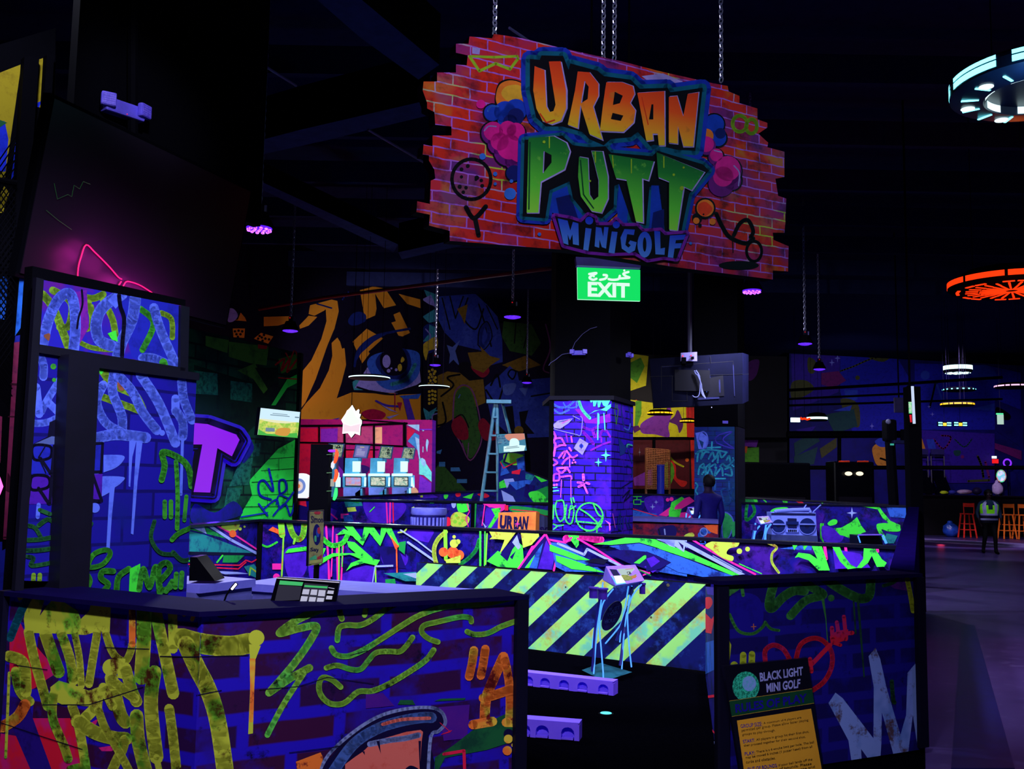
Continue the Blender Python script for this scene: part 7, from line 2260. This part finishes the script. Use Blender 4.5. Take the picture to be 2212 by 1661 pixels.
# black framework: posts and rails of the games hall
mb = MB()
def bar(p1, p2, d, w=.05): mb.tube([D(*p1, d), D(*p2, d)], w, BLK, 6)
bar((1700, 939), (1965, 938), 24, .09); bar((1700, 843), (1965, 828), 26, .04); bar((1965, 828), (2165, 815), 26, .04); bar((1700, 862), (1965, 850), 26, .03); bar((1700, 876), (2165, 862), 26, .03)
bar((1700, 1010), (2212, 1010), 24, .05); bar((1813, 940), (1813, 1010), 24, .05)
struct(mb.build('trim_4'))
mb = MB(); p = D(1976, 1100, 13.2); mb.box((p.x, p.y, hgt(1976, 836, 13.2)/2+.006), (.17, .17, hgt(1976, 836, 13.2)-.012), BLK); struct(mb.build('trim_5'))
mb = MB(); p = D(1944, 1075, 15.0); 
t = empty('strip_light', D(1972, 915, 13.0), 'vertical white strip light on the black post', 'strip light'); mb = MB(); mb.prism([D(x, y, 13.0) for x, y in ((1969, 834), (1974, 834), (1978, 915), (1973, 915))], (0, .03, 0), glow('strip_white', (200, 215, 245), 1.0)); mb.build('tube', t)
mb = MB(); mb.prism([D(x, y, 13.02) for x, y in ((1961, 832), (1968, 832), (1973, 918), (1966, 918))], (0, .04, 0), BLK); p = D(1965, 836, 13.04); mb.tube([p, Vector((p.x, p.y, 7.0))], .015, BLK, 5); mb.build('housing', t)
t = empty('lit_sign', D(1966, 905, 13.0), 'narrow green and red lit sign beside the white strip', 'sign'); mb = MB(); mb.prism([D(x, y, 12.99) for x, y in ((1963, 868), (1969, 868), (1970, 893), (1964, 893))], (0, .01, 0), glow('strip_green', (60, 235, 130), .9, (200, 235, 200), 20)); mb.build('green_segment', t)
mb = MB(); mb.prism([D(x, y, 12.99) for x, y in ((1965, 896), (1969, 896), (1970, 912), (1967, 912))], (0, .01, 0), glow('strip_red', (235, 20, 40), .9)); mb.build('red_segment', t)
# dark tall machine with camera like head, beside the post
t = empty('arcade_cabinet', D(1925, 1100, 16.8), 'tall dark machine with a round pale top, left of the black post', 'machine'); t.location.z = .012; t['_o'] = (t.location.x, t.location.y, .012)
mb = MB(); c = D(1921, 930, 16.8); mb.box(c, (.19, .25, .38), BLK, bev=.05); mb.build('head', t); mb = MB(); mb.blob(D(1919, 911, 16.7), (.045, .05, .05), plain('dome_grey', (90, 90, 130), .4, .3), 2); mb.build('dome', t)
mb = MB(); mb.tube([c, (c.x+.1, c.y, .012)], .09, BLK); mb.box((c.x+.1, c.y, .04), (.5, .5, .05), BLK); mb.build('stand', t)
mb = MB(); mb.box(D(1945, 955, 16.7), (.3, .3, .05), plain('machine_navy', (20, 24, 60), .3, .4)); mb.box(D(1950, 940, 16.7), (.06, .06, .2), BLK); mb.box(D(1927, 960, 16.6), (.06, .02, .03), glow('tiny_cyan', (60, 190, 170), .7)); mb.build('tray', t)
mb = MB(); c = D(1942, 875, 20); mb.box(c, (.2, .05, .31), plain('notice_grey', (54, 48, 96), .6)); mb.tube([c, Vector((c.x, c.y+.04, 7.0))], .015, BLK, 5); tag(mb.build('notice_board'), 'grey notice plate on the dark frame beside the post', 'notice')
for k, (x0, x1, y0, lab, eyes) in enumerate(((1606, 1752, 1000, 'wide black arcade cabinet behind the boombox wall', 0), (1802, 1890, 998, 'black arcade cabinet with two glowing eyes', 1))):
    d = 22; A_, B_ = D(x0, 1070, d), D(x1, 1070, d); z = hgt((x0+x1)/2, y0, d); t = empty('arcade_cabinet', (A_.x/2+B_.x/2, A_.y+.3, .012), lab, 'arcade machine'); mb = MB(); mb.box(((A_.x+B_.x)/2, d+.3, z/2+.012), (B_.x-A_.x, .6, z), BLKG, bev=.04); mb.build('body', t)
    mb = MB(); mb.box(((A_.x+B_.x)/2, d-.05, z*.58), ((B_.x-A_.x)*.8, .06, .3), plain('cabinet_face', (14, 10, 24), .3, .4)); mb.build('front_face', t)
    if eyes:
        mb = MB()
        for x in (1833, 1857): c = D(x, 1023, d-.1); mb.lathe(c, [(.085, .0), (.07, .02), (.02, .03)], glow('eye_white', (255, 235, 200), 1.4), 20, Vector((0, -1, 0)), 1, .55)
        mb.build('eyes', t)
        mb = MB(); mb.tube([D(1812, 997, d-.02), D(1835, 997, d-.02)], .02, glow('edge_red', (200, 40, 20), .8), 5); mb.tube([D(1852, 997, d-.02), D(1876, 997, d-.02)], .02, glow('edge_red', (200, 40, 20), .8), 5); mb.build('top_lights', t)

# ------------------------------------------------------------------ bar, stools, bags
BRW = plain('bar_black', (12, 8, 18), .5, .2)
bd = 35.2; A_, B_ = D(1995, 1160, bd), D(2290, 1175, bd); zb_ = 1.4
t = empty('bar_counter', ((A_.x+B_.x)/2, bd+.4, .001), 'long black bar counter at the end of the walkway', 'counter'); mb = MB(); mb.box(((A_.x+B_.x)/2, bd+.5, zb_/2), (B_.x-A_.x, .8, zb_-.002), BRW); mb.build('body', t)
mb = MB(); mb.box(((A_.x+B_.x)/2, bd+.45, zb_+.03), (B_.x-A_.x+.1, 1.0, .05), plain('bar_top', (20, 14, 30), .3, .4)); mb.build('top', t)
STO = plain('stool_orange', (255, 130, 40), .5, .1, c2=(235, 110, 40)); STR = plain('stool_red', (235, 50, 40), .5, .1)
def stool(px, py, d, m_, label):
    c = Z(px, py, .001); t = empty('bar_stool', c, label, 'stool', 'metal bar stools'); d = c.y; H_ = .82
    mb = MB(); mb.box(c+Vector((0, 0, H_)), (.34, .34, .04), m_, bev=.015); mb.build('seat', t)
    for sx in (-1, 1):
        for sy in (-1, 1):
            mb = MB(); mb.tube([c+Vector((sx*.14, sy*.14, H_-.02)), c+Vector((sx*.22, sy*.22, .01))], .028, m_, 6); mb.build('leg', t)
    mb = MB()
    for z, w in ((.28, .19), (.48, .17)):
        P = [c+Vector((sx*w, sy*w, z)) for sx, sy in ((-1, -1), (1, -1), (1, 1), (-1, 1))]; mb.tube(P, .012, m_, 5, closed=True)
    mb.build('footrest', t)
    mb = MB(); P = [c+Vector((x, -.16 if d > 0 else .16, z)) for x, z in ((-.17, H_), (-.18, H_+.36), (.18, H_+.36), (.17, H_))]; mb.tube(P, .02, m_, 6); mb.box(c+Vector((0, -.165, H_+.3)), (.36, .02, .12), m_); mb.build('backrest', t)
    return t
for x, y, m_, lab in ((2090, 1162, STR, 'red metal bar stool beside the blue bag'), (2176, 1164, STO, 'orange metal bar stool behind the worker in the vest'), (2208, 1165, STO, 'orange metal bar stool at the frame edge')): stool(x, y, 0, m_, lab)
mb = MB(); c = Z(2054, 1160, .001); mb.blob(c+Vector((0, 0, .25)), (.27, .24, .25), plain('bag_blue', (40, 90, 215), .3, .4, c2=(24, 50, 160), scale=8), 3, .07, 3); mb.blob(c+Vector((-.02, 0, .5)), (.09, .08, .07), plain('bag_blue', (40, 90, 215)), 2, .1, 5); tag(mb.build('rubbish_bag', smooth=True), 'blue full rubbish bag on the walkway floor by the bar', 'bag')
BT = zb_+.056
def ontop(px, r, m_, name, label, cat, dz=0, seed=1):
    c = D(px, 1060, bd+.3); r = tuple(v*1.35 for v in r); mb = MB(); mb.blob((c.x, c.y, BT+r[2]*1.1+.004+dz), r, m_, 2, .08, seed); return tag(mb.build(name, smooth=True), label, cat)
ontop(2039, (.11, .09, .05), plain('cloth_yellow', (225, 235, 50), .6), 'folded_cloth', 'bright yellow folded cloth on the bar', 'cloth')
ontop(2057, (.1, .1, .06), plain('packet_blue', (60, 60, 190), .5), 'packet', 'blue packet beside the yellow cloth on the bar', 'packet', 0, 2)
ontop(2083, (.21, .14, .07), plain('bag_pale', (200, 175, 225), .4, .3, c2=(190, 120, 170), scale=5), 'snack_bag', 'pale pink plastic bag lying on the bar', 'bag', 0, 4)
ontop(2110, (.12, .12, .1), plain('item_navy', (30, 20, 60), .5), 'helmet', 'dark round item on the bar behind the worker', 'container', 0, 6)
mb = MB(); c = D(2155, 1060, bd+.3); mb.blob((c.x, c.y, BT+.25), (.2, .14, .23), plain('bag_white', (200, 175, 235), .6, .05), 3, .06, 8); mb.blob((c.x-.02, c.y, BT+.47), (.07, .06, .11), plain('bag_white', (190, 165, 225)), 2, .1, 9); tag(mb.build('carrier_bag', smooth=True), 'white knotted carrier bag standing on the bar', 'bag')
# lit game wheel, ring and signs behind the bar
c = D(2162, 1028, 36.7); t = empty('prize_wheel', c, 'multicoloured lit prize wheel behind the bar', 'wheel'); ax = Vector((-.3, -1, 0)).normalized()
mb = MB(); mb.lathe(c, [(.2, .02), (.2, -.02)], glow('wheel_mix', (230, 210, 250), 1.1, (120, 200, 230), 7), 24, ax, .75, 1.0) ; mb.build('face', t)
mb = MB(); mb.tube([c+Vector((math.cos(a)*.17, -.03, math.sin(a)*.22)) for a in [k*math.pi/10 for k in range(20)]], .02, glow('wheel_rim', (70, 230, 170), .9, (235, 60, 120), 5), 6, closed=True); mb.build('rim', t)
mb = MB(); mb.tube([c+Vector((0, .05, -.2)), (c.x, c.y+.05, .002)], .05, BLK); mb.build('stand', t)
c = D(2176, 1000, 37.0); mb = MB(); mb.tube([c+Vector((math.cos(a)*.14, 0, math.sin(a)*.14)) for a in [k*math.pi/12 for k in range(24)]], .03, glow('ring_violet', (130, 40, 255), 1.3), 8, closed=True); mb.tube([c+Vector((0, 0, -.14)), (c.x, c.y, .002)], .02, BLK); tag(mb.build('ring_light'), 'glowing violet ring light on a stand behind the bar', 'light')
c = D(2150, 999, 37.3); mb = MB(); mb.box(c+Vector((0, 0, .05)), (.2, .1, .16), glow('sign_red', (235, 20, 20), 1.1)); mb.box(c+Vector((-.04, -.01, .2)), (.14, .1, .09), WHG); mb.tube([c, (c.x, c.y, .002)], .03, BLK); tag(mb.build('lit_sign'), 'small red and white lit sign beside the violet ring', 'sign')
c = D(2161, 906, 30); mb = MB(); mb.box(c, (.18, .05, .3), glow('menu_white', (190, 225, 210), .8)); mb.box(c+Vector((-.02, -.01, .17)), (.2, .05, .05), glow('menu_green', (80, 235, 160), 1)); mb.tube([c, Vector((c.x, c.y+.02, 7.0))], .006, TRIM, 4); tag(mb.build('lit_menu'), 'small pale lit board with green top over the far bar', 'sign')
point('ring_lamp_glow', Z(2185, 618, 4.2), 12, (1, .16, .02)); point('ring_lamp_glow', Z(2245, 190, 4.3), 20, (.3, .85, 1))
# basketball style hoop machines, dark
for k, x in enumerate((1990, 2025)):
    t = empty('hoop_machine', D(x, 1060, 36.9), ['dark basketball machine just right of the black post', 'second dark basketball machine along from the post'][k], 'arcade machine', 'basketball machines'); t.location.z = .001; t['_o'] = (t.location.x, t.location.y, .001)
    mb = MB(); 
    for xx in (x-14, x+14): p = D(xx, 985, 36.9); mb.tube([p, (p.x, p.y, .002)], .025, plain('hoop_frame', (26, 22, 60), .4, .3), 5)
    mb.tube([D(x-14, 985, 36.9), D(x+14, 985, 36.9)], .025, plain('hoop_frame', (26, 22, 60)), 5); mb.build('frame', t)
    mb = MB(); mb.box(D(x, 976, 37.0), (.5, .05, .2), plain('hoop_board', (36, 30, 90), .5)); mb.build('backboard', t)
    mb = MB(); a, b2 = D(x-14, 1015, 37.2), D(x+4, 1060, 36.3); mb.prism([a, a+Vector((.45, 0, 0)), b2+Vector((.45, 0, 0)), b2], (0, 0, -.1), BLKG); mb.build('ramp', t)

# ------------------------------------------------------------------ people
def skin_body(name, joints, edges, parent=None):
    """one continuous surface grown round a skeleton: joints name -> (point, rx, ry)"""
    nm = list(joints); me = bpy.data.meshes.new(name); me.from_pydata([joints[n][0] for n in nm], [(nm.index(a), nm.index(b2)) for a, b2 in edges], [])
    o = bpy.data.objects.new(name, me); COL.objects.link(o); md = o.modifiers.new('skin', 'SKIN'); md.use_smooth_shade = True
    for i, n in enumerate(nm): me.skin_vertices[0].data[i].radius = joints[n][1:3]
    me.skin_vertices[0].data[0].use_root = True
    o.modifiers.new('sub', 'SUBSURF').levels = 2; o.modifiers['sub'].render_levels = 2
    bpy.context.view_layer.update(); ev = o.evaluated_get(bpy.context.evaluated_depsgraph_get()); m2 = bpy.data.meshes.new_from_object(ev); bpy.data.objects.remove(o); return m2
def person(loc, face, h, pose, mats, label, hair, wide=1.0):
    """loc: feet point; face: heading angle; h: height; local x right, y forward"""
    s = h/1.75; R = Matrix.Rotation(face, 3, 'Z'); V = lambda x, y, z: Vector((x*s*wide, y*s, z*s))
    J = {'pelvis': (V(0, 0, .94), .155*s*wide, .11*s), 'waist': (V(0, 0, 1.08), .145*s*wide, .10*s), 'chest': (V(0, .01, 1.28), .175*s*wide, .12*s), 'upper': (V(0, 0, 1.40), .15*s, .095*s), 'neck': (V(0, .0, 1.49), .058*s, .058*s), 'jaw': (V(0, .025, 1.57), .068*s, .08*s), 'skull': (V(0, .01, 1.66), .08*s, .095*s), 'crown': (V(0, 0, 1.72), .05*s, .06*s)}
    E = [('pelvis', 'waist'), ('waist', 'chest'), ('chest', 'upper'), ('upper', 'neck'), ('neck', 'jaw'), ('jaw', 'skull'), ('skull', 'crown')]
    for sd, sg in (('l', -1), ('r', 1)):
        el, wr, kn, an = pose[sd]
        J[sd+'sh'] = (V(sg*.185, -.005, 1.39), .07*s, .07*s); J[sd+'el'] = (V(*el), .047*s, .047*s); J[sd+'wr'] = (V(*wr), .032*s, .028*s); d = (V(*wr)-V(*el)).normalized()
        J[sd+'palm'] = (V(*wr)+d*.06*s, .04*s, .02*s)
        E += [('upper', sd+'sh'), (sd+'sh', sd+'el'), (sd+'el', sd+'wr'), (sd+'wr', sd+'palm')]
        a = Vector((0, 1, 0)); a = (a-d*a.dot(d)).normalized()
        for i, (o_, L_) in enumerate(((-.026, .07), (-.009, .085), (.009, .08), (.026, .062))):
            b3 = V(*wr)+d*.09*s+a*o_*s; J[f'{sd}f{i}'] = (b3, .0095*s, .0095*s); J[f'{sd}g{i}'] = (b3+d*L_*.55*s+Vector((-sg*.012*s, 0, 0)), .0085*s, .0085*s); J[f'{sd}h{i}'] = (b3+d*L_*s+Vector((-sg*.03*s, 0, 0)), .007*s, .007*s); E += [(sd+'palm', f'{sd}f{i}'), (f'{sd}f{i}', f'{sd}g{i}'), (f'{sd}g{i}', f'{sd}h{i}')]
        tb = V(*wr)+d*.035*s+a*.035*s; J[sd+'t0'] = (tb, .011*s, .011*s); J[sd+'t1'] = (tb+(d*.7+a*.5)*.05*s, .009*s, .009*s); E += [(sd+'palm', sd+'t0'), (sd+'t0', sd+'t1')]
        J[sd+'hip'] = (V(sg*.095, 0, .87), .10*s, .10*s); J[sd+'kn'] = (V(*kn), .066*s, .066*s); J[sd+'an'] = (V(*an), .044*s, .044*s); J[sd+'toe'] = (V(an[0]+sg*.02, an[1]+.15, max(.035, an[2]-.05)), .038*s, .03*s); J[sd+'heel'] = (V(an[0], an[1]-.035, max(.035, an[2]-.055)), .036*s, .034*s)
        E += [('pelvis', sd+'hip'), (sd+'hip', sd+'kn'), (sd+'kn', sd+'an'), (sd+'an', sd+'toe'), (sd+'an', sd+'heel')]
    me = skin_body('person', J, E)
    for k in ('skin', 'shirt', 'pants', 'shoe'): me.materials.append(mats[k])
    wr = [V(*pose[sd][1]) for sd in 'lr']
    for p in me.polygons:
        c = p.center; z = c.z/s; hand = min((c-(w)).length for w in wr) < .17*s and min((c-V(*pose[sd][0])).length for sd in 'lr') > .16*s and abs(c.x) > .15*s
        p.material_index = 0 if (z > 1.475 or hand) else (1 if z > .98 or abs(c.x) > .21*s and z > .75 else (3 if z < .085 else 2))
        p.use_smooth = True
    M = R.to_4x4(); me.transform(M)
    zmin = min(v.co.z for v in me.vertices); me.transform(Matrix.Translation((0, 0, -zmin)))
    o = bpy.data.objects.new('person', me); COL.objects.link(o); o.location = loc; o['_o'] = tuple(loc); tag(o, label, 'person')
    W_ = lambda x, y, z: Vector(loc)+R@V(x, y, z)+Vector((0, 0, -zmin)); up = Vector((0, 0, 1)); fw = R@Vector((0, 1, 0)); rt = R@Vector((1, 0, 0))
    # hair
    mb = MB(); bm = bmesh.new(); bmesh.ops.create_icosphere(bm, subdivisions=3, radius=1); rn = random.Random(3); bm.verts.index_update()
    vs = []
    for q in bm.verts:
        k = 1+rn.uniform(-.03, .03); vs.append((q.co.x*.098*k, q.co.y*.112*k-.012, q.co.z*.115*k+1.665))
    fs = [[q.index for q in f.verts] for f in bm.faces if not (sum(vs[q.index][1] for q in f.verts)/3 > .03 and sum(vs[q.index][2] for q in f.verts)/3 < 1.70) and sum(vs[q.index][2] for q in f.verts)/3 > 1.585]
    mb.poly_faces([W_(*v) for v in vs], fs, hair); mb.build('hair', o, smooth=True); bm.free()
    # face: nose, ears, eyes, mouth
    mb = MB(); mb.blob(W_(0, .122, 1.60), (.014*s, .014*s, .02*s), mats['skin'], 2); mb.build('nose', o, smooth=True)
    for sg in (-1, 1):
        mb = MB(); mb.blob(W_(sg*.088, .0, 1.615), (.012*s, .02*s, .03*s), mats['skin'], 2); mb.build('ear', o, smooth=True)
        mb = MB(); mb.blob(W_(sg*.033, .098, 1.635), (.012*s, .008*s, .008*s), plain('eye_white_dark', (150, 140, 170)), 2); mb.blob(W_(sg*.033, .105, 1.635), (.006*s, .004*s, .006*s), BLK, 1); mb.build('eye', o)
    mb = MB(); mb.blob(W_(0, .105, 1.565), (.026*s, .008*s, .007*s), plain('lip', (90, 40, 60)), 2); mb.build('mouth', o)
    return o, W_, fw, rt, s
SKD = plain('skin_dark', (34, 20, 50), .6, c2=(30, 18, 46)); HAIRM = plain('hair_black', (5, 4, 16), .7)
mp = dict(skin=SKD, shirt=plain('shirt_blue', (26, 20, 120), .7, c2=(20, 16, 100)), pants=plain('trousers_dark', (8, 8, 34), .8), shoe=BLK)
pz = Z(1531, 1250, .012); md_ = 16.4; pm = D(1531, 1100, md_)
idle = dict(l=((-.245, -.02, 1.12), (-.23, .06, .88), (-.10, .01, .49), (-.11, -.02, .09)), r=((.245, -.02, 1.12), (.23, .08, .88), (.10, .02, .49), (.12, -.01, .09)))
person(Vector((pm.x, pm.y, .012)), math.radians(20), 1.80, idle, mp, 'man seen from behind in a dark blue long sleeved top, standing by the teal column', HAIRM)
# worker in the reflective vest walking up
mp2 = dict(skin=plain('skin_shadow', (30, 16, 30), .6), shirt=plain('shirt_teal', (16, 40, 70), .7), pants=plain('trousers_black', (5, 5, 14), .8), shoe=BLK)
walk = dict(l=((-.27, -.06, 1.13), (-.26, .04, .90), (-.10, .10, .50), (-.10, .10, .09)), r=((.27, -.02, 1.13), (.25, .10, .90), (.10, .0, .50), (.11, -.16, .10)))
wp = Z(2139, 1196, .001); hh_ = hgt(2139, 1057, wp.y)
o, W_, fw, rt, s = person(Vector((wp.x, wp.y, .001)), math.radians(172), hh_, walk, mp2, 'worker in a lime reflective vest walking on the concrete floor', HAIRM, 1.15)
VL = plain('vest_lime', (130, 245, 30), .6, .05, c2=(110, 220, 30)); VN = plain('vest_navy', (10, 10, 40), .6); VR = plain('vest_reflective', (150, 150, 225), .4, .3)
mb = MB(); N_ = 28
def ring(z, rx, ry): return [W_(rx*math.cos(2*math.pi*k/N_), .005+ry*math.sin(2*math.pi*k/N_), z) for k in range(N_)]
rows = [(.86, .205, .15, VN), (.93, .20, .15, VR), (.98, .198, .15, VN), (1.06, .198, .148, VR), (1.11, .20, .148, VL), (1.22, .215, .152, VL), (1.34, .222, .14, VL), (1.42, .17, .115, VL), (1.455, .11, .10, VL)]
rg = [ring(z, a, b2) for z, a, b2, _ in rows]
for i in range(len(rows)-1):
    for k in range(N_):
        mid = 2*math.pi*(k+.5)/N_; open_ = i >= 5 and abs(mid-math.pi/2) < .10+.16*(i-4)
        if open_: continue
        m_ = rows[i][3]
        if i >= 4 and abs(abs(math.cos(mid))-.62) < .12: m_ = VR
        mb.face([rg[i][k], rg[i][(k+1) % N_], rg[i+1][(k+1) % N_], rg[i+1][k]], m_)
mb.build('vest', o, smooth=True)
